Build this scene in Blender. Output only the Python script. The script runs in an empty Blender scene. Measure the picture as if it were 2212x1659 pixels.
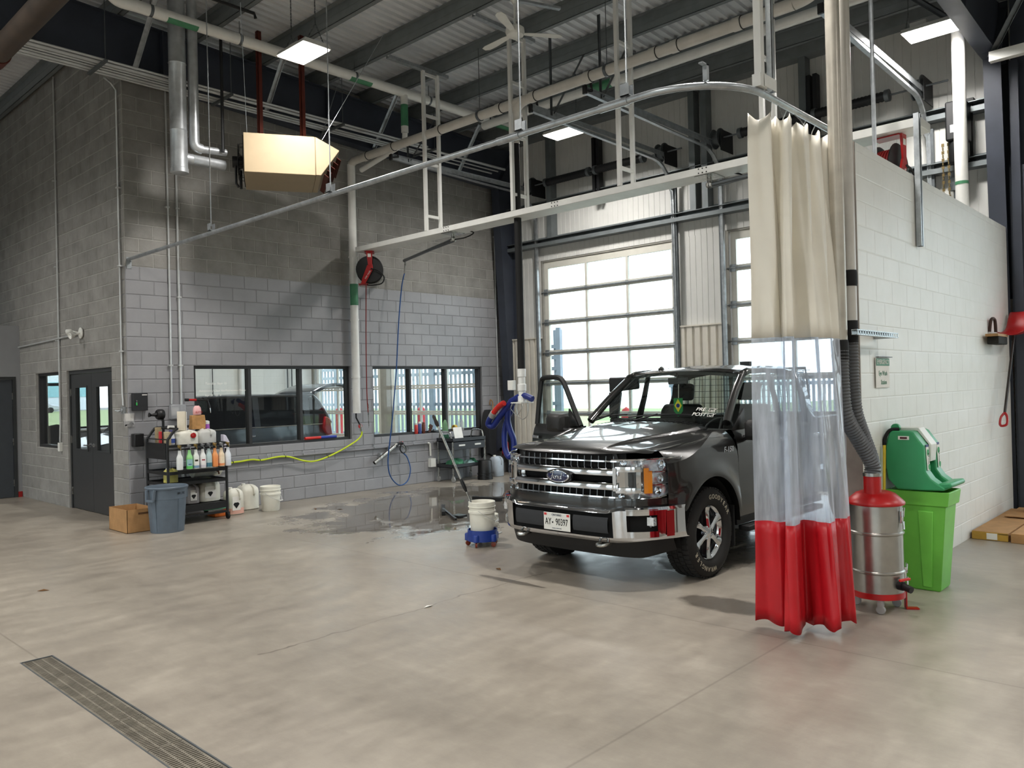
import bpy, bmesh, math, random
from mathutils import Vector, Matrix
random.seed(7)
R = math.radians
scene = bpy.context.scene
COL = scene.collection
PI = math.pi

# ------------------------------------------------------------------ camera
cam_d = bpy.data.cameras.new('camera'); cam = bpy.data.objects.new('camera', cam_d); COL.objects.link(cam)
cam_d.sensor_fit = 'HORIZONTAL'; cam_d.sensor_width = 36.0; cam_d.lens = 1723.29 * 36.0 / 2212.0
cam_d.clip_start = 0.05; cam_d.clip_end = 300
yaw, pit, rol = R(43.08264), R(0.27655), R(-1.38802)
fw = Vector((math.cos(yaw)*math.cos(pit), math.sin(yaw)*math.cos(pit), math.sin(pit)))
rt = fw.cross(Vector((0, 0, 1))).normalized(); up = rt.cross(fw)
r2 = math.cos(rol)*rt + math.sin(rol)*up; u2 = -math.sin(rol)*rt + math.cos(rol)*up
m = Matrix((r2, u2, -fw)).transposed().to_4x4(); m.translation = Vector((-4.478, -11.559, 1.754))
cam.matrix_world = m
scene.camera = cam

# ------------------------------------------------------------------ overcast sky and exposure
w = bpy.data.worlds.new('overcast_sky'); scene.world = w; w.use_nodes = True
nt = w.node_tree; bg = nt.nodes['Background']
tc = nt.nodes.new('ShaderNodeTexCoord'); sx = nt.nodes.new('ShaderNodeSeparateXYZ'); cr = nt.nodes.new('ShaderNodeValToRGB')
nt.links.new(tc.outputs['Generated'], sx.inputs[0]); nt.links.new(sx.outputs['Z'], cr.inputs[0]); nt.links.new(cr.outputs[0], bg.inputs['Color'])
cr.color_ramp.elements[0].position = 0.0; cr.color_ramp.elements[0].color = (.90, .95, 1, 1)
cr.color_ramp.elements[1].position = 0.7; cr.color_ramp.elements[1].color = (.84, .91, 1, 1)
bg.inputs['Strength'].default_value = 2.6
scene.view_settings.view_transform = 'Standard'; scene.view_settings.look = 'None'
scene.view_settings.gamma = 1.0; scene.view_settings.use_curve_mapping = False
scene.view_settings.exposure = .95
scene.cycles.use_denoising = True
scene.cycles.max_bounces = 10; scene.cycles.diffuse_bounces = 5; scene.cycles.glossy_bounces = 5
scene.cycles.transparent_max_bounces = 24; scene.cycles.transmission_bounces = 8
scene.cycles.sample_clamp_indirect = 6.0
scene.cycles.caustics_reflective = False; scene.cycles.caustics_refractive = False
LAMP = 9.0      # radiance of the LED high-bay diffusers
LAMP_W = 64.0   # power thrown down by each high-bay lamp

# ------------------------------------------------------------------ materials
def lin(c):
    c = c/255.0
    return c/12.92 if c <= .04045 else ((c+.055)/1.055)**2.4
def rgb(t): return (lin(t[0]), lin(t[1]), lin(t[2]), 1)
MATS = {}
def newmat(name):
    m = bpy.data.materials.new(name); m.use_nodes = True
    b = m.node_tree.nodes['Principled BSDF']
    return m, m.node_tree, b
def pos_node(nt):
    g = nt.nodes.new('ShaderNodeNewGeometry'); return g.outputs['Position']
def noise(nt, scale, detail=4, vec=None, rough=.55, stretch=None):
    n = nt.nodes.new('ShaderNodeTexNoise'); n.inputs['Scale'].default_value = scale
    n.inputs['Detail'].default_value = detail; n.inputs['Roughness'].default_value = rough
    v = vec or pos_node(nt)
    if stretch:
        mp = nt.nodes.new('ShaderNodeMapping'); mp.inputs['Scale'].default_value = stretch
        nt.links.new(v, mp.inputs['Vector']); v = mp.outputs[0]
    nt.links.new(v, n.inputs['Vector'])
    return n.outputs['Fac']
def math_n(nt, op, a, b=None, clamp=False, c=None):
    n = nt.nodes.new('ShaderNodeMath'); n.operation = op; n.use_clamp = clamp
    for i, v in enumerate((a, b, c)):
        if v is None: continue
        if isinstance(v, (int, float)): n.inputs[i].default_value = v
        else: nt.links.new(v, n.inputs[i])
    return n.outputs[0]
def ramp(nt, fac, stops):
    n = nt.nodes.new('ShaderNodeValToRGB'); e = n.color_ramp.elements
    while len(e) < len(stops): e.new(.5)
    for i, (p, c) in enumerate(stops):
        e[i].position = p; e[i].color = c if len(c) == 4 else rgb(c)
    nt.links.new(fac, n.inputs[0]); return n.outputs[0]
def mixc(nt, fac, a, b, mode='MIX'):
    n = nt.nodes.new('ShaderNodeMix'); n.data_type = 'RGBA'; n.blend_type = mode
    for s, v in ((n.inputs[0], fac), (n.inputs[6], a), (n.inputs[7], b)):
        if isinstance(v, (int, float)): s.default_value = v
        elif isinstance(v, tuple): s.default_value = v if len(v) == 4 else rgb(v)
        else: nt.links.new(v, s)
    return n.outputs[2]
def bump(nt, b, h, strength=.2, dist=.01):
    n = nt.nodes.new('ShaderNodeBump'); n.inputs['Strength'].default_value = strength; n.inputs['Distance'].default_value = dist
    nt.links.new(h, n.inputs['Height']); nt.links.new(n.outputs[0], b.inputs['Normal'])
def M(name, col=(128,128,128), rough=.5, metal=0., var=.06, scale=6., bmp=0., bscale=60., coat=0., spec=.5, trans=0., ior=1.45, emis=None, estr=0., alpha=1., sheen=0., sss=0.):
    if name in MATS: return MATS[name]
    m, nt, b = newmat(name)
    base = rgb(col)
    if var > 0:
        f = noise(nt, scale, 3)
        lo = tuple(x*(1-var*1.6) for x in base[:3])+(1,); hi = tuple(min(1, x*(1+var*1.6)) for x in base[:3])+(1,)
        nt.links.new(ramp(nt, f, [(.3, lo), (.7, hi)]), b.inputs['Base Color'])
        r = math_n(nt, 'MULTIPLY_ADD', f, var*1.2, c=max(0, rough-var*.6)); nt.links.new(r, b.inputs['Roughness'])
    else:
        b.inputs['Base Color'].default_value = base; b.inputs['Roughness'].default_value = rough
    b.inputs['Metallic'].default_value = metal; b.inputs['Specular IOR Level'].default_value = spec
    b.inputs['Coat Weight'].default_value = coat; b.inputs['Coat Roughness'].default_value = .04
    b.inputs['Transmission Weight'].default_value = trans; b.inputs['IOR'].default_value = ior
    b.inputs['Alpha'].default_value = alpha
    if sss: b.inputs['Subsurface Weight'].default_value = sss; b.inputs['Subsurface Radius'].default_value = (.02, .02, .02)
    if bmp > 0: bump(nt, b, noise(nt, bscale, 4), bmp)
    if emis: b.inputs['Emission Color'].default_value = rgb(emis); b.inputs['Emission Strength'].default_value = estr
    MATS[name] = m; return m
def glassmat(name, tint=(235,245,245), refl=.08, rough=.0, opac=0., opcol=(200,205,210)):
    """thin sheet: see-through with a Fresnel reflection; opac lays a hazy diffuse veil in the sheet itself"""
    m = bpy.data.materials.new(name); m.use_nodes = True; nt = m.node_tree; nt.nodes.clear()
    out = nt.nodes.new('ShaderNodeOutputMaterial'); tr = nt.nodes.new('ShaderNodeBsdfTransparent'); gl = nt.nodes.new('ShaderNodeBsdfGlossy')
    tr.inputs[0].default_value = rgb(tint); gl.inputs['Roughness'].default_value = rough
    lw = nt.nodes.new('ShaderNodeLayerWeight'); lw.inputs[0].default_value = .5     # Schlick on |cos|, same from either side
    mx = nt.nodes.new('ShaderNodeMixShader'); f = math_n(nt, 'MULTIPLY_ADD', math_n(nt, 'POWER', lw.outputs['Facing'], 4.0), .9, True, c=refl*.6)
    nt.links.new(f, mx.inputs[0]); nt.links.new(tr.outputs[0], mx.inputs[1]); nt.links.new(gl.outputs[0], mx.inputs[2])
    last = mx.outputs[0]
    if opac > 0:
        df = nt.nodes.new('ShaderNodeBsdfDiffuse'); df.inputs[0].default_value = rgb(opcol); tl = nt.nodes.new('ShaderNodeBsdfTranslucent'); tl.inputs[0].default_value = rgb(opcol)
        ad = nt.nodes.new('ShaderNodeMixShader'); ad.inputs[0].default_value = .5; nt.links.new(df.outputs[0], ad.inputs[1]); nt.links.new(tl.outputs[0], ad.inputs[2])
        m2 = nt.nodes.new('ShaderNodeMixShader'); n = noise(nt, 14, 4, stretch=(1, 1, .12)); fo = math_n(nt, 'MULTIPLY', n, opac*2, True)  # stretched noise paints vertical streak highlights into the veil
        nt.links.new(fo, m2.inputs[0]); nt.links.new(last, m2.inputs[1]); nt.links.new(ad.outputs[0], m2.inputs[2]); last = m2.outputs[0]
    nt.links.new(last, out.inputs[0]); MATS[name] = m; return m

# ------------------------------------------------------------------ mesh builder
WL = {}          # world location of every object's origin
class MB:
    def __init__(s): s.v = []; s.f = []; s.mi = []
    def add(s, vs, fs, mi=0):
        o = len(s.v); s.v += [tuple(v) for v in vs]; s.f += [tuple(i+o for i in f) for f in fs]; s.mi += [mi]*len(fs); return s
    def box(s, x0, y0, z0, x1, y1, z1, mi=0):
        if x0 > x1: x0, x1 = x1, x0
        if y0 > y1: y0, y1 = y1, y0
        if z0 > z1: z0, z1 = z1, z0
        return s.add([(x0,y0,z0),(x1,y0,z0),(x1,y1,z0),(x0,y1,z0),(x0,y0,z1),(x1,y0,z1),(x1,y1,z1),(x0,y1,z1)],
                     [(0,3,2,1),(4,5,6,7),(0,1,5,4),(1,2,6,5),(2,3,7,6),(3,0,4,7)], mi)
    def obox(s, c, size, mat=None, mi=0):
        hx, hy, hz = (q/2 for q in size); M4 = mat or Matrix.Identity(3); c = Vector(c)
        P = [c + M4 @ Vector(p) for p in [(-hx,-hy,-hz),(hx,-hy,-hz),(hx,hy,-hz),(-hx,hy,-hz),(-hx,-hy,hz),(hx,-hy,hz),(hx,hy,hz),(-hx,hy,hz)]]
        return s.add(P, [(0,3,2,1),(4,5,6,7),(0,1,5,4),(1,2,6,5),(2,3,7,6),(3,0,4,7)], mi)
    def bar(s, a, b, w, h, mi=0, upv=(0,0,1)):
        a = Vector(a); b = Vector(b); d = (b-a); L = d.length; d.normalize(); u = Vector(upv)
        if abs(d.dot(u)) > .98: u = Vector((0,1,0)) if abs(d.y) < .9 else Vector((1,0,0))
        x = d.cross(u).normalized(); y = x.cross(d).normalized()
        return s.obox((a+b)/2, (w, L, h), Matrix((x, d, y)).transposed(), mi)
    def tube(s, pts, r, n=8, cap=True, mi=0, closed=False):
        P = [Vector(p) for p in pts]; k = len(P); rs = r if isinstance(r, (list, tuple)) else [r]*k
        T = []
        for i in range(k):
            if closed: t = P[(i+1) % k]-P[i-1]
            else: t = P[min(i+1, k-1)]-P[max(i-1, 0)]
            T.append(t.normalized())
        u = T[0].orthogonal().normalized(); vs = []
        for i in range(k):
            u = (u - T[i]*u.dot(T[i])); u = u.normalized() if u.length > 1e-6 else T[i].orthogonal().normalized()
            v = T[i].cross(u)
            for j in range(n):
                a = 2*PI*j/n; vs.append(P[i]+(u*math.cos(a)+v*math.sin(a))*rs[i])
        fs = []
        for i in range(k if closed else k-1):
            for j in range(n):
                i2 = (i+1) % k
                fs.append((i*n+j, i*n+(j+1) % n, i2*n+(j+1) % n, i2*n+j))
        if cap and not closed: fs.append(tuple(range(n-1, -1, -1))); fs.append(tuple((k-1)*n+j for j in range(n)))
        return s.add(vs, fs, mi)
    def lathe(s, prof, c=(0,0,0), n=24, ax=None, cap=True, mi=0, sq=1.0):
        c = Vector(c); A = ax or Matrix.Identity(3); vs = []
        for (r, z) in prof:
            for j in range(n):
                a = 2*PI*j/n; vs.append(c + A @ Vector((r*math.cos(a), r*sq*math.sin(a), z)))
        fs = []
        for i in range(len(prof)-1):
            for j in range(n): fs.append((i*n+j, i*n+(j+1) % n, (i+1)*n+(j+1) % n, (i+1)*n+j))
        if cap:
            if prof[0][0] > 1e-5: fs.append(tuple(range(n-1, -1, -1)))
            if prof[-1][0] > 1e-5: fs.append(tuple((len(prof)-1)*n+j for j in range(n)))
        return s.add(vs, fs, mi)
    def prism(s, poly, axis, a0, a1, mi=0):
        """poly: 2D points; axis 'x': (y,z) points, 'y': (x,z), 'z': (x,y)"""
        def P(p, a): return (a, p[0], p[1]) if axis == 'x' else (p[0], a, p[1]) if axis == 'y' else (p[0], p[1], a)
        n = len(poly); vs = [P(p, a0) for p in poly]+[P(p, a1) for p in poly]
        fs = [tuple(range(n)), tuple(range(2*n-1, n-1, -1))]+[(i, i+n, (i+1) % n+n, (i+1) % n) for i in range(n)]
        return s.add(vs, fs, mi)
    def grid(s, fn, nu, nv, mi=0, flip=False, closeu=False):
        vs = [fn(i/nu if nu else 0, j/nv) for j in range(nv+1) for i in range(nu+1)]
        W = nu+1; fs = []
        for j in range(nv):
            for i in range(nu):
                q = (j*W+i, j*W+i+1, (j+1)*W+i+1, (j+1)*W+i); fs.append(q[::-1] if flip else q)
        return s.add(vs, fs, mi)
    def merge(s, o, M4=None, mi=None):
        vs = [Vector(v) if M4 is None else M4 @ Vector(v) for v in o.v]; k = len(s.v)
        s.v += [tuple(v) for v in vs]; s.f += [tuple(i+k for i in f) for f in o.f]; s.mi += (o.mi if mi is None else [mi]*len(o.f)); return s
    def xf(s, M4): s.v = [tuple(M4 @ Vector(v)) for v in s.v]; return s
def mesh_of(mb, name, mats, off=(0,0,0), smooth=True, ang=38, fix=True):
    me = bpy.data.meshes.new(name); ox, oy, oz = off
    me.from_pydata([(v[0]-ox, v[1]-oy, v[2]-oz) for v in mb.v], [], mb.f)
    ms = mats if isinstance(mats, (list, tuple)) else [mats]
    for q in ms: me.materials.append(q)
    if len(ms) > 1: me.polygons.foreach_set('material_index', mb.mi)
    if fix:
        bm = bmesh.new(); bm.from_mesh(me); bmesh.ops.recalc_face_normals(bm, faces=bm.faces); bm.to_mesh(me); bm.free()
    if smooth:
        me.polygons.foreach_set('use_smooth', [True]*len(me.polygons)); me.set_sharp_from_angle(angle=R(ang))
    me.update(); return me
def part(name, mb, mats, parent=None, bev=0., seg=2, smooth=True, ang=38, label=None, kind=None, sub=0, fix=True, solid=0.):
    off = WL[parent.name] if parent else (0,0,0)
    o = bpy.data.objects.new(name, mesh_of(mb, name, mats, off, smooth, ang, fix)); COL.objects.link(o)
    if parent: o.parent = parent
    WL[o.name] = off
    if solid:
        so = o.modifiers.new('solid', 'SOLIDIFY'); so.thickness = solid; so.offset = 0
    if sub:
        su = o.modifiers.new('sub', 'SUBSURF'); su.levels = su.render_levels = sub
    if bev:
        b = o.modifiers.new('bevel', 'BEVEL'); b.width = bev; b.segments = seg; b.limit_method = 'ANGLE'; b.angle_limit = R(40)
    if label: o['label'] = label
    if kind: o['kind'] = kind
    return o
def thing(name, label, cat, loc=(0,0,0), group=None):
    o = bpy.data.objects.new(name, None); COL.objects.link(o); o.location = loc; o.empty_display_size = .1
    o['label'] = label; o['category'] = cat
    if group: o['group'] = group
    WL[o.name] = tuple(loc); return o
def single(name, mb, mats, label, cat, group=None, org=None, **k):
    """a thing that is one mesh; its origin is put at the base of the mesh"""
    if org is None:
        xs = [v[0] for v in mb.v]; ys = [v[1] for v in mb.v]; zs = [v[2] for v in mb.v]
        org = ((min(xs)+max(xs))/2, (min(ys)+max(ys))/2, min(zs))
    kk = {a: b for a, b in k.items()}
    mb.v = [(v[0]-org[0], v[1]-org[1], v[2]-org[2]) for v in mb.v]
    o = part(name, mb, mats, None, **kk); o.location = org; WL[o.name] = tuple(org)
    o['label'] = label; o['category'] = cat
    if group: o['group'] = group
    return o
def struct(name, mb, mats, parent=None, **k):
    o = part(name, mb, mats, parent, **k)
    if not parent: o['kind'] = 'structure'
    return o
def copy_tree(o, loc=None, label=None, parent=None, rotz=None):
    c = o.copy(); COL.objects.link(c); c.parent = parent
    if loc is not None: c.location = loc
    if rotz is not None: c.rotation_euler.z = rotz
    if label: c['label'] = label
    WL[c.name] = tuple(loc) if loc is not None else WL.get(o.name, (0,0,0))
    for ch in list(o.children): copy_tree(ch, parent=c)
    return c
def arc(c, r, a0, a1, n, plane='xz'):
    out = []
    for i in range(n+1):
        a = R(a0+(a1-a0)*i/n); u, v = r*math.cos(a), r*math.sin(a)
        out.append((c[0]+u, c[1], c[2]+v) if plane == 'xz' else (c[0], c[1]+u, c[2]+v) if plane == 'yz' else (c[0]+u, c[1]+v, c[2]))
    return out
def spline(pts, n=8):
    """Catmull-Rom through points"""
    P = [Vector(p) for p in pts]; out = []
    for i in range(len(P)-1):
        p0 = P[max(i-1, 0)]; p1 = P[i]; p2 = P[i+1]; p3 = P[min(i+2, len(P)-1)]
        for j in range(n):
            t = j/n; out.append(.5*((2*p1)+(p2-p0)*t+(2*p0-5*p1+4*p2-p3)*t*t+(3*p1-p0-3*p2+p3)*t**3))
    out.append(P[-1]); return out
def lerp_tab(tab, x):
    if x <= tab[0][0]: return tab[0][1]
    for (a, b), (c, d) in zip(tab, tab[1:]):
        if x <= c: return b+(d-b)*(x-a)/(c-a)
    return tab[-1][1]
def smooth_tab(tab, x):
    """monotone-ish cubic through a table"""
    n = len(tab)
    if x <= tab[0][0]: return tab[0][1]
    if x >= tab[-1][0]: return tab[-1][1]
    for i in range(n-1):
        if x <= tab[i+1][0]:
            x0, y0 = tab[i]; x1, y1 = tab[i+1]; h = x1-x0; t = (x-x0)/h; d = (y1-y0)/h
            d0 = (tab[i-1][1]-y1)/(tab[i-1][0]-x1) if i > 0 else d
            d1 = (tab[i+2][1]-y0)/(tab[i+2][0]-x0) if i+2 < n else d
            return (2*t**3-3*t**2+1)*y0+(t**3-2*t**2+t)*h*d0+(-2*t**3+3*t**2)*y1+(t**3-t**2)*h*d1
# flat lettering: every string is turned into a mesh once, up front
TEXTS = {}
def make_texts(strings):
    obs = []
    for s in strings:
        c = bpy.data.curves.new('t', 'FONT'); c.body = s; c.size = 1.0; c.extrude = .01; c.resolution_u = 3
        c.align_x = 'CENTER'; c.align_y = 'CENTER'
        o = bpy.data.objects.new('t', c); COL.objects.link(o); obs.append((s, o, c))
    dg = bpy.context.evaluated_depsgraph_get(); dg.update()
    for s, o, c in obs:
        me = bpy.data.meshes.new_from_object(o.evaluated_get(dg))
        TEXTS[s] = ([tuple(v.co) for v in me.vertices], [tuple(p.vertices) for p in me.polygons])
        bpy.data.objects.remove(o); bpy.data.curves.remove(c); bpy.data.meshes.remove(me)
def text(mb, s, origin, ux, uy, size, thick=.002, sx=1., shear=0., mi=0):
    """lettering in the plane of ux (reading direction) and uy (up); size is the letter height scale"""
    o = Vector(origin); ux = Vector(ux).normalized(); uy = Vector(uy).normalized(); n = ux.cross(uy)
    vs, fs = TEXTS[s]
    return mb.add([o+ux*((v[0]*sx+v[1]*shear)*size)+uy*(v[1]*size)+n*(v[2]/.01*thick*.5) for v in vs], fs, mi)
make_texts(['EMERGENCY', 'Eye Wash', 'Station', 'ONTARIO', 'AY', '90397', 'YOURS TO DISCOVER', 'PRE', 'POST', 'F-150', 'BRUTE', 'BUTTS', 'EYE WASH']
           + list('GOODYEARWRANGLERSFP150') + ['EV', 'Tuesday, Sept 15', 'Advisement | Clean Van/Maintenance/Pickup', 'Sept 20   12   4', 'PVC', 'cox reels', 'FRAGILE', 'DIMENSIONS'])

# ------------------------------------------------------------------ shared materials
M('navy_steel', (56,61,72), .5, var=.08, scale=3)
M('black_steel', (22,23,25), .5, var=.05)
M('emt', (196,198,198), .35, metal=.35, var=.06)
M('galv', (168,173,176), .36, metal=.7, var=.12, scale=14)
M('galv_dark', (100,105,108), .45, metal=.6, var=.1, scale=10)
M('white_paint', (226,226,222), .4, var=.03)
M('purlin_grey', (118,124,126), .5, metal=.1, var=.06)
M('white_pvc', (228,228,224), .3, var=.03)
M('beige_pvc', (198,194,186), .35, var=.05)
M('black_plastic', (20,20,22), .42, var=.05)
M('black_rubber', (16,16,16), .75, var=.06)
M('chrome', (215,218,222), .06, metal=1., var=0)
M('steel', (176,176,172), .28, metal=1., var=.1, scale=12)
M('red_paint', (168,22,24), .35, var=.06)
M('dark_frame', (48,48,49), .42, var=.05)
M('white_plastic', (222,222,216), .45, var=.03)
M('cardboard', (168,128,84), .8, var=.08, scale=9)
M('brown_iron', (88,38,28), .55, metal=.3, var=.15)
M('paper', (232,230,224), .8, var=.03)
glassmat('clear_glass', (241,244,244), .05)
glassmat('tint_glass', (150,165,160), .07)
glassmat('garage_glass', (240,246,246), .05)
# ================================================================== SETTING
W = 7.75                      # inner face of the overhead-door wall
def deck_z(x): return 7.24-.04*x
# ---- concrete floor
def floor_mat():
    m, nt, b = newmat('concrete_floor'); P = pos_node(nt)
    sp = nt.nodes.new('ShaderNodeSeparateXYZ'); nt.links.new(P, sp.inputs[0]); X, Y = sp.outputs[0], sp.outputs[1]
    n1 = noise(nt, .55, 5, P, .6); n2 = noise(nt, 2.2, 6, P, .65, stretch=(1, 2.2, 1)); n3 = noise(nt, 26, 5, P, .7); n4 = noise(nt, 5.5, 6, P, .7, stretch=(2.0, .8, 1))
    s = math_n(nt, 'ADD', math_n(nt, 'MULTIPLY', n1, .45), math_n(nt, 'MULTIPLY', n2, .35))
    n5 = noise(nt, 14, 5, P, .7, stretch=(.5, 2.4, 1))
    s = math_n(nt, 'ADD', s, math_n(nt, 'MULTIPLY_ADD', n5, .0, c=math_n(nt, 'MULTIPLY', n4, .2)))
    s = math_n(nt, 'SUBTRACT', s, .0)
    col = ramp(nt, s, [(.30, (120,113,103)), (.44, (140,132,121)), (.53, (151,143,131)), (.68, (172,164,151))])
    col = mixc(nt, ramp(nt, n3, [(.30, (0,0,0,1)), (.52, (1,1,1,1))]), mixc(nt, .97, (96,91,84), col), col)
    def line(coord, at, wd):
        d = math_n(nt, 'ABSOLUTE', math_n(nt, 'SUBTRACT', coord, at)); return math_n(nt, 'SUBTRACT', 1, math_n(nt, 'DIVIDE', d, wd), True)
    def gt(a, v): return math_n(nt, 'GREATER_THAN', a, v)
    def lt(a, v): return math_n(nt, 'LESS_THAN', a, v)
    wob = math_n(nt, 'MULTIPLY', math_n(nt, 'SUBTRACT', noise(nt, 2.5, 3, P), .5), .22)
    L = line(X, .73, .012)
    L = math_n(nt, 'MAXIMUM', L, line(Y, -9.2, .012)); L = math_n(nt, 'MAXIMUM', L, line(X, -6.2, .01))
    L = math_n(nt, 'MAXIMUM', L, math_n(nt, 'MULTIPLY', line(X, -2.75, .01), gt(Y, -5.5)))
    cY = math_n(nt, 'ADD', Y, wob)
    ck = math_n(nt, 'MULTIPLY', line(cY, -6.6, .014), math_n(nt, 'MULTIPLY', gt(X, -1.75), lt(X, 1.3)))
    ck = math_n(nt, 'MULTIPLY', ck, math_n(nt, 'MULTIPLY_ADD', noise(nt, 4, 2, P), 2.2, True, c=-.55))
    L = math_n(nt, 'MAXIMUM', math_n(nt, 'MULTIPLY', L, .45), ck)
    col = mixc(nt, math_n(nt, 'MULTIPLY', L, .8), col, (70,62,52))
    # spilled oil beside the truck's front wheel
    def blob(cx, cy, rx, ry, k=1.0, ns=5.):
        a = math_n(nt, 'POWER', math_n(nt, 'DIVIDE', math_n(nt, 'SUBTRACT', X, cx), rx), 2); c = math_n(nt, 'POWER', math_n(nt, 'DIVIDE', math_n(nt, 'SUBTRACT', Y, cy), ry), 2)
        v = math_n(nt, 'SUBTRACT', 1, math_n(nt, 'ADD', a, c)); nn = math_n(nt, 'MULTIPLY', math_n(nt, 'SUBTRACT', noise(nt, ns, 4, P), .5), 2.6*k)
        return math_n(nt, 'MULTIPLY', math_n(nt, 'ADD', v, nn), 2.5, True)
    stain = math_n(nt, 'MAXIMUM', blob(1.25, -8.45, .22, .42, .5), blob(.78, -6.55, .05, .45, .6))
    col = mixc(nt, math_n(nt, 'MULTIPLY', stain, .7), col, (58,52,46))
    # wash water
    wet = blob(4.3, -2.75, 3.3, 2.1, .95, 2.1)
    wet2 = blob(3.2, -7.2, 1.2, 1.2, .9, 2.2)
    wet = math_n(nt, 'MAXIMUM', wet, math_n(nt, 'MULTIPLY', wet2, .7))
    damp = blob(3.6, -2.6, 4.2, 3.0, .8, 1.3)
    col = mixc(nt, math_n(nt, 'MULTIPLY', damp, .28), col, (100,96,90))
    col = mixc(nt, wet, col, mixc(nt, .52, col, (38,37,36)))
    nt.links.new(col, b.inputs['Base Color'])
    rg = math_n(nt, 'MULTIPLY_ADD', n2, .36, c=.18)
    mr = nt.nodes.new('ShaderNodeMix'); nt.links.new(wet, mr.inputs[0]); nt.links.new(rg, mr.inputs[2]); mr.inputs[3].default_value = .035
    nt.links.new(mr.outputs[0], b.inputs['Roughness'])
    b.inputs['Specular IOR Level'].default_value = .5
    h = math_n(nt, 'MULTIPLY', math_n(nt, 'ADD', math_n(nt, 'MULTIPLY', n3, .5), n4), math_n(nt, 'SUBTRACT', 1, wet))
    bump(nt, b, h, .10, .01); MATS['concrete_floor'] = m; return m
floor_mat()
mb = MB(); mb.box(-14.2, -20.2, -.25, -2.86, 13.2, 0); mb.box(-2.86, -5.49, -.25, -2.66, 13.2, 0); mb.box(-2.66, -20.2, -.25, W+.25, 13.2, 0); mb.box(-2.86, -20.2, -.25, -2.66, -12, 0); mb.box(-2.86, -12, -.25, -2.66, -5.49, -.09)
struct('floor', mb, MATS['concrete_floor'], smooth=False)

# ---- block walls: every block is a piece with its own edges, the joints lie 6 mm back
def block_mat(name, cols, rough, bmp, varb=.16, paint=False):
    m, nt, b = newmat(name); P = pos_node(nt)
    sp = nt.nodes.new('ShaderNodeSeparateXYZ'); nt.links.new(P, sp.inputs[0])
    u = math_n(nt, 'ADD', sp.outputs[0], sp.outputs[1]); cz = math_n(nt, 'FLOOR', math_n(nt, 'DIVIDE', math_n(nt, 'ADD', sp.outputs[2], .0001), .2))
    od = math_n(nt, 'MULTIPLY', math_n(nt, 'PINGPONG', cz, 1), .2)
    cu = math_n(nt, 'FLOOR', math_n(nt, 'DIVIDE', math_n(nt, 'ADD', u, od), .4))
    cb = nt.nodes.new('ShaderNodeCombineXYZ'); nt.links.new(cu, cb.inputs[0]); nt.links.new(cz, cb.inputs[1])
    wn = nt.nodes.new('ShaderNodeTexWhiteNoise'); wn.noise_dimensions = '2D'; nt.links.new(cb.outputs[0], wn.inputs['Vector'])
    n1 = noise(nt, 3.2, 5, P, .62); n2 = noise(nt, 90, 3, P)
    s = math_n(nt, 'ADD', math_n(nt, 'MULTIPLY', wn.outputs['Value'], varb), math_n(nt, 'MULTIPLY', n1, 1-varb))
    col = ramp(nt, s, [(.28, cols[0]), (.5, cols[1]), (.74, cols[2])])
    nt.links.new(col, b.inputs['Base Color']); b.inputs['Roughness'].default_value = rough
    bump(nt, b, math_n(nt, 'ADD', n2, math_n(nt, 'MULTIPLY', n1, .6)), bmp, .006); MATS[name] = m
block_mat('bare_block', [(122,120,117), (138,136,132), (154,152,148)], .85, .35, .14)
block_mat('grey_block', [(140,140,143), (146,146,149), (152,152,155)], .42, .08, .2)
block_mat('white_block', [(222,222,216), (227,227,222), (231,231,227)], .45, .05, .1)
M('mortar_bare', (166,164,159), .9, var=.08, scale=20)
M('mortar_grey', (130,130,133), .5, var=.04)
M('mortar_white', (226,226,221), .5, var=.03)
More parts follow.
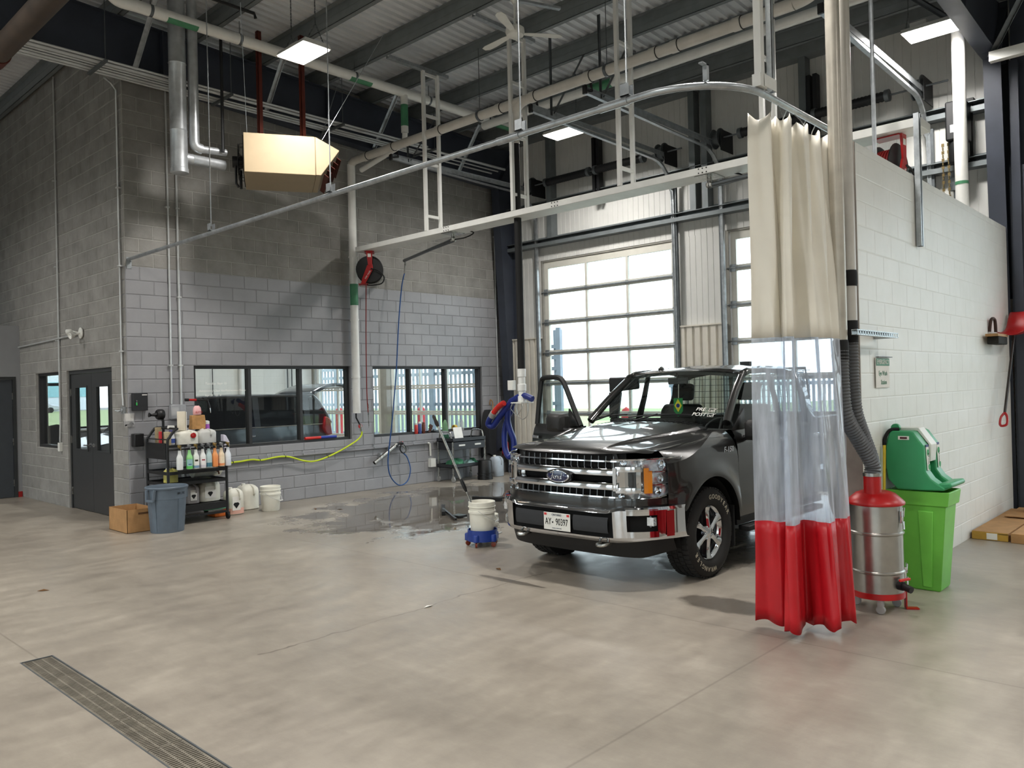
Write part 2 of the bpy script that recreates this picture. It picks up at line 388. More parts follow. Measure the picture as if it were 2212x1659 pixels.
def block_wall(wall, origin, ux, length, z0, courses, mats, holes=(), cut=None, limit=300, near=None, skip=0):
    """blocks 390x190 in running bond; ux runs along the wall, the face is at the origin line; nrm points to the room"""
    ux = Vector(ux); nrm = Vector((ux.y, -ux.x, 0)); o = Vector(origin); cache = {}; items = []
    for c in range(skip, courses):
        z = z0+c*.2; off = -.2 if c % 2 else 0.; k = 0
        while True:
            a = off+k*.4; e = a+.4; k += 1
            if a >= length-.01: break
            a2, e2 = max(a, 0), min(e, length)
            segs = [(a2, e2, z, z+.2)]
            for (ha, he, hz0, hz1) in holes:
                ns = []
                for (sa, se, q0, q1) in segs:
                    if se <= ha+.01 or sa >= he-.01 or q1 <= hz0+.01 or q0 >= hz1-.01: ns.append((sa, se, q0, q1)); continue
                    if sa < ha-.02: ns.append((sa, ha, q0, q1))
                    if se > he+.02: ns.append((he, se, q0, q1))
                    if q0 < hz0-.02: ns.append((max(sa, ha), min(se, he), q0, hz0))
                    if q1 > hz1+.02: ns.append((max(sa, ha), min(se, he), hz1, q1))
                segs = ns
            for sg in segs:
                if sg[1]-sg[0] > .03: items.append(sg)
    rel = .0016 if mats(0) is MATS['white_block'] else .006
    def mesh_for(wd, ht, mt):
        key = (round(wd, 3), round(ht, 3), mt.name)
        if key not in cache:
            g = .002 if rel < .004 else .005; bv = .006; w2 = wd-2*g; h2 = ht-2*g; q = MB()
            f = [(0,0,0), (w2,0,0), (w2,0,h2), (0,0,h2)]; i = [(bv,bv,0), (w2-bv,bv,0), (w2-bv,h2-bv,0), (bv,h2-bv,0)]
            vs = []
            for (p, d) in (((0,0), -.02), ((w2,0), -.02), ((w2,h2), -.02), ((0,h2), -.02)): vs.append(ux*(p[0]+g)+nrm*d+Vector((0,0,p[1]+g)))
            for (p, d) in (((0,0), .000), ((w2,0), .000), ((w2,h2), .000), ((0,h2), .000)): vs.append(ux*(p[0]+g)+nrm*d+Vector((0,0,p[1]+g)))
            for (p, d) in (((bv,bv), rel), ((w2-bv,bv), rel), ((w2-bv,h2-bv), rel), ((bv,h2-bv), rel)): vs.append(ux*(p[0]+g)+nrm*d+Vector((0,0,p[1]+g)))
            fs = [(8,9,10,11)]
            for a in range(4):
                b_ = (a+1) % 4; fs += [(a, b_, b_+4, a+4), (a+4, b_+4, b_+8, a+8)]
            q.add(vs, fs); cache[key] = mesh_of(q, 'block', mt, smooth=False, fix=True)
        return cache[key]
    cp = Vector((-4.478, -11.559, 1.754))
    items.sort(key=lambda t: ((o+ux*(t[0]+t[1])/2+Vector((0,0,(t[2]+t[3])/2)))-cp).length-4*(t[1]-t[0])*(t[3]-t[2]))
    rest = {}
    for n, t in enumerate(items):
        mt = mats(t[2]); me = mesh_for(t[1]-t[0], t[3]-t[2], mt); p = o+ux*t[0]+Vector((0,0,t[2]))
        if n < limit:
            ob = bpy.data.objects.new('block', me); COL.objects.link(ob); ob.parent = wall; ob.location = p-Vector(WL[wall.name]); WL[ob.name] = tuple(p)
        else:
            q = rest.setdefault(mt.name, MB()); q.add([v.co+p for v in me.vertices], [tuple(f.vertices) for f in me.polygons])
    for k, q in rest.items(): part('block_field', q, MATS[k], wall, smooth=False, kind='stuff', fix=False)
def slab_with_holes(mb, a0, a1, z0, z1, holes, put, mi=0):
    """rectangular wall slab cut by rectangular holes, put(a0,a1,z0,z1) writes one box"""
    xs = sorted({a0, a1, *[h[0] for h in holes], *[h[1] for h in holes]}); zs = sorted({z0, z1, *[h[2] for h in holes], *[h[3] for h in holes]})
    xs = [x for x in xs if a0 <= x <= a1]; zs = [z for z in zs if z0 <= z <= z1]
    for xa, xb in zip(xs, xs[1:]):
        for za, zb in zip(zs, zs[1:]):
            if any(h[0] <= (xa+xb)/2 <= h[1] and h[2] <= (za+zb)/2 <= h[3] for h in holes): continue
            put(xa, xb, za, zb)
WIN1 = (.96, 3.76, .93, 2.2); WIN2 = (4.24, 6.98, .93, 2.2)
DOORL = (.55, 2.42, 0, 2.2); WIN3 = (2.80, 3.98, .93, 2.2)
# main wall y = 0 (runs +x)
mb = MB()
def putm(xa, xb, za, zb):
    mb.box(xa, .0, za, xb, .19, zb, 0 if zb <= 3.601 else 1)
slab_with_holes(mb, .0, W, 0, 3.6, [WIN1, WIN2], putm); mb.box(0, 0, 3.6, W, .19, 7.0, 1)
wm = struct('wall_main', mb, [MATS['mortar_grey'], MATS['mortar_bare']], smooth=False)
block_wall(wm, (0, 0, 0), (1, 0, 0), W, 0, 34, lambda z: MATS['grey_block'] if z < 3.59 else MATS['bare_block'], holes=[WIN1, WIN2])
# door wall x = 0 (blocks run from far y towards the corner so that the face looks to -x)
mb = MB()
def putl(ya, yb, za, zb): mb.box(.0, ya, za, .19, yb, zb)
slab_with_holes(mb, .19, 8.2, 0, 7.1, [DOORL, WIN3], putl)
wl = struct('wall_left', mb, MATS['mortar_bare'], smooth=False)
block_wall(wl, (0, 8.0, 0), (0, -1, 0), 8.0, 0, 35, lambda z: MATS['bare_block'], holes=[(8-DOORL[1], 8-DOORL[0], 0, 2.2), (8-WIN3[1], 8-WIN3[0], .93, 2.2)])
# white partition y = -9.24
mb = MB(); mb.box(2.09, -9.235, 0, 7.36, -9.05, 3.66)
wp = struct('wall_partition', mb, MATS['mortar_white'], smooth=False)
block_wall(wp, (2.10, -9.235, 0), (1, 0, 0), 5.26, 0, 18, lambda z: MATS['white_block'], limit=300)
M('raw_edge', (120,112,104), .8, var=.1)
mb = MB(); mb.box(2.075, -9.238, 0, 2.09, -9.047, 3.66); part('end_face', mb, MATS['raw_edge'], wp, smooth=False, label='bare grey end face of the white block partition')

# ---- grey wall with a door at the far left, y = 4.81
M('grey_wall', (140,141,143), .5, var=.02); M('red_tile', (150,32,30), .4, var=.08)
DOOR3 = (-1.05, -.08, 0, 2.17)
mb = MB()
def putv(xa, xb, za, zb): mb.box(xa, 4.81, za, xb, 5.0, zb)
slab_with_holes(mb, -6.5, -.008, 0, 3.09, [DOOR3], putv)
struct('wall_vestibule', mb, MATS['grey_wall'], smooth=False)
mb = MB(); mb.box(-.075, 4.795, 0, -.012, 4.81, .10); mb.box(-6.5, 4.795, 0, -1.11, 4.81, .10); struct('baseboard_vestibule', mb, MATS['red_tile'], smooth=False)
# ---- rest of the hall, and the wash bay behind the windows
mb = MB(); mb.box(-14.2, 8.0, 0, 0, 8.2, 7.9); struct('wall_back', mb, MATS['grey_wall'], smooth=False)
M('hall_white', (214,214,208), .55, var=.03)
mb = MB(); mb.box(-14.2, -20.2, 0, W+.2, -20.0, 7.9); struct('wall_front', mb, MATS['hall_white'], smooth=False)
mb = MB(); mb.box(4.3, 7.4, 0, W, 7.59, 7.0); wb = struct('wall_bay', mb, MATS['mortar_white'], smooth=False)
block_wall(wb, (4.3, 7.4, 0), (1, 0, 0), 3.45, 0, 26, lambda z: MATS['white_block'], limit=300)
mb = MB(); mb.box(4.3, 7.59, 0, 4.5, 12.1, 7.0); mb.box(0, 8.2, 0, .19, 12.1, 7.1); struct('wall_passage', mb, MATS['grey_wall'], smooth=False)

# ---- overhead-door wall x = 7.75
M('cream_panel', (206,206,202), .42, var=.03, scale=2); M('cream_wainscot', (206,201,190), .42, var=.03)
OPEN = [(-4.15, -1.05), (-8.25, -5.15), (-13.1, -10.0), (.85, 3.95), (4.35, 7.2), (-17.8, -14.7)]
mb = MB()
def putw(ya, yb, za, zb): mb.box(W, ya, za, W+.2, yb, zb)
slab_with_holes(mb, -20, 13, 0, 7.0, [(a, b, 0, 4.27) for a, b in OPEN], putw)
wf = struct('wall_doors', mb, M('panel_core', (150,148,140), .6), smooth=False)
def corr(y0, y1, z0, z1, pitch, depth, face, flat=.55):
    """ribbed metal sheet in the plane x = face, ribs stand out towards -x"""
    q = MB(); ys = []
    n = max(1, round((y1-y0)/pitch)); p = (y1-y0)/n
    for i in range(n):
        a = y0+i*p; g = p*(1-flat)/2
        ys += [(a, 0), (a+g*.5, 0), (a+g, depth), (a+p-g, depth), (a+p-g*.5, 0)]
    ys.append((y1, 0)); vs = []; fs = []
    for (y, d) in ys: vs += [(face-d, y, z0), (face-d, y, z1)]
    for i in range(len(ys)-1): fs.append((2*i, 2*i+2, 2*i+3, 2*i+1))
    q.add(vs, fs); return q
y = -13.4
while y < -.02:
    y1 = min(y+.91, 0); z0 = 4.30
    part('panel', corr(y, y1, z0, 6.72, .11, .006, W-.004, .86), MATS['cream_panel'], wf, ang=20); y = y1
for (a, b) in ((-1.0, -.02), (-5.1, -4.2), (-9.95, -8.3)):
    part('panel', corr(a, b, 2.74, 4.30, .11, .006, W-.004, .86), MATS['cream_panel'], wf, ang=20)
    part('wainscot_panel', corr(a, b, .02, 2.74, .15, .035, W-.06, .62), MATS['cream_wainscot'], wf, ang=20)
    q = MB(); q.box(W-.11, a, 2.735, W-.003, b, 2.76); part('cap_flashing', q, MATS['cream_wainscot'], wf, smooth=False)
# overhead sectional doors
M('door_alu', (214,212,202), .4, metal=.1, var=.03)
def overhead_door(n, y0, y1, x=W, face=-1, detail=True):
    d = bpy.data.objects.new(f'door_{n}', None); COL.objects.link(d); d.location = (x, (y0+y1)/2, 0); d['kind'] = 'structure'; WL[d.name] = tuple(d.location)
    H = .61; t = .05; xo = x+.02
    for k in range(7):
        z0 = k*H+.004; z1 = (k+1)*H-.004; q = MB(); yc = [(y0+.02), y1-.02]; L = y1-y0-.04
        st = .10; rb = .045; top = .13 if k == 6 else rb
        for (ya, yb) in ((y0+.02, y0+.02+st), (y1-.02-st, y1-.02)): q.box(xo, ya, z0, xo+t, yb, z1)
        q.box(xo, y0+.02+st, z0, xo+t, y1-.02-st, z0+rb); q.box(xo, y0+.02+st, z1-top, xo+t, y1-.02-st, z1)
        ps = []; inner = L-2*st
        for j in range(3):
            pa = y0+.02+st+inner*j/3; pb = y0+.02+st+inner*(j+1)/3
            if j: q.box(xo, pa-.025, z0+rb, xo+t, pa+.025, z1-top)
            ps.append((pa, pb))
        s = part('section', q, MATS['door_alu'], d, smooth=False)
        for (pa, pb) in ps:
            g = MB(); g.box(xo+.02, pa+.002, z0+rb-.005, xo+.03, pb-.002, z1-top+.005); part('pane', g, MATS['garage_glass'], s, smooth=False)
        if k and detail:
            rr = MB(); rr.tube([(xo-.012, y0+.06, k*H), (xo-.012, y1-.06, k*H)], .02, 6); part('strut', rr, MATS['galv'], d)
            for yy in (y0+.06, y1-.06):
                h = MB(); h.box(xo-.012, yy-.05, k*H-.06, xo-.002, yy+.05, k*H+.06); h.tube([(xo-.03, yy-.06, k*H), (xo-.03, yy+.1 if yy > (y0+y1)/2 else yy-.1, k*H)], .012, 6)
                part('hinge', h, MATS['galv'], d, smooth=False)
            for j in (1, 2):
                h = MB(); pa = y0+.02+st+inner*j/3; h.box(xo-.014, pa-.03, k*H-.035, xo-.002, pa+.03, k*H+.035); part('hinge', h, MATS['galv'], d, smooth=False)
    if detail:
        for yy, sgn in ((y0-.02, -1), (y1+.02, 1)):       # jamb track, bend and runway hung from the purlins
            q = MB(); path = [(W-.10, yy, .02), (W-.14, yy, 4.9)]+[(W-.14-.55*(1-math.cos(a)), yy, 4.95+.62*math.sin(a)) for a in [R(15*i) for i in range(7)]]+[(3.95, yy, 5.64)]
            P2 = path
            for (pa, pb) in zip(P2, P2[1:]): q.bar(pa, pb, .055, .018); q.bar((pa[0]-.012, pa[1]+sgn*.024, pa[2]+.012), (pb[0]-.012, pb[1]+sgn*.024, pb[2]+.012), .012, .04)
            part('track', q, MATS['galv'], d, smooth=False)
            q = MB(); q.bar((3.95, yy+sgn*.035, 5.69), (W-.35, yy+sgn*.035, 5.69), .004, .075); q.bar((3.95, yy+sgn*.015, 5.728), (W-.35, yy+sgn*.015, 5.728), .05, .004); part('runway_angle', q, MATS['galv'], d, smooth=False)
            q = MB(); q.bar((W-.09, yy+sgn*.05, 0), (W-.11, yy+sgn*.05, 5.2), .06, .05); part('jamb_angle', q, MATS['galv_dark'], d, smooth=False)
            q = MB(); q.bar((4.35, yy+sgn*.04, 5.66), (4.35, yy+sgn*.04, deck_z(4.2)-.25), .045, .004, upv=(1,0,0)); q.bar((4.35, yy+sgn*.04, 5.66), (4.35+sgn*.01, yy+sgn*.06, deck_z(4.2)-.25), .004, .045, upv=(1,0,0)); part('hanger_angle', q, MATS['galv_dark'], d, smooth=False)
            q = MB(); q.bar((4.4, yy+sgn*.04, 5.7), (5.15, yy+sgn*.04, deck_z(5.1)-.26), .04, .006); part('hanger_brace', q, MATS['galv_dark'], d, smooth=False)
            q = MB(); q.box(3.93, yy-.03, 5.62, 3.96, yy+.03, 5.73); q.tube([(3.95, yy, 5.66), (4.1, yy, 5.70), (4.06, yy, 5.85)], .018, 6); part('bumper', q, MATS['black_plastic'], d)
    return d
d1 = overhead_door(1, *OPEN[0]); d2 = overhead_door(2, *OPEN[1]); d4 = overhead_door(4, *OPEN[3], detail=False); d5 = overhead_door(5, *OPEN[4], detail=False)
d3 = copy_tree(d4, loc=(W, -11.55, 0)); d3.name = 'door_3'
d6 = copy_tree(d4, loc=(W, -16.25, 0)); d6.name = 'door_6'
# spring shafts over doors 1 and 2
def shaft(y0, y1, name_i, lab):
    t = thing('torsion_spring_shaft', lab, 'spring shaft', (W-.3, (y0+y1)/2, 5.55), group='spring shafts above the overhead doors')
    x, z = W-.33, 5.75
    q = MB(); q.tube([(x, y0-.35, z), (x, y1+.35, z)], .014, 8); part('shaft', q, MATS['galv_dark'], t)
    ym = (y0+y1)/2
    for (a, b) in ((ym+.08, ym+1.12), (ym-1.12, ym-.08)):
        q = MB(); pr = []; n = 40
        for i in range(n+1):
            zz = a+(b-a)*i/n; pr.append((.075 if i % 2 else .066, zz))
        A = Matrix(((1,0,0),(0,0,1),(0,1,0)))
        q.lathe(pr, (x, 0, z), 12, A); part('spring', q, MATS['black_steel'], t)
        for e in (a, b):
            q = MB(); q.lathe([(.085, e-.03), (.085, e+.03)], (x, 0, z), 14, A); part('cone', q, MATS['galv_dark'], t)
    for e in (y0+.03, y1-.03):
        q = MB(); q.lathe([(.16, e-.07), (.16, e-.055), (.11, e-.05), (.11, e+.05), (.16, e+.055), (.16, e+.07)], (x, 0, z), 20, Matrix(((1,0,0),(0,0,1),(0,1,0)))); part('cable_drum', q, MATS['galv_dark'], t)
        q = MB(); q.box(x-.1, e-.105, z-.22, W-.02, e-.095, z+.12); part('bearing_plate', q, MATS['black_steel'], t, smooth=False)
    for e in (ym-.05, ym+.05):
        q = MB(); q.box(x+.1, e-.03, 5.2, W-.1, e+.03, 6.4); part('mounting_post', q, MATS['black_steel'], t, smooth=False)
shaft(*OPEN[0], 1, 'spring shaft with black springs above the overhead door nearest the window wall')
shaft(*OPEN[1], 2, 'spring shaft with black springs above the overhead door behind the curtain')
# girts on the door wall
M('girt_grey', (118,124,126), .45, metal=.4, var=.06)
for nm, z in (('lower', 4.56), ('upper', 5.30)):
    q = MB(); q.box(W-.19, -9.0, z, W-.012, -.25, z+.012); q.box(W-.19, -9.0, z+.012, W-.18, -.25, z+.07); q.box(W-.025, -9.0, z, W-.013, -.25, z+.2); q.box(W-.2, -9.0, z+.13, W-.012, -.25, z+.14)
    single('wall_girt', q, MATS['girt_grey'], f'long grey steel girt, {nm} of two crossing the cream panels', 'girt', group='girts on the door wall', smooth=False)
for i, yy in enumerate((-1.42, -4.62, -4.85, -6.55)):
    q = MB(); q.box(W-.2, yy-.05, 4.7, W-.012, yy-.04, 6.75); q.box(W-.2, yy-.04, 4.7, W-.19, yy+.06, 6.75)
    single('wall_post', q, MATS['girt_grey'], ['grey steel post on cream panels above the left part of the nearer overhead door', 'left of two grey steel posts between the overhead doors', 'right of two grey steel posts between the overhead doors', 'grey steel post above the overhead door behind the curtain'][i], 'post', group='posts on the door wall', smooth=False)
q = MB(); q.box(W-.25, -20, 6.72, W-.005, 13, 6.94); struct('trim_1', q, MATS['purlin_grey'], smooth=False)

# ---- roof: ribbed deck and purlins
def deck_mat():
    m, nt, b = newmat('deck'); b.inputs['Base Color'].default_value = rgb((172,176,180)); b.inputs['Metallic'].default_value = .25; b.inputs['Roughness'].default_value = .4
    n = noise(nt, 1.2, 4); nt.links.new(ramp(nt, n, [(.3, (200,204,208)), (.7, (228,230,232))]), b.inputs['Base Color']); MATS['deck'] = m
deck_mat()
q = MB(); vs = []; fs = []; ys = []; y = -20.0
while y < 13:
    ys += [(y, 0), (y+.05, 0), (y+.065, -.04), (y+.115, -.04), (y+.13, 0)]; y += .15
for (y, d) in ys: vs += [(-14.2, y, deck_z(-14.2)+d), (W, y, deck_z(W)+d)]
for i in range(len(ys)-1): fs.append((2*i, 2*i+1, 2*i+3, 2*i+2))
q.add(vs, fs); q.box(-14.2, -20.2, 7.9, W+.2, 13.2, 8.0)
ce = struct('ceiling', q, MATS['deck'], smooth=False, fix=False)
def purlin(x):
    z = deck_z(x)-.045; q = MB(); h = .235
    q.box(x, -20, z-h, x+.006, 13, z)
    q.box(x-.07, -20, z-.006, x, 13, z); q.box(x, -20, z-h, x+.075, 13, z-h+.006); q.box(x+.069, -20, z-h, x+.075, 13, z-h+.03)
    q.box(x-.004, -20, z-h*.52, x, 13, z-h*.48)
    part('purlin', q, MATS['purlin_grey'], ce, smooth=False)
px = [6.95, 6.1, 5.12, 4.10, 3.06, 2.0, .93]
x = -.15
while x > -14: px.append(x); x -= 1.07
for x in px: purlin(x)
# wall beyond on the far long side, with added glazed overhead doors
mb = MB()
def putx(ya, yb, za, zb): mb.box(-14.2, ya, za, -14.0, yb, zb)
OP2 = [(-18.6, -15.5), (-14.2, -11.1), (-9.8, -6.7), (-5.4, -2.3), (-1.0, 2.1), (3.4, 6.5)]
slab_with_holes(mb, -20, 8, 0, 7.9, [(a, b, 0, 4.27) for a, b in OP2], putx)
struct('wall_service', mb, MATS['hall_white'], smooth=False)
for i, (a, b) in enumerate(OP2):  # unseen doors, added to daylight the foreground and reflect in the truck
    dd = copy_tree(d4, loc=(-14.1, (a+b)/2, 0)); dd.name = f'door_{7+i}'

# ---- rigid frames: rafter along x plus a tapered column, at the window wall and at the partition
def frame(yc, lab):
    f = thing('steel_frame', lab, 'steel frame', (W-.3, yc, 0), group='dark rigid frames')
    def bot(x): return lerp_tab([(-14, 6.2), (.2, 6.18), (6.5, 5.86), (7.0, 5.84)], x)
    xs = [-14, 0.2, 3, 6.5, 7.0]; q = MB()
    for a, b in zip(xs, xs[1:]):
        ta, tb = deck_z(a)-.30, deck_z(b)-.30
        q.add([(a, yc-.006, bot(a)), (b, yc-.006, bot(b)), (b, yc-.006, tb), (a, yc-.006, ta), (a, yc+.006, bot(a)), (b, yc+.006, bot(b)), (b, yc+.006, tb), (a, yc+.006, ta)], [(0,1,2,3), (7,6,5,4), (0,4,5,1), (3,2,6,7), (0,3,7,4), (1,5,6,2)])
        q.bar((a, yc, bot(a)), (b, yc, bot(b)), .2, .014); q.bar((a, yc, ta), (b, yc, tb), .2, .014)
    part('rafter', q, MATS['navy_steel'], f, smooth=False)
    for x in (-4.5, -1.2, .45, 3.2, 5.6):
        q = MB(); q.box(x, yc-.1, bot(x)+.01, x+.012, yc+.1, deck_z(x)-.31); part('stiffener', q, MATS['navy_steel'], f, smooth=False)
    q = MB(); zt = 6.6
    q.prism([(7.55, 0), (7.72, 0), (7.72, 6.7), (6.98, 6.6), (6.98, 5.84), (7.24, 5.84)], 'y', yc-.006, yc+.006)
    q.bar((7.55, yc, 0), (7.24, yc, 5.84), .2, .014, upv=(1,0,0)); q.bar((7.72, yc, 0), (7.72, yc, 6.7), .2, .014, upv=(1,0,0)); q.bar((6.98, yc, 5.84), (7.6, yc, 5.84), .2, .014); q.bar((7.24, yc, 5.84), (7.7, yc, 6.6), .2, .012)
    part('column', q, MATS['navy_steel'], f, smooth=False)
    return f
frame(-.25, 'navy steel rafter and tapered column along the window wall')
frame(-9.15, 'dark steel rafter and column in line with the white partition')
for yy in (-17.9,): frame(yy, 'dark steel rafter and column of the bay beyond the partition')
q = MB(); q.box(7.46, -9.98, 0, 7.74, -9.27, 4.45); q.box(7.42, -9.40, 0, 7.46, -9.30, 5.8); q.box(7.55, -9.98, 4.45, 7.74, -9.3, 6.7); single('jamb_column', q, MATS['navy_steel'], 'dark steel jamb column just right of the white partition end', 'column', smooth=False)
# flange braces from the rafter up to the purlins, galvanised angles
for i, (a, b) in enumerate((((.05, -.28, 6.2), (-.02, -1.25, 6.92)), ((4.15, -.28, 6.0), (4.12, -1.05, 6.83)), ((6.15, -.28, 5.9), (6.12, -1.0, 6.76)), ((2.05, -.28, 6.1), (2.03, -.95, 6.9)))):
    q = MB(); q.bar(a, b, .06, .006); q.bar((a[0]+.03, a[1], a[2]), (b[0]+.03, b[1], b[2]), .006, .06)
    single('flange_brace', q, MATS['galv'], ['galvanised angle brace above the block corner, left of the twin flue ducts', 'galvanised angle brace rising beside the white drain pipe tee', 'galvanised angle brace at the far end of the navy rafter', 'galvanised angle brace behind the heater hanging pipes'][i], 'brace', group='braces along the window-wall rafter', smooth=False)
for i, (a, b) in enumerate((((6.95, -9.2, 5.75), (6.1, -10.0, 6.6)), ((6.6, -9.12, 5.95), (6.12, -8.3, 6.7)))):
    q = MB(); q.bar(a, b, .08, .006); q.bar((a[0]+.04, a[1], a[2]), (b[0]+.04, b[1], b[2]), .006, .08)
    single('flange_brace', q, MATS['galv_dark'], ['grey brace at the dark column, right of the hanging lamp', 'grey brace above the hanging lamp beside the dark column'][i], 'brace', smooth=False)
q = MB(); q.bar((6.9, -9.2, 5.72), (6.9, -14, 5.72), .1, .12); single('roof_strut', q, MATS['white_paint'], 'pale horizontal strut running right from the dark column head', 'strut', smooth=False, org=(6.9, -9.2, 5.66))

# ---- windows and doors
def window(n, along, a0, a1, z0, z1, mull, lab):
    """along 'x': in the wall y=0; along 'y': in the wall x=0"""
    q = MB()
    def bx(m_, u0, u1, d0, d1, za, zb):
        if along == 'x': m_.box(u0, d0, za, u1, d1, zb)
        else: m_.box(d0, u0, za, d1, u1, zb)
    F = .045; D0, D1 = .045, .155
    bx(q, a0, a0+F, D0, D1, z0, z1); bx(q, a1-F, a1, D0, D1, z0, z1); bx(q, a0+F, a1-F, D0, D1, z1-F, z1); bx(q, a0+F, a1-F, D0, D1, z0, z0+F)
    wo = struct(f'window_{n}', q, MATS['dark_frame'], smooth=False)
    bars = [a0+F]+list(mull)+[a1-F]
    for mu in mull:
        g = MB(); bx(g, mu-.025, mu+.025, D0, D1, z0+F, z1-F); part('mullion', g, MATS['dark_frame'], wo, smooth=False)
    for i in range(len(bars)-1):
        g = MB(); bx(g, bars[i]+.01, bars[i+1]-.01, .105, .111, z0+F, z1-F); part('pane', g, MATS['clear_glass'], wo, smooth=False)
    return wo
window(1, 'x', *WIN1, (1.88, 2.80), ''); window(2, 'x', *WIN2, (5.14, 6.04), ''); window(3, 'y', *WIN3, (), '')
# double door in the block wall
M('door_dark', (52,54,55), .4, var=.04)
q = MB(); a0, a1 = DOORL[0], DOORL[1]
q.box(.03, a0, 0, .16, a0+.05, 2.2); q.box(.03, a1-.05, 0, .16, a1, 2.2); q.box(.03, a0+.05, 2.14, .16, a1-.05, 2.2)
dd = struct('door_20', q, MATS['door_dark'], smooth=False)
mid = (a0+a1)/2
for (p0, p1, hy) in ((a0+.055, mid-.003, a0+.055), (mid+.003, a1-.055, a1-.055)):
    g = MB(); v0, v1 = p0+.2, p1-.2
    for (u0, u1, za, zb) in ((p0, p1, .012, .95), (p0, p1, 1.93, 2.135), (p0, v0, .95, 1.93), (v1, p1, .95, 1.93)): g.box(.045, u0, za, .09, u1, zb)
    for (u0, u1, za, zb) in ((v0-.02, v1+.02, .93, .96), (v0-.02, v1+.02, 1.92, 1.95), (v0-.02, v0+.01, .96, 1.92), (v1-.01, v1+.02, .96, 1.92)): g.box(.036, u0, za, .045, u1, zb)
    lf = part('leaf', g, MATS['door_dark'], dd, smooth=False)
    g = MB(); g.box(.065, v0, .95, .07, v1, 1.93); part('pane', g, MATS['clear_glass'], lf, smooth=False)
    for z in (.28, 1.1, 1.85):
        g = MB(); g.box(.028, hy-.012, z-.06, .046, hy+.012, z+.06); part('hinge', g, MATS['steel'], lf, smooth=False)
for s in (-1, 1):
    g = MB(); y = mid+s*.07; g.tube([(.045, y, 1.03), (-.015, y, 1.03), (-.02, y+s*.11, 1.03)], .011, 8); g.lathe([(.03, 0), (.03, .012)], (.045, y, 1.03), 14, Matrix(((0,0,-1),(0,1,0),(1,0,0)))); part('lever', g, MATS['chrome'], dd)
# door in the grey vestibule wall
q = MB(); x0, x1 = DOOR3[0], DOOR3[1]
q.box(x0, 4.80, 0, x0+.05, 4.9, 2.17); q.box(x1-.05, 4.80, 0, x1, 4.9, 2.17); q.box(x0+.05, 4.80, 2.12, x1-.05, 4.9, 2.17)
dv = struct('door_21', q, MATS['door_dark'], smooth=False)
M('door_slate', (66,70,75), .42, var=.04)
g = MB()
for (u0, u1, za, zb) in ((x0+.055, x1-.055, .01, .92), (x0+.055, x1-.055, 1.88, 2.115), (x0+.055, x0+.22, .92, 1.88), (x1-.34, x1-.055, .92, 1.88)): g.box(u0, 4.83, za, u1, 4.87, zb)
lf = part('leaf', g, MATS['door_slate'], dv, smooth=False)
g = MB(); g.box(x0+.22, 4.845, .92, x1-.34, 4.85, 1.88); part('pane', g, MATS['clear_glass'], lf, smooth=False)
for z in (.26, 1.0, 1.82):
    g = MB(); g.box(x1-.06, 4.815, z-.06, x1-.04, 4.832, z+.06); part('hinge', g, MATS['steel'], lf, smooth=False)
g = MB(); g.box(x0+.25, 4.825, 2.0, x1-.35, 4.83, 2.06); part('door_label', g, MATS['paper'], lf, smooth=False)
# trench drain
t = thing('trench_drain', 'long slotted steel trench drain grate set in the concrete floor', 'drain grate', (-2.76, -8.7, 0))
for fb in ((-2.86, -12, -2.852, -5.50), (-2.668, -12, -2.66, -5.50), (-2.86, -5.50, -2.66, -5.49)):
    part('frame_rail', MB().box(fb[0], fb[1], -.02, fb[2], fb[3], .001), MATS['galv_dark'], t, smooth=False)
M('grate', (128,122,110), .5, metal=.4, var=.15, scale=8)
y = -5.505
k = 0
gm = None
while y > -11.9:
    if gm is None:
        q = MB(); L = .495; x0, x1 = -2.85, -2.67; zt = -.003; rows = [(-2.838, -2.795), (-2.785, -2.737), (-2.727, -2.682)]
        n = 24; p = L/n; zb = -.022; ya = 0
        for xa, xb in ((x0, -2.838), (-2.795, -2.785), (-2.737, -2.727), (-2.682, x1)): q.box(xa, -L, zb, xb, 0, zt)
        for ri, (xa, xb) in enumerate(rows):
            for i in range(n+1):
                yy = -i*p-(p/2 if ri == 1 else 0); q.box(xa, max(yy-.006, -L), zb, xb, min(yy+.004, 0), zt)
        q.v = [(v[0]+2.76, v[1], v[2]) for v in q.v]
        gm = mesh_of(q, 'grate_section', MATS['grate'], smooth=False, fix=False)
    o = bpy.data.objects.new('grate_section', gm); COL.objects.link(o); o.parent = t; o.location = (0, y+8.7, 0); WL[o.name] = (-2.76, y, 0)
    y -= .5
# ---- outdoors
def grass_mat():
    m, nt, b = newmat('lawn'); n = noise(nt, .8, 6); n2 = noise(nt, 30, 3)
    nt.links.new(ramp(nt, math_n(nt, 'ADD', math_n(nt, 'MULTIPLY', n, .6), math_n(nt, 'MULTIPLY', n2, .4)), [(.35, (120,134,92)), (.65, (150,164,112))]), b.inputs['Base Color']); b.inputs['Roughness'].default_value = .9; MATS['lawn'] = m
grass_mat()
M('asphalt', (132,132,130), .85, var=.06)
mb = MB(); mb.box(W+.2, -60, -.3, 90, 16, -.02); mb.box(-60, -60, -.3, -14.2, 16, -.02); mb.box(-14.2, 13.2, -.3, W+.2, 16, -.02); mb.box(-14.2, -60, -.3, W+.2, -20.2, -.02)
struct('ground_yard', mb, MATS['asphalt'], smooth=False)
mb = MB(); mb.box(-40, 16, -.3, 45, 110, .02); mb.box(20, -40, -.019, 90, 15.9, .02); struct('ground_lawn', mb, MATS['lawn'], smooth=False)
mb = MB(); mb.box(-40, 110, -.3, 60, 140, -.02); struct('ground_road', mb, MATS['asphalt'], smooth=False)
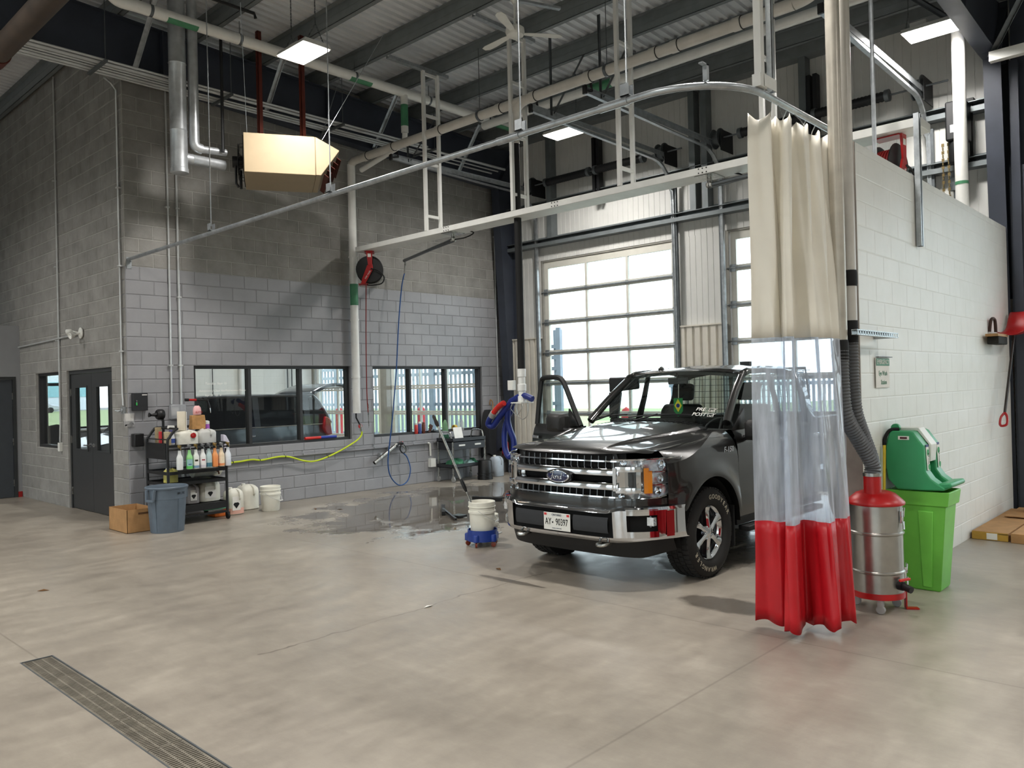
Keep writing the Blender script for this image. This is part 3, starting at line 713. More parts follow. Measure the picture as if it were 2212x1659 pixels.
# ================================================================== OVERHEAD EQUIPMENT
M('led_housing', (206,206,202), .5, var=.02)
led = M('led_diffuser', (255,246,232), .5, var=0, emis=(255,250,242), estr=LAMP)
def chain(mb, a, b, r=.006, step=.03):
    a = Vector(a); b = Vector(b); n = max(2, int((b-a).length/step))
    for i in range(n):
        p = a.lerp(b, i/n); q = a.lerp(b, (i+.85)/n); mb.bar(p, q, r*2.6 if i % 2 else r, r if i % 2 else r*2.6)
def lamp(x, y, lab, z=6.0, group=None, chains=True):
    t = thing('high_bay_lamp', lab, 'lamp', (x, y, z), group=group)
    q = MB(); q.prism([(-.20, .02), (.20, .02), (.17, .075), (-.17, .075)], 'y', y-.31, y+.31); q.v = [(v[0]+x, v[1], v[2]+z) for v in q.v]; part('housing', q, MATS['led_housing'], t, smooth=False)
    q = MB(); q.box(x-.185, y-.295, z+.006, x+.185, y+.295, z+.0195); part('diffuser', q, led, t, smooth=False)
    ld = bpy.data.lights.new('lamp_light', 'AREA'); ld.shape = 'RECTANGLE'; ld.size = .36; ld.size_y = .58; ld.energy = LAMP_W; ld.spread = R(155); ld.color = (1, .965, .92)
    lo = bpy.data.objects.new('lamp_light', ld); COL.objects.link(lo); lo.parent = t; lo.location = (0, 0, .003)
    q = MB(); q.box(x-.06, y+.05, z+.076, x+.06, y+.24, z+.17); part('driver_box', q, MATS['led_housing'], t, smooth=False)
    if chains:
        for s in (-1, 1):
            q = MB(); top = deck_z(x)-.3
            chain(q, (x-.12, y+s*.27, z+.077), (x, y+s*.27, z+.3)); chain(q, (x+.12, y+s*.27, z+.077), (x, y+s*.27, z+.3)); chain(q, (x, y+s*.27, z+.3), (x, y+s*.27, top+.25), step=.04)
            part('hanging_chain', q, MATS['galv_dark'], t, smooth=False)
lamp(1.1, -2.9, 'lit white LED lamp hanging in front of the heater pipes')
lamp(6.0, -3.1, 'lit white LED lamp hanging before the nearer overhead door')
lamp(6.28, -8.72, 'lit white LED lamp hanging above the end of the white partition')
for (x, y) in ((1.1, -8.9), (-4, -2.9), (-4, -8.7), (-9, -2.9), (-9, -8.7), (1.1, -14.5), (6.2, -14.5), (-4, -14.5), (-9, -14.5), (-4, 2.6), (-9, 3.0), (-13, -8.7)):  # out of view, added to light the hall by continuing the lamp grid
    lamp(x, y, 'added unseen white LED lamp lighting the part of the hall around the viewer', group='added lamps over the viewer', chains=False)
for (x, y) in ((2.2, 3.6), (5.6, 3.6)):  # hidden from the camera, added to brighten the bay
    lamp(x, y, 'added unseen white LED lamp brightening the bay behind the windows', group='added lamps in the bay behind the windows', z=5.2)
# ---- box beam with hangers
t = thing('service_beam', 'long white hollow beam carrying the wash booms and hose reels', 'beam', (3.885, -4.8, 4.15))
q = MB(); q.box(3.72, -9.27, 4.15, 4.05, -.28, 4.235); part('beam', q, MATS['white_paint'], t, bev=.006)
for y in (-2.6, -4.75, -6.96):
    q = MB()
    for dy in (-.05, 0, .05):
        for dz in (.018, .066): q.lathe([(.008, 0), (.008, .006)], (3.72, y+dy, 4.15+dz), 8, Matrix(((0,0,-1),(0,1,0),(1,0,0))))
    part('bolt_group', q, MATS['black_steel'], t, kind='stuff')
for i, y in enumerate((-2.13, -3.98, -5.80, -7.69)):
    h = thing('beam_hanger', ['white twin-tube hanger of the long beam, nearest the block wall', 'white twin-tube hanger of the long beam, beside the black vacuum drop', 'white twin-tube hanger of the long beam, beneath the bend of the vacuum pipe run', 'white twin-tube hanger of the long beam, just left of the curtain'][i], 'hanger', (3.885, y, 4.235), group='hangers of the long white beam')
    for x in (3.737, 4.033):
        q = MB(); q.box(x-.024, y-.024, 4.236, x+.024, y+.024, 6.74); part('post', q, MATS['white_paint'], h, smooth=False)
    for z in (4.47, 5.29, 6.05, 6.70):
        q = MB(); q.box(3.761, y-.018, z-.02, 4.009, y+.018, z+.02); part('rung', q, MATS['white_paint'], h, smooth=False)
    q = MB(); q.box(3.05, y-.04, 6.742, 4.25, y+.04, 6.75); q.box(3.05, y-.04, 6.75, 4.25, y-.032, 6.79); q.box(3.05, y+.032, 6.75, 4.25, y+.04, 6.79); part('header', q, MATS['galv'], h, smooth=False)
# ---- wash booms with their swivels
def boom(p, e, lab, grp):
    t = thing('wash_boom', lab, 'wash boom', (p[0], p[1], 4.0), group=grp)
    q = MB(); q.box(p[0]-.14, p[1]-.12, 4.14, p[0]+.14, p[1]+.12, 4.149); q.lathe([(.035, 4.02), (.045, 4.03), (.045, 4.07), (.03, 4.08), (.03, 4.14)], (p[0], p[1], 0), 14); part('swivel', q, MATS['steel'], t)
    q = MB(); d = Vector(e)-Vector((p[0], p[1], 4.05)); a = Vector((p[0], p[1], 4.05))
    q.tube([a, a+d*.5, a+d], .027, 10); q.tube([a+Vector((0, 0, -.03)), a+d*.45+Vector((0, 0, -.012))], .012, 8); part('arm', q, MATS['galv_dark'], t)
    q = MB(); q.lathe([(.03, -.03), (.03, .05), (.02, .06)], a, 12); part('knuckle', q, MATS['black_steel'], t)
    q = MB(); q.tube(spline([(p[0]+.12, p[1]-.1, 4.2), (p[0]+.1, p[1]-.35, 4.12), (p[0]+.02, p[1]-.25, 4.05), a]), .009, 6); part('feed_hose', q, MATS['black_rubber'], t)
boom((3.88, -2.58), (4.68, -.42, 4.08), 'steel swivel wash boom reaching from the white beam to the block wall', 'wash booms on the white beam')
boom((3.88, -6.96), (3.75, -8.6, 4.06), 'steel swivel wash boom on the white beam beside the curtain', 'wash booms on the white beam')
M('blue_hose', (28,72,128), .4, var=.05)
t = thing('wash_hose', 'thin blue pressure hose hanging from the boom to a loop by the wall', 'hose', (4.58, -.35, .02))
q = MB(); q.tube([(4.68, -.42, 4.08), (4.735, -.38, 4.06), (4.745, -.36, 3.97), (4.73, -.355, 3.86)], .014, 8); part('boom_end', q, MATS['steel'], t)
pts = [(4.73,-.355,3.86),(4.664,-.35,3.6),(4.575,-.35,2.944),(4.498,-.35,2.116),(4.39,-.35,1.296),(4.324,-.33,.808),(4.304,-.3,.483),(4.379,-.27,.231),(4.583,-.25,.054),(4.799,-.22,.106),(4.892,-.2,.307),(4.86,-.16,.521),(4.80,-.135,.60)]
q = MB(); q.tube(spline(pts, 6), .011, 8); part('hose', q, MATS['blue_hose'], t)
t = thing('pressure_gun', 'black and red pressure washer gun parked in a steel tube on the wall', 'pressure gun', (4.42, -.1, .48))
q = MB(); A = Vector((4.15, -.11, .484)); B = Vector((4.66, -.11, .775)); q.tube([A, B], .034, 14, cap=False); q.tube([B, A], .030, 14, cap=False); part('holster_tube', q, MATS['steel'], t)
for f in (.35, .72):
    c = A.lerp(B, f); q = MB(); q.box(c.x-.02, -.09, c.z-.02, c.x+.02, -.007, c.z+.06); part('holster_clamp', q, MATS['galv'], t, smooth=False)
q = MB(); q.tube([(4.62, -.11, .75), (4.69, -.115, .79)], [.036, .03], 10); q.tube([(4.69, -.115, .79), (4.76, -.12, .80), (4.80, -.125, .78)], [.022, .03, .02], 8); part('gun_body', q, MATS['black_plastic'], t)
q = MB(); q.tube([(4.72, -.12, .805), (4.79, -.12, .81)], .016, 8); part('red_cap', q, MATS['red_paint'], t)
q = MB(); q.tube(spline([(4.76, -.12, .78), (4.73, -.12, .68), (4.80, -.12, .61), (4.87, -.12, .66), (4.82, -.12, .76)]), .012, 8); part('trigger_guard', q, MATS['black_plastic'], t)
q = MB(); q.tube([(4.79, -.13, .75), (4.86, -.13, .66), (4.82, -.132, .59)], .012, 8); part('coupler', q, MATS['steel'], t)
# ---- hose reels
M('reel_black', (18,18,19), .45, var=.04); M('red_hose', (120,30,28), .5, var=.06)
def reel(x, y, zt, lab, ax, grp):
    """spring reel hanging under the beam; ax: direction of the drum's axis"""
    t = thing('hose_reel', lab, 'hose reel', (x, y, zt-.58), group=grp); a = Vector(ax).normalized(); s = a.cross(Vector((0,0,1)))
    A = Matrix((s, Vector((0,0,1)).cross(a).cross(a)*-1 if False else a.cross(s), a)).transposed(); c = Vector((x, y, zt-.31))
    q = MB(); q.lathe([(.03, -.09), (.225, -.09), (.232, -.084), (.225, -.078), (.05, -.074), (.05, .074), (.225, .078), (.232, .084), (.225, .09), (.03, .09)], c, 30, A); part('spool', q, MATS['reel_black'], t)
    q = MB()
    for k in range(5): q.lathe([(.165+.0*k, -.06+k*.028), (.185, -.052+k*.028), (.185, -.044+k*.028), (.165, -.036+k*.028)], c, 26, A, cap=False)
    part('wound_hose', q, MATS['red_hose'], t)
    q = MB(); f = c-a*.125
    def P(u, v, w=0): return f+s*u+Vector((0,0,1))*v-a*w
    for (pl) in ([(-.055, .31), (.055, .31), (.045, .06), (-.02, .03)], [(.05, .08), (.06, .0), (-.08, -.26), (-.15, -.26), (-.13, -.17), (-.04, .06)]):
        v0 = [P(u, v) for u, v in pl]; v1 = [P(u, v, .022) for u, v in pl]; n = len(pl)
        q.add(v0+v1, [tuple(range(n)), tuple(range(2*n-1, n-1, -1))]+[(i, i+n, (i+1) % n+n, (i+1) % n) for i in range(n)])
    part('arm_bracket', q, MATS['red_paint'], t, bev=.004)
    q = MB(); p0 = c+Vector((0,0,.30)); q.obox(p0, (.16, .26, .012), Matrix((s, a, Vector((0,0,1)))).transposed()); q.obox(f+Vector((0,0,-.255))+s*-.11+a*.1, (.16, .16, .02), Matrix((s, a, Vector((0,0,1)))).transposed()); part('base_plate', q, MATS['red_paint'], t, smooth=False, kind='stuff')
    q = MB(); q.obox(f-a*.024+Vector((0,0,.23)), (.055, .003, .06), Matrix((s, a, Vector((0,0,1)))).transposed()); part('label_plate', q, MATS['paper'], t, smooth=False)
    q = MB(); h0 = f-a*.03; q.tube(spline([h0+s*.02, h0+s*.14+Vector((0,0,-.03)), h0+s*.24+Vector((0,0,-.14)), h0+s*.2+Vector((0,0,-.25)), h0+s*.05+Vector((0,0,-.28)), h0-s*.05+Vector((0,0,-.27))+a*.05]), .011, 8); part('inlet_hose', q, MATS['black_rubber'], t)
    q = MB(); text(q, 'cox reels', f-a*.0245+s*-.035+Vector((0,0,-.1)), s*.55+Vector((0,0,.83)), Vector((0,0,.55))-s*.83, .045, .002); part('lettering', q, MATS['paper'], t, smooth=False)
    return t, c, s
rx = Vector((.62, .78, 0))
reel(3.90, -.44, 4.15, 'red and black hose reel under the white beam end by the block wall', rx, 'hose reels under the white beam')
reel(3.90, -8.93, 4.15, 'red and black hose reel seen above the white partition', Vector((.1, .99, 0)), 'hose reels under the white beam')
q = MB(); q.tube(spline([(3.77, -.5, 3.60), (3.80, -.42, 2.6), (3.86, -.33, 1.75), (3.90, -.3, 1.38)]), .009, 8); t = thing('air_hose', 'thin red hose hanging straight down from the reel beside the drain pipe', 'hose', (3.85, -.4, 1.1)); part('hose', q, MATS['red_hose'], t)
q = MB(); q.tube([(3.90, -.3, 1.55), (3.905, -.3, 1.3)], .013, 8); q.tube([(3.905, -.3, 1.3), (3.91, -.3, 1.12)], [.008, .005], 8); part('quick_coupler', q, MATS['steel'], t)
# ---- curtain rail
t = thing('curtain_rail', 'galvanised curtain rail running from the block corner to a quarter bend', 'rail', (.05, -4.5, 3.66))
path = [(.05, -.02, 3.69), (.05, -4, 3.69), (.05, -8.5, 3.69)]+[(.65-.6*math.cos(R(a)), -8.57-.6*math.sin(R(a)), 3.69) for a in range(6, 90, 6)]+[(.65, -9.17, 3.69), (1.3, -9.175, 3.69), (2.05, -9.18, 3.69)]
q = MB(); q.tube(path, .024, 10); part('track', q, MATS['galv'], t)
q = MB(); q.box(.02, -.012, 3.56, .09, -.006, 3.72); q.box(.03, -.06, 3.66, .08, -.01, 3.668); part('wall_bracket', q, MATS['galv'], t, smooth=False)
for (x, y) in ((.05, -2.47), (.05, -4.95), (.05, -7.48), (.05, -8.46)):
    q = MB(); q.tube([(x, y, 3.77), (x, y, deck_z(.1)-.3)], .006, 6); part('hanger_rod', q, MATS['galv'], t)
    q = MB(); q.box(x-.03, y-.035, 3.715, x+.03, y+.035, 3.722); q.box(x-.03, y-.035, 3.715, x-.026, y+.035, 3.80); q.box(x+.026, y-.035, 3.715, x+.03, y+.035, 3.80); part('hanger_clevis', q, MATS['galv'], t, smooth=False)
for y in (-7.35, -8.35):
    q = MB(); q.tube([(.05, y-.12, 3.69), (.05, y+.12, 3.69)], .03, 10); part('splice_sleeve', q, MATS['galv'], t)
q = MB(); q.box(.17, -9.0, 3.715, .2, -8.97, 3.82); q.box(.12, -9.0, 3.81, .2, -8.97, 3.82); part('end_hook', q, MATS['galv'], t, smooth=False)
q = MB(); q.box(.565, -9.185, 3.72, .615, -9.135, 6.12); part('support_post', q, MATS['white_paint'], t, smooth=False)
q = MB(); q.box(.70, -9.2, 3.72, .74, -9.196, 6.12); q.box(.70, -9.2, 3.72, .704, -9.16, 6.12); q.box(.736, -9.2, 3.72, .74, -9.16, 6.12); part('support_channel', q, MATS['galv'], t, smooth=False)
q = MB(); q.box(.57, -9.21, 3.72, .74, -9.205, 3.80); q.box(.52, -9.2, 3.715, .62, -9.14, 3.80); part('support_bracket', q, MATS['white_paint'], t, smooth=False)
# ---- wash-bay curtain
M('vinyl_white', (232,227,214), .42, var=.03, scale=3); M('vinyl_red', (182,24,34), .38, var=.05, scale=4)
glassmat('vinyl_clear', (224,231,240), .12, .05, .52, (228,234,244))
CB = [(.86,-8.90),(.91,-8.98),(.89,-9.08),(.97,-9.13),(.91,-9.165),(.77,-9.16),(.735,-9.205),(.78,-9.25),(.93,-9.225),(1.05,-9.19),(1.04,-9.25),(1.01,-9.32),(.985,-9.39),(.985,-9.44),(1.07,-9.43),(1.20,-9.37),(1.22,-9.42),(1.26,-9.455),(1.38,-9.40),(1.47,-9.36),(1.56,-9.30)]
CT = [(a_+.09, b_-.01) for a_, b_ in [(.56,-9.03),(.60,-9.09),(.64,-9.16),(.72,-9.11),(.76,-9.13),(.74,-9.20),(.77,-9.235),(.82,-9.21),(.88,-9.12),(.96,-9.11),(.99,-9.19),(1.01,-9.235),(1.08,-9.22),(1.12,-9.12),(1.20,-9.12),(1.24,-9.22),(1.30,-9.22),(1.37,-9.12),(1.46,-9.22),(1.56,-9.12),(1.70,-9.21)]]
SB = spline([(a, b, 0) for a, b in CB], 7); ST = spline([(a, b, 0) for a, b in CT], 7)
def curtain(z0, z1, nz, wob=0):
    q = MB(); n = len(SB)-1
    def fn(u, v):
        i = min(int(u*n+.5), n); z = z0+(z1-z0)*v; h = (z/3.6)**1.15; p = SB[i].lerp(ST[i], h)
        if z0 < .5: z = z + .014*math.sin(i*.35)*(1-v)
        if z1 > 3.5: z = z - .05*abs(math.sin(i/n*PI*10))*v**6
        return (p.x+.006*math.sin(z*5+i*.5), p.y+.006*math.cos(z*4+i*.7), z)
    q.grid(fn, n, nz); return q
t = thing('wash_bay_curtain', 'gathered vinyl curtain, off-white above, clear in the middle, red at the foot', 'curtain', (1.05, -9.2, .02))
part('upper_panel', curtain(2.06, 3.60, 14), MATS['vinyl_white'], t, ang=80, solid=.002, label='off-white opaque upper panel of the curtain', fix=False)
part('clear_panel', curtain(.75, 2.07, 14), MATS['vinyl_clear'], t, ang=80, label='clear see-through middle panel of the curtain', fix=False)
part('red_skirt', curtain(.045, .77, 8), MATS['vinyl_red'], t, ang=80, solid=.002, label='red lower panel of the curtain', fix=False)
for i in range(2, 21, 3):
    p = CT[i]; q = MB(); q.tube([(p[0], -9.175, 3.66), (p[0], -9.175+(p[1]+9.175)*.5, 3.62), (p[0], p[1], 3.56)], .004, 5); part('hook', q, MATS['steel'], t)
# ---- vacuum pipe run, its wye and the drop with the hose
t = thing('vacuum_pipe', 'beige plastic vacuum pipe running overhead from the block wall towards the curtain', 'pipe', (3.8, -4.2, 5.68))
q = MB(); q.tube([(3.785, -.13, 5.70), (3.79, -.2, 5.745), (3.8, -.32, 5.755), (3.8, -4, 5.755), (3.8, -8.05, 5.755)], .068, 14); part('run', q, MATS['beige_pvc'], t)
for y in (-.55, -1.25, -2.4, -3.7, -4.35, -5.3, -6.3, -6.6, -7.4):
    q = MB(); q.tube([(3.8, y-.05, 5.755), (3.8, y+.05, 5.755)], .076, 14); part('coupling', q, MATS['beige_pvc'], t)
    q = MB(); q.tube([(3.8, y-.058, 5.755), (3.8, y-.05, 5.755)], .0775, 14); part('joint_ring', q, MATS['black_plastic'], t)
for y in (-3.3, -5.6, -7.8):
    q = MB(); q.tube([(3.8, y-.02, 5.755), (3.8, y+.02, 5.755)], .08, 14); q.tube([(3.8, y, 5.83), (3.8, y, 6.75)], .006, 6); part('pipe_hanger', q, MATS['galv_dark'], t)
q = MB(); q.tube(spline([(3.8, -4.25, 5.755), (3.8, -4.1, 5.72), (3.82, -3.97, 5.60), (3.84, -3.96, 5.42)]), .066, 14); q.tube([(3.84, -3.96, 5.45), (3.84, -3.96, 5.2)], .06, 14); part('wye', q, MATS['beige_pvc'], t)
q = MB(); q.tube(spline([(3.8, -8.05, 5.755), (3.8, -8.25, 5.8), (3.8, -8.4, 6.0), (3.78, -8.42, 6.3)]), .068, 14); part('upward_bend', q, MATS['beige_pvc'], t)
t = thing('drain_downpipe', 'white plastic drain pipe down the block wall between the two windows', 'pipe', (3.785, -.12, 1.38))
q = MB(); q.tube([(3.785, -.13, 1.38), (3.785, -.13, 5.70)], .068, 18); part('pipe', q, MATS['white_pvc'], t)
for z in (2.0, 3.0, 4.1):
    q = MB(); q.lathe([(.074, z-.015), (.074, z+.015)], (3.785, -.13, 0), 18); q.box(3.77, -.06, z-.01, 3.80, -.007, z+.01); part('pipe_clamp', q, MATS['white_pvc'], t)
M('green_tape', (70,130,95), .5, var=.1)
q = MB(); q.lathe([(.0705, 3.25), (.0705, 3.62)], (3.785, -.13, 0), 18, cap=False); part('pipe_marker', q, MATS['green_tape'], t, label='green pipe marker band')
q = MB(); q.tube([(3.79, -.10, 1.39), (3.79, -.10, 1.30), (3.84, -.10, 1.22), (3.87, -.10, 1.16)], .014, 8); part('outlet_elbow', q, MATS['black_plastic'], t)
q = MB(); q.tube([(3.87, -.10, 1.18), (3.90, -.10, 1.06)], .022, 10); part('tap_body', q, MATS['steel'], t)
q = MB(); q.lathe([(.012, -.03), (.04, -.03), (.04, -.022), (.012, -.02)], (3.87, -.13, 1.15), 14, Matrix(((1,0,0),(0,0,-1),(0,1,0)))); part('tap_wheel', q, MATS['red_paint'], t)
# overhead white drain line along x with a drop
t = thing('drain_line', 'white plastic drain pipe running overhead along the dark rafter', 'pipe', (3.0, -1.5, 6.5))
q = MB(); q.tube(spline([(-.95, -1.9, 6.78), (-.75, -1.6, 6.66), (-.6, -1.5, 6.6), (-.4, -1.5, 6.6)], 5)+[(3, -1.5, 6.6), (6.6, -1.5, 6.6)], .075, 16); part('run', q, MATS['white_pvc'], t)
q = MB(); q.tube([(3.87, -1.5, 6.6), (3.87, -1.5, 5.95)], .06, 14); q.tube(spline([(3.87, -1.5, 5.95), (3.89, -1.46, 5.85), (3.94, -1.3, 5.8), (3.95, -.2, 5.62)]), .045, 12); part('drop', q, MATS['white_pvc'], t)
for x in (-.2, 1.0, 2.9, 4.4, 5.8):
    q = MB(); q.lathe([(.0765, x-.02), (.0765, x+.02)], (0, -1.5, 6.6), 16, Matrix(((0,0,1),(0,1,0),(-1,0,0)))); q.tube([(x, -1.5, 6.67), (x, -1.5, 6.85)], .006, 6); part('pipe_hanger', q, MATS['galv_dark'], t)
for x in (.2, 3.0, 6.2):
    q = MB(); vs = []
    for k in range(7):
        a = R(-150+k*20); vs += [(x-.2, -1.5+.0765*math.cos(a), 6.6+.0765*math.sin(a)), (x+.2, -1.5+.0765*math.cos(a), 6.6+.0765*math.sin(a))]
    q.add(vs, [(2*k, 2*k+1, 2*k+3, 2*k+2) for k in range(6)]); part('pipe_marker', q, MATS['green_tape'], t, fix=False)
q = MB(); q.lathe([(.0612, 6.05), (.0612, 6.4)], (3.87, -1.5, 0), 14, cap=False); part('pipe_marker', q, MATS['green_tape'], t)
# second pipe parallel to the vacuum run, and the brown pipe at top left
t = thing('roof_drain_pipe', 'pale pipe running behind and above the beige vacuum pipe', 'pipe', (5.6, -5, 6.3))
q = MB(); q.tube([(5.6, -1.6, 6.42), (5.6, -9.0, 6.42)], .07, 14); part('run', q, MATS['white_pvc'], t)
q = MB(); q.tube([(5.6, -4.4, 6.42), (5.6, -3.9, 6.42)], .0715, 14, cap=False); part('pipe_marker', q, MATS['green_tape'], t)
M('brown_pipe', (64,54,46), .6, var=.15, scale=5)
t = thing('exhaust_pipe', 'dull brown exhaust pipe crossing the upper left corner', 'pipe', (-2.0, -3, 5.3))
q = MB(); q.tube([(-2.0, -.9, 5.4), (-2.0, -5.6, 5.4)], .11, 18); part('run', q, MATS['brown_pipe'], t)
q = MB(); q.tube([(-2.0, -2.0, 5.4), (-2.0, -1.75, 5.4)], .122, 18); q.tube([(-2.0, -1.4, 5.4), (-2.0, -1.3, 5.4)], .122, 18); part('coupling', q, MATS['brown_iron'], t)
q = MB(); q.tube([(-2.0, -1.1, 5.4), (-2.0, -.85, 5.4)], .112, 18, cap=False); part('pipe_marker', q, MATS['green_tape'], t)
q = MB(); q.tube([(-2.0, -4.6, 5.5), (-2.0, -4.6, 6.95)], .008, 6); q.tube([(-2.0, -4.63, 5.4), (-2.0, -4.57, 5.4)], .116, 18); part('pipe_hanger', q, MATS['galv_dark'], t)
# conduits on trapezes below the rafter
for i, yy in enumerate((-.40, -.49, -.58, -.67, -.77, -.88)):
    q = MB(); q.tube([(-6, yy, 6.07), ([7.0, 5.6, 7.0, .55, 7.0, 4.9][i], yy, 6.07)], [.016, .02, .013, .016, .024, .016][i], 8)
    single('conduit', q, MATS['emt'], ['first', 'second', 'third', 'fourth', 'fifth', 'sixth'][i]+' metal conduit from the block wall in the bundle under the navy rafter', 'conduit', group='conduits under the rafter')
for i, x in enumerate((-2.4, -.55, 1.15, 3.05, 5.0)):
    q = MB(); q.box(x-.02, -.98, 6.015, x+.02, -.37, 6.045); q.tube([(x, -.95, 6.03), (x, -.95, 6.9)], .006, 6)
    single('conduit_trapeze', q, MATS['galv_dark'], 'slotted strut trapeze under the conduit bundle, '+['first', 'second', 'third', 'fourth', 'fifth'][i]+' from the left', 'trapeze', group='trapezes under the conduit bundle', smooth=False)
# conduits down the walls
def wall_conduit(pts, r, lab, clips=(), cat='conduit', mat='emt', wall='y'):
    t = thing('wall_conduit', lab, cat, pts[-1], group='conduits on the block walls'); q = MB(); q.tube(pts, r, 8); part('conduit', q, MATS[mat], t)
    for z in clips:
        p = pts[-1]; q = MB(); q.box(p[0]-.03, p[1]-.03, z-.01, p[0]+.03, p[1]+.03, z+.01); part('strap', q, MATS[mat], t, smooth=False)
    return t
wall_conduit([(-.03, 2.66, 7.0), (-.03, 2.66, 4), (-.03, 2.665, 1.35), (-.03, 2.68, 1.25), (-.03, 2.70, 1.05)], .014, 'thin conduit down the bare block wall ending at a switch left of the double door', (2.7, 3.9, 5.3))
t = single('switch_box', MB().box(-.055, 2.66, .90, -.004, 2.74, 1.04), MATS['white_plastic'], 'small white switch box on the wall left of the double door', 'switch', bev=.004)
wall_conduit([(-.2, .06, 6.2), (-.1, .1, 6.17), (-.03, .1, 6.08), (-.03, .1, 3.5), (-.03, .1, 1.8), (-.03, .085, 1.72), (-.03, .085, 1.64)], .014, 'thin conduit down the corner of the bare block wall', (2.4, 3.6, 4.7))
wall_conduit([(-.03, 4.79, 2.70), (-.03, 1.74, 2.75)], .014, 'horizontal conduit across the bare block wall to the emergency light')
t = thing('emergency_light', 'twin-head white emergency light on the bare block wall', 'emergency light', (-.06, 1.68, 2.7))
A = Matrix(((0,0,-1),(0,1,0),(1,0,0)))
q = MB(); q.lathe([(.085, .02), (.085, .035), (.05, .045)], (0, 1.68, 2.76), 18, A); q.lathe([(.05, .006), (.05, .02)], (0, 1.68, 2.76), 14, A); part('base', q, MATS['white_plastic'], t)
for s in (-1, 1):
    d = Vector((-.75, s*.45+.3, -.25)).normalized(); c = Vector((-.12, 1.68+s*.05+.02, 2.76+.03*s)); q = MB(); q.tube([(-.04, 1.68+s*.03, 2.76), c], .012, 8); u = d.orthogonal().normalized()
    q.lathe([(.02, -.04), (.04, -.02), (.05, .04), (.045, .045), (.0, .03)], c+d*.04, 14, Matrix((u, d.cross(u), d)).transposed()); part('lamp_head', q, MATS['white_plastic'], t)
wall_conduit([(.611, -.03, 6.3), (.611, -.03, 4), (.605, -.03, 1.8), (.60, -.03, 1.64)], .013, 'left one of two conduits down the grey wall above the cart', (2.2, 4.5))
wall_conduit([(.745, -.03, 6.3), (.745, -.03, 3.2), (.745, -.03, .5)], .016, 'right one of two conduits down the grey wall above the cart', (2.2, 3.2, 4.5))
wall_conduit([(7.42, -.03, 5.8), (7.42, -.03, .95)], .012, 'conduit down the grey wall beside the tapered column', (4.9,))
wall_conduit([(.95, -.035, .72), (5.45, -.035, .745)], .018, 'horizontal grey pipe along the wall below the windows', mat='mortar_grey')
wall_conduit([(5.62, -.035, .75), (7.35, -.035, .77)], .018, 'horizontal grey pipe along the wall behind the utility cart', mat='mortar_grey')
for i, x in enumerate((2.1, 2.75, 3.6, 4.2, 5.1)):
    q = MB(); q.tube([(x, -.008, .80), (x, -.06, .795), (x, -.07, .76), (x, -.05, .73)], .006, 6); single('pipe_hook', q, MATS['galv'], f'small wall hook over the grey pipe, {["first","second","third","fourth","fifth"][i]} from the cart', 'hook', group='hooks over the wall pipe')
q = MB(); q.tube(spline([(5.46, -.035, .745), (5.50, -.035, .74), (5.52, -.035, .70), (5.53, -.035, .5)]), .018, 8); q.box(5.49, -.09, .29, 5.61, -.007, .45); single('outlet_box', q, MATS['white_plastic'], 'grey-white weatherproof outlet box low on the wall left of the utility cart', 'outlet', bev=.004)
# ---- unit heater with flues and hangers
M('heater_cream', (164,147,120), .38, var=.02); M('heater_grey', (150,138,122), .5, var=.03)
t = thing('unit_heater', 'cream box-shaped unit heater with louvred nose hanging by the block wall', 'heater', (1.6, -1.4, 4.76))
HM = Matrix.Translation((.965, -1.6, 4.764)) @ Matrix.Rotation(R(-30), 4, 'Z') @ Matrix.Diagonal((.81, 1.11, .865, 1)) @ Matrix.Translation((-1.0, 1.5, -4.795))
q = MB(); q.prism([(1.0, 4.795), (2.17, 4.795), (2.17, 5.42), (1.0, 5.42)], 'y', -1.5, -.6); part('cabinet', q.xf(HM), MATS['heater_cream'], t, bev=.01)
q = MB(); q.prism([(2.172, 4.80), (2.26, 4.80), (2.58, 5.22), (2.172, 5.42)], 'y', -1.5, -.6); part('nose', q.xf(HM), MATS['heater_cream'], t, bev=.008)
q = MB(); q.box(.985, -1.46, 4.83, .998, -.64, 5.39); part('back_plate', q.xf(HM), MATS['black_steel'], t, smooth=False)
for k in range(5):
    f = .12+k*.17; p = Vector((2.28, 0, 4.79)).lerp(Vector((2.60, 0, 5.20)), f); q = MB(); q.obox((p.x+.03, -1.05, p.z-.03), (.09, .86, .006), Matrix.Rotation(R(35), 3, 'Y')); part('louvre', q.xf(HM), MATS['brown_iron'], t, smooth=False)
q = MB(); q.tube([(.97, -1.05, 5.1), (.80, -1.05, 5.1)], .09, 16); part('motor', q.xf(HM), MATS['black_steel'], t)
q = MB(); A = Matrix(((0,0,1),(0,1,0),(-1,0,0)))
for r_ in (.1, .2, .28): q.lathe([(r_, -.905), (r_+.008, -.9), (r_, -.895)], (1.8, -1.05, 5.1), 26, A, cap=False)
for k in range(10):
    a = 2*PI*k/10; q.tube([(.99, -1.05+.05*math.cos(a), 5.1+.05*math.sin(a)), (.90, -1.05+.15*math.cos(a), 5.1+.15*math.sin(a)), (.92, -1.05+.28*math.cos(a), 5.1+.28*math.sin(a)), (.99, -1.05+.29*math.cos(a), 5.1+.29*math.sin(a))], .005, 5)
part('fan_guard', q.xf(HM), MATS['black_steel'], t)
q = MB(); q.tube([(.86, -1.15, 5.0), (.86, -1.15, 4.72), (.9, -1.15, 4.66)], .022, 8); part('gas_valve', q.xf(HM), MATS['black_steel'], t)
q = MB(); q.tube([(.93, -.95, 5.0), (.93, -.95, 4.7)], .025, 8); part('gas_trap', q.xf(HM), MATS['black_steel'], t)
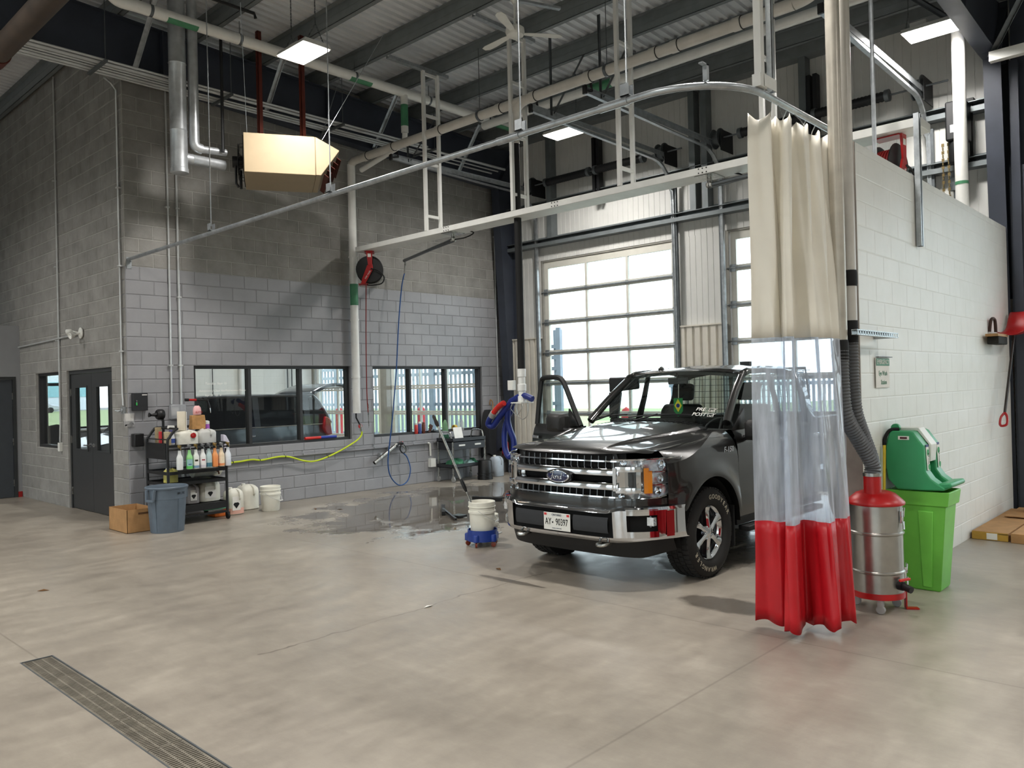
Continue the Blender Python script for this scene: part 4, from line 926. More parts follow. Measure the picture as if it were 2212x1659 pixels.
for (x, y) in ((1.40, -1.28), (1.91, -1.57)):
    q = MB(); q.box(x-.03, y-.04, 5.30, x-.024, y+.02, 6.9); q.box(x-.03, y-.04, 5.30, x+.03, y-.034, 6.9); q.tube([(x+.03, y, 5.30), (x+.03, y, 6.9)], .012, 6); part('hanger', q, MATS['brown_iron'], t, smooth=False)
    q = MB(); q.tube([(x+.03, y, 5.46), (x+.03, y, 5.53)], .022, 8); part('brass_fitting', q, M('brass', (190,150,70), .3, metal=.9), t)
q = MB(); q.tube([(.88, -1.2, 5.1), (.88, -1.2, 6.7)], .022, 8); single('gas_pipe', q, MATS['black_steel'], 'vertical black gas pipe with yellow bands left of the heater', 'pipe')
q = MB(); q.tube([(-.9, -1.9, 6.82), (1.0, -1.9, 6.82), (1.02, -1.9, 6.76)], .022, 8); single('gas_line', q, MATS['black_steel'], 'black gas line along the ceiling above the flue ducts', 'pipe')
M('duct', (196,200,203), .36, metal=.6, var=.1, scale=7)
t = thing('flue_duct', 'larger left flue duct of shiny galvanised metal', 'duct', (.33, -1.05, 4.7), group='twin flue ducts')
q = MB(); q.lathe([(.11, 4.74), (.118, 4.745), (.118, 4.80), (.11, 4.81), (.11, 5.3), (.115, 5.31), (.11, 5.32), (.11, 6.2), (.116, 6.21), (.11, 6.22), (.11, 7.1)], (.33, -1.05, 0), 24); part('riser', q, MATS['duct'], t)
q = MB(); q.lathe([(.07, .40), (.07, .5), (.075, .51), (.07, .52), (.07, .97)], (0, -1.05, 4.96), 18, Matrix(((0,0,1),(0,1,0),(-1,0,0)))); part('branch', q, MATS['duct'], t)
t = thing('flue_duct', 'slimmer right flue duct of shiny galvanised metal', 'duct', (.52, -1.1, 5.05), group='twin flue ducts')
q = MB(); q.tube(spline([(.62, -1.1, 5.11), (.56, -1.1, 5.12), (.525, -1.1, 5.16), (.52, -1.1, 5.25)], 5)+[(.52, -1.1, 7.1)], .068, 18); part('riser', q, MATS['duct'], t)
q = MB(); q.tube([(.6, -1.1, 5.11), (.97, -1.1, 5.13)], .05, 14); part('branch', q, MATS['duct'], t)
for i, (a, b) in enumerate((((1.05, -1.55, 5.31), (.75, -2.0, 6.85)), ((1.95, -2.0, 5.31), (2.6, -2.6, 6.8)), ((2.3, -1.3, 5.31), (3.05, -.9, 6.8)))):
    q = MB(); q.tube([a, b], .004, 5); single('guy_wire', q, MATS['galv'], ['thin guy wire on the left of the heater', 'thin guy wire running up right from the near side of the heater nose', 'thin guy wire running up right from the far side of the heater nose'][i], 'wire', group='guy wires of the heater')
# ---- ceiling fan
t = thing('ceiling_fan', 'white three-blade ceiling fan below the roof purlins', 'fan', (3.15, -4.63, 6.28))
q = MB(); q.lathe([(.0, 6.28), (.06, 6.285), (.11, 6.31), (.125, 6.35), (.12, 6.40), (.08, 6.43), (.03, 6.44), (.02, 6.47)], (3.15, -4.63, 0), 24); part('motor', q, MATS['white_plastic'], t)
q = MB(); q.tube([(3.15, -4.63, 6.45), (3.15, -4.63, 6.80)], .014, 10); q.lathe([(.02, 6.72), (.06, 6.78), (.06, 6.82)], (3.15, -4.63, 0), 16); part('downrod', q, MATS['white_plastic'], t)
for (tx, ty) in ((3.21, -4.014), (3.63, -4.966), (2.702, -4.83)):
    a = math.atan2(ty+4.63, tx-3.15); q = MB(); L = .63
    out = [(.11, -.03), (.2, -.045), (.45, -.065), (.58, -.06), (.63, -.02), (.62, .04), (.55, .06), (.2, .045), (.11, .03)]
    vs = []
    for zz in (0, .006):
        for (u, v) in out: vs.append((3.15+u*math.cos(a)-v*math.sin(a), -4.63+u*math.sin(a)+v*math.cos(a), 6.335+v*.04+zz))
    n = len(out); q.add(vs, [tuple(range(n)), tuple(range(2*n-1, n-1, -1))]+[(i, (i+1) % n, (i+1) % n+n, i+n) for i in range(n)]); part('blade', q, MATS['white_plastic'], t)
q = MB(); q.bar((2.6, -4.35, 6.80), (3.75, -4.9, 6.765), .06, .03); part('mounting_channel', q, MATS['galv'], t, smooth=False)
# ---- vacuum drop with blue hose
t = thing('vacuum_drop', 'black vacuum drop tube hanging from the beige pipe with white fittings below', 'vacuum drop', (3.85, -3.96, 1.2))
q = MB(); q.tube([(3.84, -3.96, 5.2), (3.85, -3.96, 3.6), (3.85, -3.96, 2.0)], .052, 12); part('tube', q, MATS['black_rubber'], t)
q = MB(); q.lathe([(.052, 1.55), (.06, 1.56), (.06, 1.63), (.05, 1.64), (.05, 1.7), (.062, 1.71), (.062, 1.8), (.05, 1.81), (.05, 1.9), (.06, 1.91), (.06, 2.02)], (3.85, -3.96, 0), 18); part('fittings', q, MATS['white_pvc'], t)
q = MB(); q.box(3.72, -4.06, 1.535, 3.98, -3.86, 1.55); part('shelf_plate', q, MATS['white_plastic'], t, smooth=False)
q = MB(); q.box(3.83, -3.80, 1.72, 3.90, -3.70, 1.86); part('junction_box', q, MATS['white_plastic'], t, bev=.005)
q = MB()
for s in (-1, 1):
    q.tube(spline([(3.85, -3.96+s*.1, 1.54), (3.85, -3.96+s*.11, 1.45), (3.85, -3.96+s*.08, 1.35), (3.85, -3.96, 1.30)]), .006, 6); q.tube(spline([(3.75, -3.96+s*.09, 1.54), (3.72, -3.96+s*.1, 1.46), (3.74, -3.96, 1.36)]), .005, 6)
part('wire_cradle', q, MATS['steel'], t)
M('blue_vac', (24,40,112), .35, var=.06); M('red_vac', (196,40,32), .4, var=.05)
t = thing('vacuum_hose', 'thick blue vacuum hose draped in loops over its cradle, with red end', 'hose', (3.85, -3.7, .74))
P1 = [(3.85,-4.153,1.591),(3.85,-3.997,1.64),(3.85,-3.872,1.613),(3.85,-3.758,1.548),(3.85,-3.63,1.448),(3.85,-3.506,1.334),(3.85,-3.428,1.252),(3.85,-3.36,1.197),(3.83,-3.294,1.224),(3.82,-3.33,1.288),(3.80,-3.393,1.342)]
q = MB(); q.tube(spline(P1, 5), .045, 12); part('upper_bight', q, MATS['blue_vac'], t)
P2 = [(3.95,-3.779,1.611),(3.95,-3.686,1.538),(3.95,-3.626,1.404),(3.95,-3.567,1.296),(3.95,-3.517,1.167),(3.95,-3.5,1.032),(3.95,-3.507,.877),(3.95,-3.55,.777),(3.95,-3.601,.745),(3.95,-3.652,.774),(3.95,-3.682,.869),(3.95,-3.683,1.003),(3.92,-3.637,1.163),(3.90,-3.62,1.312),(3.88,-3.662,1.472),(3.86,-3.742,1.565),(3.85,-3.86,1.60)]
q = MB(); q.tube(spline(P2, 5), .042, 12); part('lower_loop', q, MATS['blue_vac'], t)
q = MB(); q.tube([(3.80,-3.393,1.342), (3.79,-3.45,1.40)], .05, 12); part('cuff', q, M('grey_plastic', (150,150,148), .5), t)
q = MB(); q.tube(spline([(3.79,-3.45,1.40),(3.78,-3.52,1.455),(3.77,-3.60,1.505),(3.76,-3.69,1.54)]), .04, 12); part('red_end', q, MATS['red_vac'], t)
# ---- pipes, channel and operator near the partition
q = MB(); q.tube([(6.7, -8.9, 2.6), (6.7, -8.9, 6.55)], .075, 16); t = thing('roof_leader', 'white vertical pipe rising behind the partition near the dark column', 'pipe', (6.7, -8.9, 2.6)); part('pipe', q, MATS['white_pvc'], t)
q = MB(); q.lathe([(.0765, 4.16), (.0765, 4.2)], (6.7, -8.9, 0), 16, cap=False); part('pipe_marker', q, MATS['green_tape'], t)
q = MB(); q.tube([(3.27, -9.0, 3.2), (3.27, -9.0, 6.9)], .02, 8); single('slim_conduit', q, MATS['galv'], 'slim vertical conduit rising behind the partition, left of the red reel', 'conduit')
t = thing('strut_channel', 'vertical galvanised strut channel standing up from the white partition face', 'strut', (3.62, -9.27, 2.99))
q = MB(); q.box(3.60, -9.29, 2.99, 3.605, -9.243, 4.24); q.box(3.66, -9.29, 2.99, 3.665, -9.243, 4.24); q.box(3.605, -9.247, 2.99, 3.66, -9.243, 4.24); q.box(3.605, -9.29, 2.99, 3.62, -9.286, 4.24); q.box(3.645, -9.29, 2.99, 3.66, -9.286, 4.24); part('channel', q, MATS['galv'], t, smooth=False)
t = thing('door_operator', 'dark chain-hoist door operator on the panel wall behind the partition', 'door operator', (7.45, -8.7, 4.7))
q = MB(); q.box(7.28, -8.82, 4.9, 7.6, -8.58, 5.42); part('gear_housing', q, MATS['black_steel'], t, bev=.02)
q = MB(); q.lathe([(.11, 0), (.12, .02), (.12, .3), (.1, .33)], (7.42, -8.70, 4.62), 18); part('motor', q, MATS['black_steel'], t)
q = MB(); q.box(7.275, -8.78, 5.0, 7.28, -8.64, 5.1); part('rating_label', q, MATS['paper'], t, smooth=False)
q = MB(); q.box(7.6, -8.85, 4.6, 7.74, -8.55, 4.66); q.box(7.6, -8.85, 5.45, 7.74, -8.55, 5.5); q.box(7.62, -8.83, 4.6, 7.66, -8.79, 5.5); part('mount', q, MATS['black_steel'], t, smooth=False)
for dy in (0, .07):
    q = MB(); chain(q, (7.38, -8.52-dy, 4.9), (7.38, -8.52-dy, 2.2), .012, .05); part('hand_chain', q, M('chain_brass', (120,104,70), .4, metal=.8), t, smooth=False)
q = MB(); q.box(7.5, -8.68, 4.28, 7.58, -8.56, 4.52); q.tube([(7.54, -8.62, 4.28), (7.54, -8.62, 3.2)], .02, 8); single('control_box', q, MATS['galv_dark'], 'small grey control box below the dark door operator', 'control box')
# ================================================================== THINGS ON THE FLOOR AND WALLS
def lump(c, s, seed, n=10, amp=.3):
    rnd = random.Random(seed); q = MB(); ph = [(rnd.uniform(2, 7), rnd.uniform(0, 6), rnd.uniform(2, 7), rnd.uniform(0, 6)) for _ in range(4)]
    def fn(u, v):
        a = u*2*PI; b = v*PI/2*.999; r = 1+amp*sum(math.sin(p[0]*a+p[1])*math.sin(p[2]*b+p[3]) for p in ph)/2.2*math.cos(b)
        return (c[0]+s[0]*r*math.cos(a)*math.cos(b), c[1]+s[1]*r*math.sin(a)*math.cos(b), c[2]+s[2]*r*math.sin(b))
    q.grid(fn, n*2, n); return q
M('hdpe', (224,222,210), .45, var=.03, scale=12, sss=.15); M('hdpe_grey', (196,196,192), .45, var=.04)
# ---- open steel supply cart
t = thing('supply_cart', 'black steel supply cart loaded with spray bottles and jugs by the corner', 'cart', (.56, -.53, 0))
X0, X1, Y0, Y1 = .17, 1.0, -.86, -.2; K = MATS['black_steel']
q = MB()
for (x, y) in ((X0, Y0), (X0, Y1)): q.tube(spline([(x, y, .10), (x, y, .7), (x, y, 1.12), (x+.03, y, 1.2), (x+.10, y, 1.29), (x+.14, y, 1.31)], 5), .02, 8)
for (x, y) in ((X1, Y1),): q.tube(spline([(x, y, .10), (x, y, .7), (x, y, 1.05), (x-.03, y, 1.17), (x-.12, y, 1.28), (x-.2, y, 1.31)], 5), .02, 8)
q.tube([(X1, Y0, .10), (X1, Y0, 1.0)], .02, 8)
q.tube([(X0+.14, Y1, 1.31), (X1-.2, Y1, 1.31)], .02, 8); q.tube([(X0+.14, Y0, 1.31), (X0+.14, Y1, 1.31)], .015, 8); q.tube([(X0, Y0, 1.17), (X0, Y1, 1.17)], .008, 8)
part('frame', q, K, t, kind='stuff')
for (z, lip) in ((.72, .03), (.57, .03), (.245, .08), (1.08, .02)):
    q = MB(); q.box(X0, Y0, z-.012, X1, Y1, z-.006); q.box(X0, Y0-.012, z-lip, X1, Y0, z+.012); q.box(X0, Y1, z-lip, X1, Y1+.012, z+.012); q.box(X0-.012, Y0, z-lip, X0, Y1, z+.012); q.box(X1, Y0, z-lip, X1+.012, Y1, z+.012); part('shelf', q, K, t, smooth=False)
q = MB(); q.box(X0-.02, Y0+.02, .90, X0-.012, Y1-.02, 1.12); part('side_panel', q, K, t, smooth=False)
q = MB(); q.tube([(X0, Y0-.03, 1.03), (X1+.02, Y0-.03, 1.03)], .01, 8); part('bottle_rail', q, K, t)
q = MB(); q.bar((X0, Y0, .11), (X1, Y0, .11), .03, .03); q.bar((X0, Y1, .11), (X1, Y1, .11), .03, .03); part('base_rail', q, K, t, smooth=False)
for (x, y) in ((X0, Y0), (X0, Y1), (X1, Y0), (X1, Y1)):
    q = MB(); A = Matrix(((0,0,1),(0,1,0),(-1,0,0))); q.lathe([(.042, -.015), (.046, -.01), (.046, .01), (.042, .015)], (x, y-.012, .046), 16, A); q.box(x-.022, y-.03, .05, x+.022, y+.02, .10); part('caster', q, MATS['black_rubber'], t)
# spray bottles along the rail
cols = [((222,224,222), None, .12), ((150,214,140), (96,196,96), .9), ((224,226,222), (120,150,178), .25), ((224,224,222), (206,200,206), .35), ((176,196,196), (60,110,126), .35), ((226,150,92), (226,140,80), .95), ((226,206,176), (220,140,90), .2), ((218,222,228), (200,206,214), .5)]
bx_ = [.293, .427, .518, .616, .702, .789, .884, .98]
labs = ['clear-white spray bottle at the left end of the cart rail', 'green spray bottle with blue label on the cart rail', 'white spray bottle with black-yellow label and blue liquid on the cart rail', 'white spray bottle with red and blue flag label on the cart rail', 'spray bottle with dark blue-green liquid on the cart rail', 'orange spray bottle on the cart rail', 'pale orange spray bottle with cream label on the cart rail', 'unlabelled frosty spray bottle at the right end of the cart rail']
trig = [(120,100,50), (120,122,124), (120,100,50), (110,112,114), (110,112,114), (140,112,60), (140,142,144), (120,100,50)]
for i in range(8):
    x, y, z = bx_[i], -.945, .757; t = thing('spray_bottle', labs[i], 'spray bottle', (x, y, z), group='spray bottles on the cart rail')
    col, liq, lev = cols[i]; mt = M(f'bottle_{i}', col, .4, var=.02, sss=.1)
    q = MB(); q.lathe([(.03, 0), (.041, .004), (.042, .02), (.042, .155), (.036, .18), (.026, .20), (.021, .225), (.019, .25), (.019, .262)], (x, y, z), 18); part('bottle', q, mt, t)
    if liq:
        q = MB(); q.lathe([(.0422, .012), (.0425, .02), (.0425, .02+lev*.135), (.0421, .021+lev*.135)], (x, y, z), 18, cap=False); part('liquid', q, M(f'liquid_{i}', liq, .35, var=.02), t)
    if i in (1, 2, 3, 6):
        q = MB(); vs = []; 
        for k in range(8):
            a = R(195+k*18); vs += [(x+.0433*math.cos(a), y+.0433*math.sin(a), z+.045), (x+.0433*math.cos(a), y+.0433*math.sin(a), z+.135)]
        q.add(vs, [(2*k, 2*k+2, 2*k+3, 2*k+1) for k in range(7)]); lb = part('label', q, M(f'label_{i}', [0, (150,190,190), (228,226,222), (232,228,226), 0, 0, (232,216,188)][i], .6, var=.04, scale=60), t, fix=False)
        if i in (1, 2, 3):
            q = MB(); vs = []
            for k in range(5):
                a = R(228+k*14); vs += [(x+.0437*math.cos(a), y+.0437*math.sin(a), z+[0,.06,.10,.105][i]), (x+.0437*math.cos(a), y+.0437*math.sin(a), z+[0,.075,.125,.122][i])]
            q.add(vs, [(2*k, 2*k+2, 2*k+3, 2*k+1) for k in range(4)]); part('label_stripe', q, M(f'stripe_{i}', [0, (70,110,140), (40,38,20), (150,40,60)][i], .6), t, fix=False)
    q = MB(); q.lathe([(.021, .262), (.021, .285), (.014, .29)], (x, y, z), 12); part('collar', q, MATS['black_plastic'], t)
    tm = M(f'trig_{i}', trig[i], .5)
    q = MB(); q.obox((x-.004, y+.0, z+.315), (.024, .06, .03), Matrix.Rotation(R(12), 3, 'X')); q.tube([(x, y-.03, z+.325), (x, y-.05, z+.322)], .008, 8); q.obox((x, y-.032, z+.29), (.012, .008, .05), Matrix.Rotation(R(-25), 3, 'X')); q.tube([(x, y, z+.28), (x, y, z+.31)], .013, 8); part('trigger_head', q, tm, t, bev=.003)
def jug(name, lab, x, y, z, w, d, h, mt, cap=None, capcol='red_paint', group=None, rot=0, label=None, capside=None, liquid=None):
    t = thing(name, lab, 'jug', (x, y, z), group=group)
    q = MB(); hw, hd = w/2, d/2
    prof = [(.90, 0), (1, .03), (1, .74), (.93, .86), (.72, .95), (.5, 1.0)]
    rings = []
    n = 24
    vs = []
    for (s, f) in prof:
        for j in range(n):
            a = 2*PI*j/n; e = 4.5; c_, s_ = math.cos(a), math.sin(a); rr = (abs(c_)**e+abs(s_)**e)**(-1/e); vs.append((x+hw*s*rr*c_, y+hd*s*rr*s_, z+h*f))
    fs = [(i*n+j, i*n+(j+1) % n, (i+1)*n+(j+1) % n, (i+1)*n+j) for i in range(len(prof)-1) for j in range(n)]+[tuple(range(n-1, -1, -1)), tuple((len(prof)-1)*n+j for j in range(n))]
    q.add(vs, fs); part('body', q, mt, t, ang=50)
    if liquid:
        q = MB(); vs = []
        for (s, f) in ((1.004, .035), (1.004, liquid[1])):
            for j in range(n):
                a = 2*PI*j/n; e = 4.5; c_, s_ = math.cos(a), math.sin(a); rr = (abs(c_)**e+abs(s_)**e)**(-1/e); vs.append((x+hw*s*rr*c_, y+hd*s*rr*s_, z+h*f))
        q.add(vs, [(j, (j+1) % n, n+(j+1) % n, n+j) for j in range(n)]); part('liquid_level', q, M('liq_'+name+str(liquid[0][0]), liquid[0], .4, var=.02), t, fix=False)
    if capside:
        q = MB(); q.lathe([(.0, .026), (.034, .024), (.038, .018), (.038, 0)], (x+capside[0], y-hd, z+capside[1]), 16, Matrix(((1,0,0),(0,0,-1),(0,1,0)))); part('cap', q, MATS[capcol], t)
    else:
        q = MB(); q.lathe([(.028, h*.96), (.03, h*.97), (.03, h*1.05), (.026, h*1.06)], (x-hw*.4, y, z), 16); part('cap', q, MATS[capcol], t)
    q = MB(); q.tube(spline([(x+hw*.25, y-hd*.9, z+h*.58), (x+hw*.25, y-hd*1.12, z+h*.66), (x+hw*.25, y-hd*.95, z+h*.9), (x+hw*.1, y-hd*.4, z+h*.99)]), .014, 8); part('handle', q, mt, t)
    if label:
        q = MB(); q.box(x-hw*.72, y-hd-.003, z+h*.18, x+hw*.35, y-hd-.0005, z+h*.72); lb = part('label', q, MATS['paper'], t, smooth=False)
        q = MB(); cx_, cz_ = x-hw*.2, z+h*.42; k = h*.13; q.prism([(cx_, cz_-k*1.3), (cx_+k, cz_), (cx_+k*.6, cz_+k*.5), (cx_-k*.6, cz_+k*.5), (cx_-k, cz_)], 'y', y-hd-.005, y-hd-.0035); part('hazard_diamond', q, MATS['black_plastic'], t, smooth=False)
    return t
M('cap_white', (230,228,220), .5)
jug('water_jug', 'translucent jug with a red cap on top of the cart', .54, -.62, 1.07, .29, .2, .2, MATS['hdpe'], capside=(.05, .13), group='jugs on the cart')
jug('plastic_jug', 'cloudy grey jug with moulded handle right of the red-capped jug', .85, -.55, 1.07, .27, .2, .2, MATS['hdpe_grey'], capcol='cap_white', group='jugs on the cart')
M('amber_jug', (208,198,110), .4, var=.05, sss=.1); M('grey_jug', (150,144,142), .5, var=.04)
jug('washer_jug', 'yellow fluid jug on the middle cart shelf', .31, -.62, .566, .17, .15, .19, MATS['amber_jug'], capcol='cap_white', group='jugs on the cart')
jug('chemical_jug', 'grey jug with hazard diamond on the lower cart shelf', .62, -.52, .24, .17, .3, .27, MATS['grey_jug'], capcol='cap_white', label=True, group='jugs on the cart')
jug('chemical_jug', 'large white jug with hazard diamond on the lower cart shelf', .88, -.50, .24, .3, .32, .3, MATS['hdpe'], capcol='cap_white', label=True, group='jugs on the cart')
jug('chemical_jug', 'white jug with hazard label and pink liquid on the floor right of the cart', 1.27, -.52, .002, .24, .26, .37, MATS['hdpe'], capcol='cap_white', label=True, liquid=((226,176,160), .26))
jug('plain_jug', 'plain white square jug on the floor behind the white bucket', 1.65, -.22, .002, .30, .28, .37, MATS['hdpe'], capcol='cap_white')
# tank with a brown tap below the bottles
t = thing('dispensing_tank', 'white drum on its side with a brown tap on the cart', 'tank', (.97, -.45, .6))
q = MB(); A = Matrix(((1,0,0),(0,0,1),(0,-1,0)))
q.lathe([(.0, -.3), (.08, -.3), (.105, -.28), (.105, .12), (.08, .14), (0, .14)], (.97, -.45, .69), 20, Matrix(((0,0,1),(0,1,0),(-1,0,0)))); part('drum', q, MATS['hdpe'], t)
q = MB(); q.lathe([(.04, 0), (.04, .03), (.03, .035)], (1.0, -.55, .66), 16, Matrix(((1,0,0),(0,0,-1),(0,1,0)))); part('bung', q, MATS['hdpe'], t)
q = MB(); q.tube([(1.0, -.585, .66), (1.0, -.62, .66), (1.0, -.635, .62)], .012, 8); q.obox((1.0, -.62, .68), (.012, .03, .03)); part('tap', q, M('brown_tap', (92,50,24), .5), t)
# boxes of odds and ends on the cart's top
q = MB(); q.lathe([(.012, 0), (.055, .0), (.056, .003), (.056, .26), (.054, .262), (.015, .262)], (.475, -.62, 1.275), 22); t = thing('paper_towel_roll', 'white paper towel roll standing on the red-capped jug', 'paper towel', (.475, -.62, 1.275)); part('roll', q, M('towel_paper', (232,222,202), .9, var=.03), t)
q = MB(); q.box(.525, -.66, 1.275, .5335, -.56, 1.53); part('loose_sheet', q, MATS['paper'], t, smooth=False)
q = MB()
ring0 = [(-.10, -.06), (.10, -.055), (.105, .055), (-.10, .06)]
vs = [(.745+a, -.52+b, 1.275) for a, b in ring0]+[(.745+a*1.02+.01, -.52+b*.8, 1.38) for a, b in ring0]+[(.75+a*.95, -.52+b*.72, 1.475) for a, b in ring0]
q.add(vs, [(3,2,1,0)]+[(i, (i+1) % 4, (i+1) % 4+4, i+4) for i in range(4)]+[(i+4, (i+1) % 4+4, (i+1) % 4+8, i+8) for i in range(4)]+[(8,9,10,11)]); single('paper_bag', q, M('kraft', (178,134,84), .85, var=.1, scale=20), 'crumpled brown paper bag on the grey jug', 'paper bag', bev=.008)
t = thing('foam_gun', 'foam spray gun with pink bottle standing on the brown paper bag', 'spray gun', (.75, -.52, 1.48))
q = MB(); q.lathe([(.05, .0), (.056, .01), (.056, .06), (.05, .10), (.032, .125), (.026, .13)], (.75, -.52, 1.48), 18); part('bottle', q, M('pink_bottle', (232,176,176), .4, var=.03), t)
q = MB(); text(q, 'BUTTS', (.75, -.5775, 1.515), (1, 0, 0), (0, 0, 1), .035, .001); part('lettering', q, MATS['red_paint'], t, smooth=False)
q = MB(); q.lathe([(.028, .13), (.028, .15), (.012, .155), (.012, .19)], (.75, -.52, 1.48), 14); q.tube([(.74, -.52, 1.69), (.93, -.52, 1.685)], .013, 8); q.tube(spline([(.90, -.52, 1.69), (.925, -.52, 1.63), (.94, -.52, 1.57)]), .014, 8); q.tube(spline([(.80, -.52, 1.7), (.83, -.52, 1.72), (.86, -.52, 1.70)]), .006, 6); part('gun', q, MATS['black_plastic'], t)
q = MB(); q.tube([(.62, -.52, 1.695), (.74, -.52, 1.69)], .017, 10); part('nozzle', q, MATS['red_paint'], t)
q = MB(); q.tube([(.58, -.52, 1.696), (.63, -.52, 1.695)], .021, 10); part('nozzle_tip', q, MATS['black_plastic'], t)
q = MB(); q.tube([(.94, -.52, 1.57), (.95, -.52, 1.50)], [.010, .006], 8); part('air_plug', q, MATS['chrome'], t)
t = thing('purple_bottle', 'purple squeeze bottle on the right of the cart top', 'bottle', (.97, -.34, 1.075)); q = MB(); q.lathe([(.04, 0), (.045, .01), (.045, .2), (.043, .25)], (.97, -.34, 1.085), 16); part('bottle', q, M('purple', (160,84,176), .4, var=.05), t); q = MB(); q.lathe([(.044, .25), (.044, .29), (.02, .3)], (.97, -.34, 1.085), 14); part('lid', q, MATS['white_plastic'], t)
t = thing('cleaner_bottle', 'white and blue trigger cleaner bottle at the left of the cart top', 'spray bottle', (.335, -.6, 1.075)); q = MB(); q.lathe([(.045, 0), (.05, .01), (.05, .1), (.03, .18), (.02, .22)], (.335, -.6, 1.078), 16); part('bottle', q, M('cleaner_white', (214,218,226), .4), t)
q = MB(); q.lathe([(.0505, .03), (.0505, .09)], (.335, -.6, 1.078), 16, cap=False); part('label', q, M('cleaner_blue', (60,84,160), .5), t); q = MB(); q.lathe([(.0335, .17), (.024, .21)], (.335, -.6, 1.078), 16, cap=False); part('neck_band', q, M('cleaner_violet', (64,60,120), .5), t)
q = MB(); q.prism([(.29, 1.31), (.38, 1.31), (.375, 1.345), (.30, 1.35)], 'y', -.625, -.575); q.tube([(.335, -.6, 1.28), (.335, -.6, 1.315)], .018, 8); part('trigger_head', q, MATS['white_plastic'], t, bev=.004)
q = MB(); q.lathe([(.06, -.05), (.075, -.03), (.075, .03), (.06, .05)], (.32, -.3, 1.5), 16, Matrix(((0,0,1),(0,1,0),(-1,0,0)))); q.tube([(.27, -.3, 1.5), (.2, -.3, 1.495)], [.03, .014], 8); q.tube([(.2, -.3, 1.495), (.165, -.3, 1.5)], [.014, .035], 8); q.tube([(.34, -.3, 1.5), (.36, -.3, 1.4), (.36, -.3, 1.09)], .02, 8); single('black_sprayer', q, MATS['black_plastic'], 'black ball-headed sprayer wand standing on the cart behind the paper towels', 'sprayer')
for i, (x, w_, h_, c_, lab) in enumerate(((.15+.03, .03, .2, (176,40,48), 'slim red and white carton at the left of the cart top'), (.235, .075, .25, (150,134,104), 'tan pouch with purple top on the cart'), (.265, .09, .19, (184,170,140), 'cream snack pouch on the cart'))):
    q = MB(); yy = (-.62, -.42, -.64)[i]; q.box(x-w_/2, yy-.025, 1.076, x+w_/2, yy+.025, 1.076+h_); single('pouch' if i else 'carton', q, M(f'pouch_{i}', c_, .6, var=.08, scale=30), lab, 'pouch' if i else 'carton', bev=.006)
q = MB(); q.prism([(1.04, .93), (1.12, .90), (1.13, 1.08), (1.08, 1.17), (1.04, 1.19)], 'y', -.72, -.62); single('grey_bottle', q, M('lilac_bottle', (204,200,214), .45), 'flat lilac-white bottle hanging off the right end of the cart', 'bottle', bev=.012)
q = MB(); q.box(.03, -.14, 1.06, .16, -.01, 1.24); single('socket_cover', q, MATS['black_plastic'], 'black weatherproof socket cover on the wall left of the cart', 'socket', bev=.01)
q = MB(); q.box(.74, -.72, .13, 1.08, -.38, .135); 
for k in range(4): q.bar([(.74,-.72,.165),(1.08,-.72,.165),(1.08,-.38,.165),(.74,-.38,.165)][k], [(1.08,-.72,.165),(1.08,-.38,.165),(.74,-.38,.165),(.74,-.72,.165)][k], .012, .07)
single('green_tray', q, M('green_tray', (96,176,134), .4, var=.03), 'mint green plastic tray under the lower cart shelf', 'tray', bev=.006)
q = MB(); q.box(1.0-.06, -.6, .002, 1.18, -.36, .05); single('orange_tray', q, M('orange', (226,112,40), .45), 'orange plastic tray on the floor under the cart end', 'tray', bev=.01)
# ---- grey bin and cardboard box
M('bin_grey', (92,104,116), .5, var=.05, scale=10, bmp=.05)
t = thing('waste_bin', 'round grey-blue plastic waste bin in front of the cart', 'bin', (.02, -1.15, 0))
q = MB(); q.lathe([(.19, .004), (.2, .0), (.205, .02), (.235, .43), (.238, .432), (.245, .56), (.262, .562), (.265, .58), (.255, .59), (.245, .585), (.235, .55), (.225, .4), (.195, .03), (0, .025)], (.02, -1.15, 0), 40, cap=False); part('body', q, MATS['bin_grey'], t)
for a in (205, 25, 290, 110):
    q = MB(); c = (.02+.222*math.cos(R(a)), -1.15+.222*math.sin(R(a))); d = Vector((math.cos(R(a)), math.sin(R(a)), 0)); s = Vector((-d.y, d.x, 0))
    q.add([Vector((.02, -1.15, 0))+d*.206+s*-.02+Vector((0,0,.02)), Vector((.02, -1.15, 0))+d*.206+s*.02+Vector((0,0,.02)), Vector((.02, -1.15, 0))+d*.243+s*.03+Vector((0,0,.43)), Vector((.02, -1.15, 0))+d*.243+s*-.03+Vector((0,0,.43)), Vector((.02, -1.15, 0))+d*.18+s*-.02+Vector((0,0,.02)), Vector((.02, -1.15, 0))+d*.18+s*.02+Vector((0,0,.02)), Vector((.02, -1.15, 0))+d*.2+s*.03+Vector((0,0,.43)), Vector((.02, -1.15, 0))+d*.2+s*-.03+Vector((0,0,.43))], [(0,1,2,3), (0,3,7,4), (1,5,6,2), (3,2,6,7), (0,4,5,1)]); part('rib', q, MATS['bin_grey'], t, smooth=False)
for a in (200, 20):
    d = Vector((math.cos(R(a)), math.sin(R(a)), 0)); s = Vector((-d.y, d.x, 0)); o_ = Vector((.02, -1.15, 0)); q = MB()
    for k in (-1, 1): q.bar(o_+d*.262+s*.07*k+Vector((0,0,.56)), o_+d*.275+s*.055*k+Vector((0,0,.42)), .03, .03)
    q.bar(o_+d*.275+s*.07+Vector((0,0,.425)), o_+d*.275-s*.07+Vector((0,0,.425)), .03, .03); part('handle', q, MATS['bin_grey'], t, bev=.004, smooth=False)
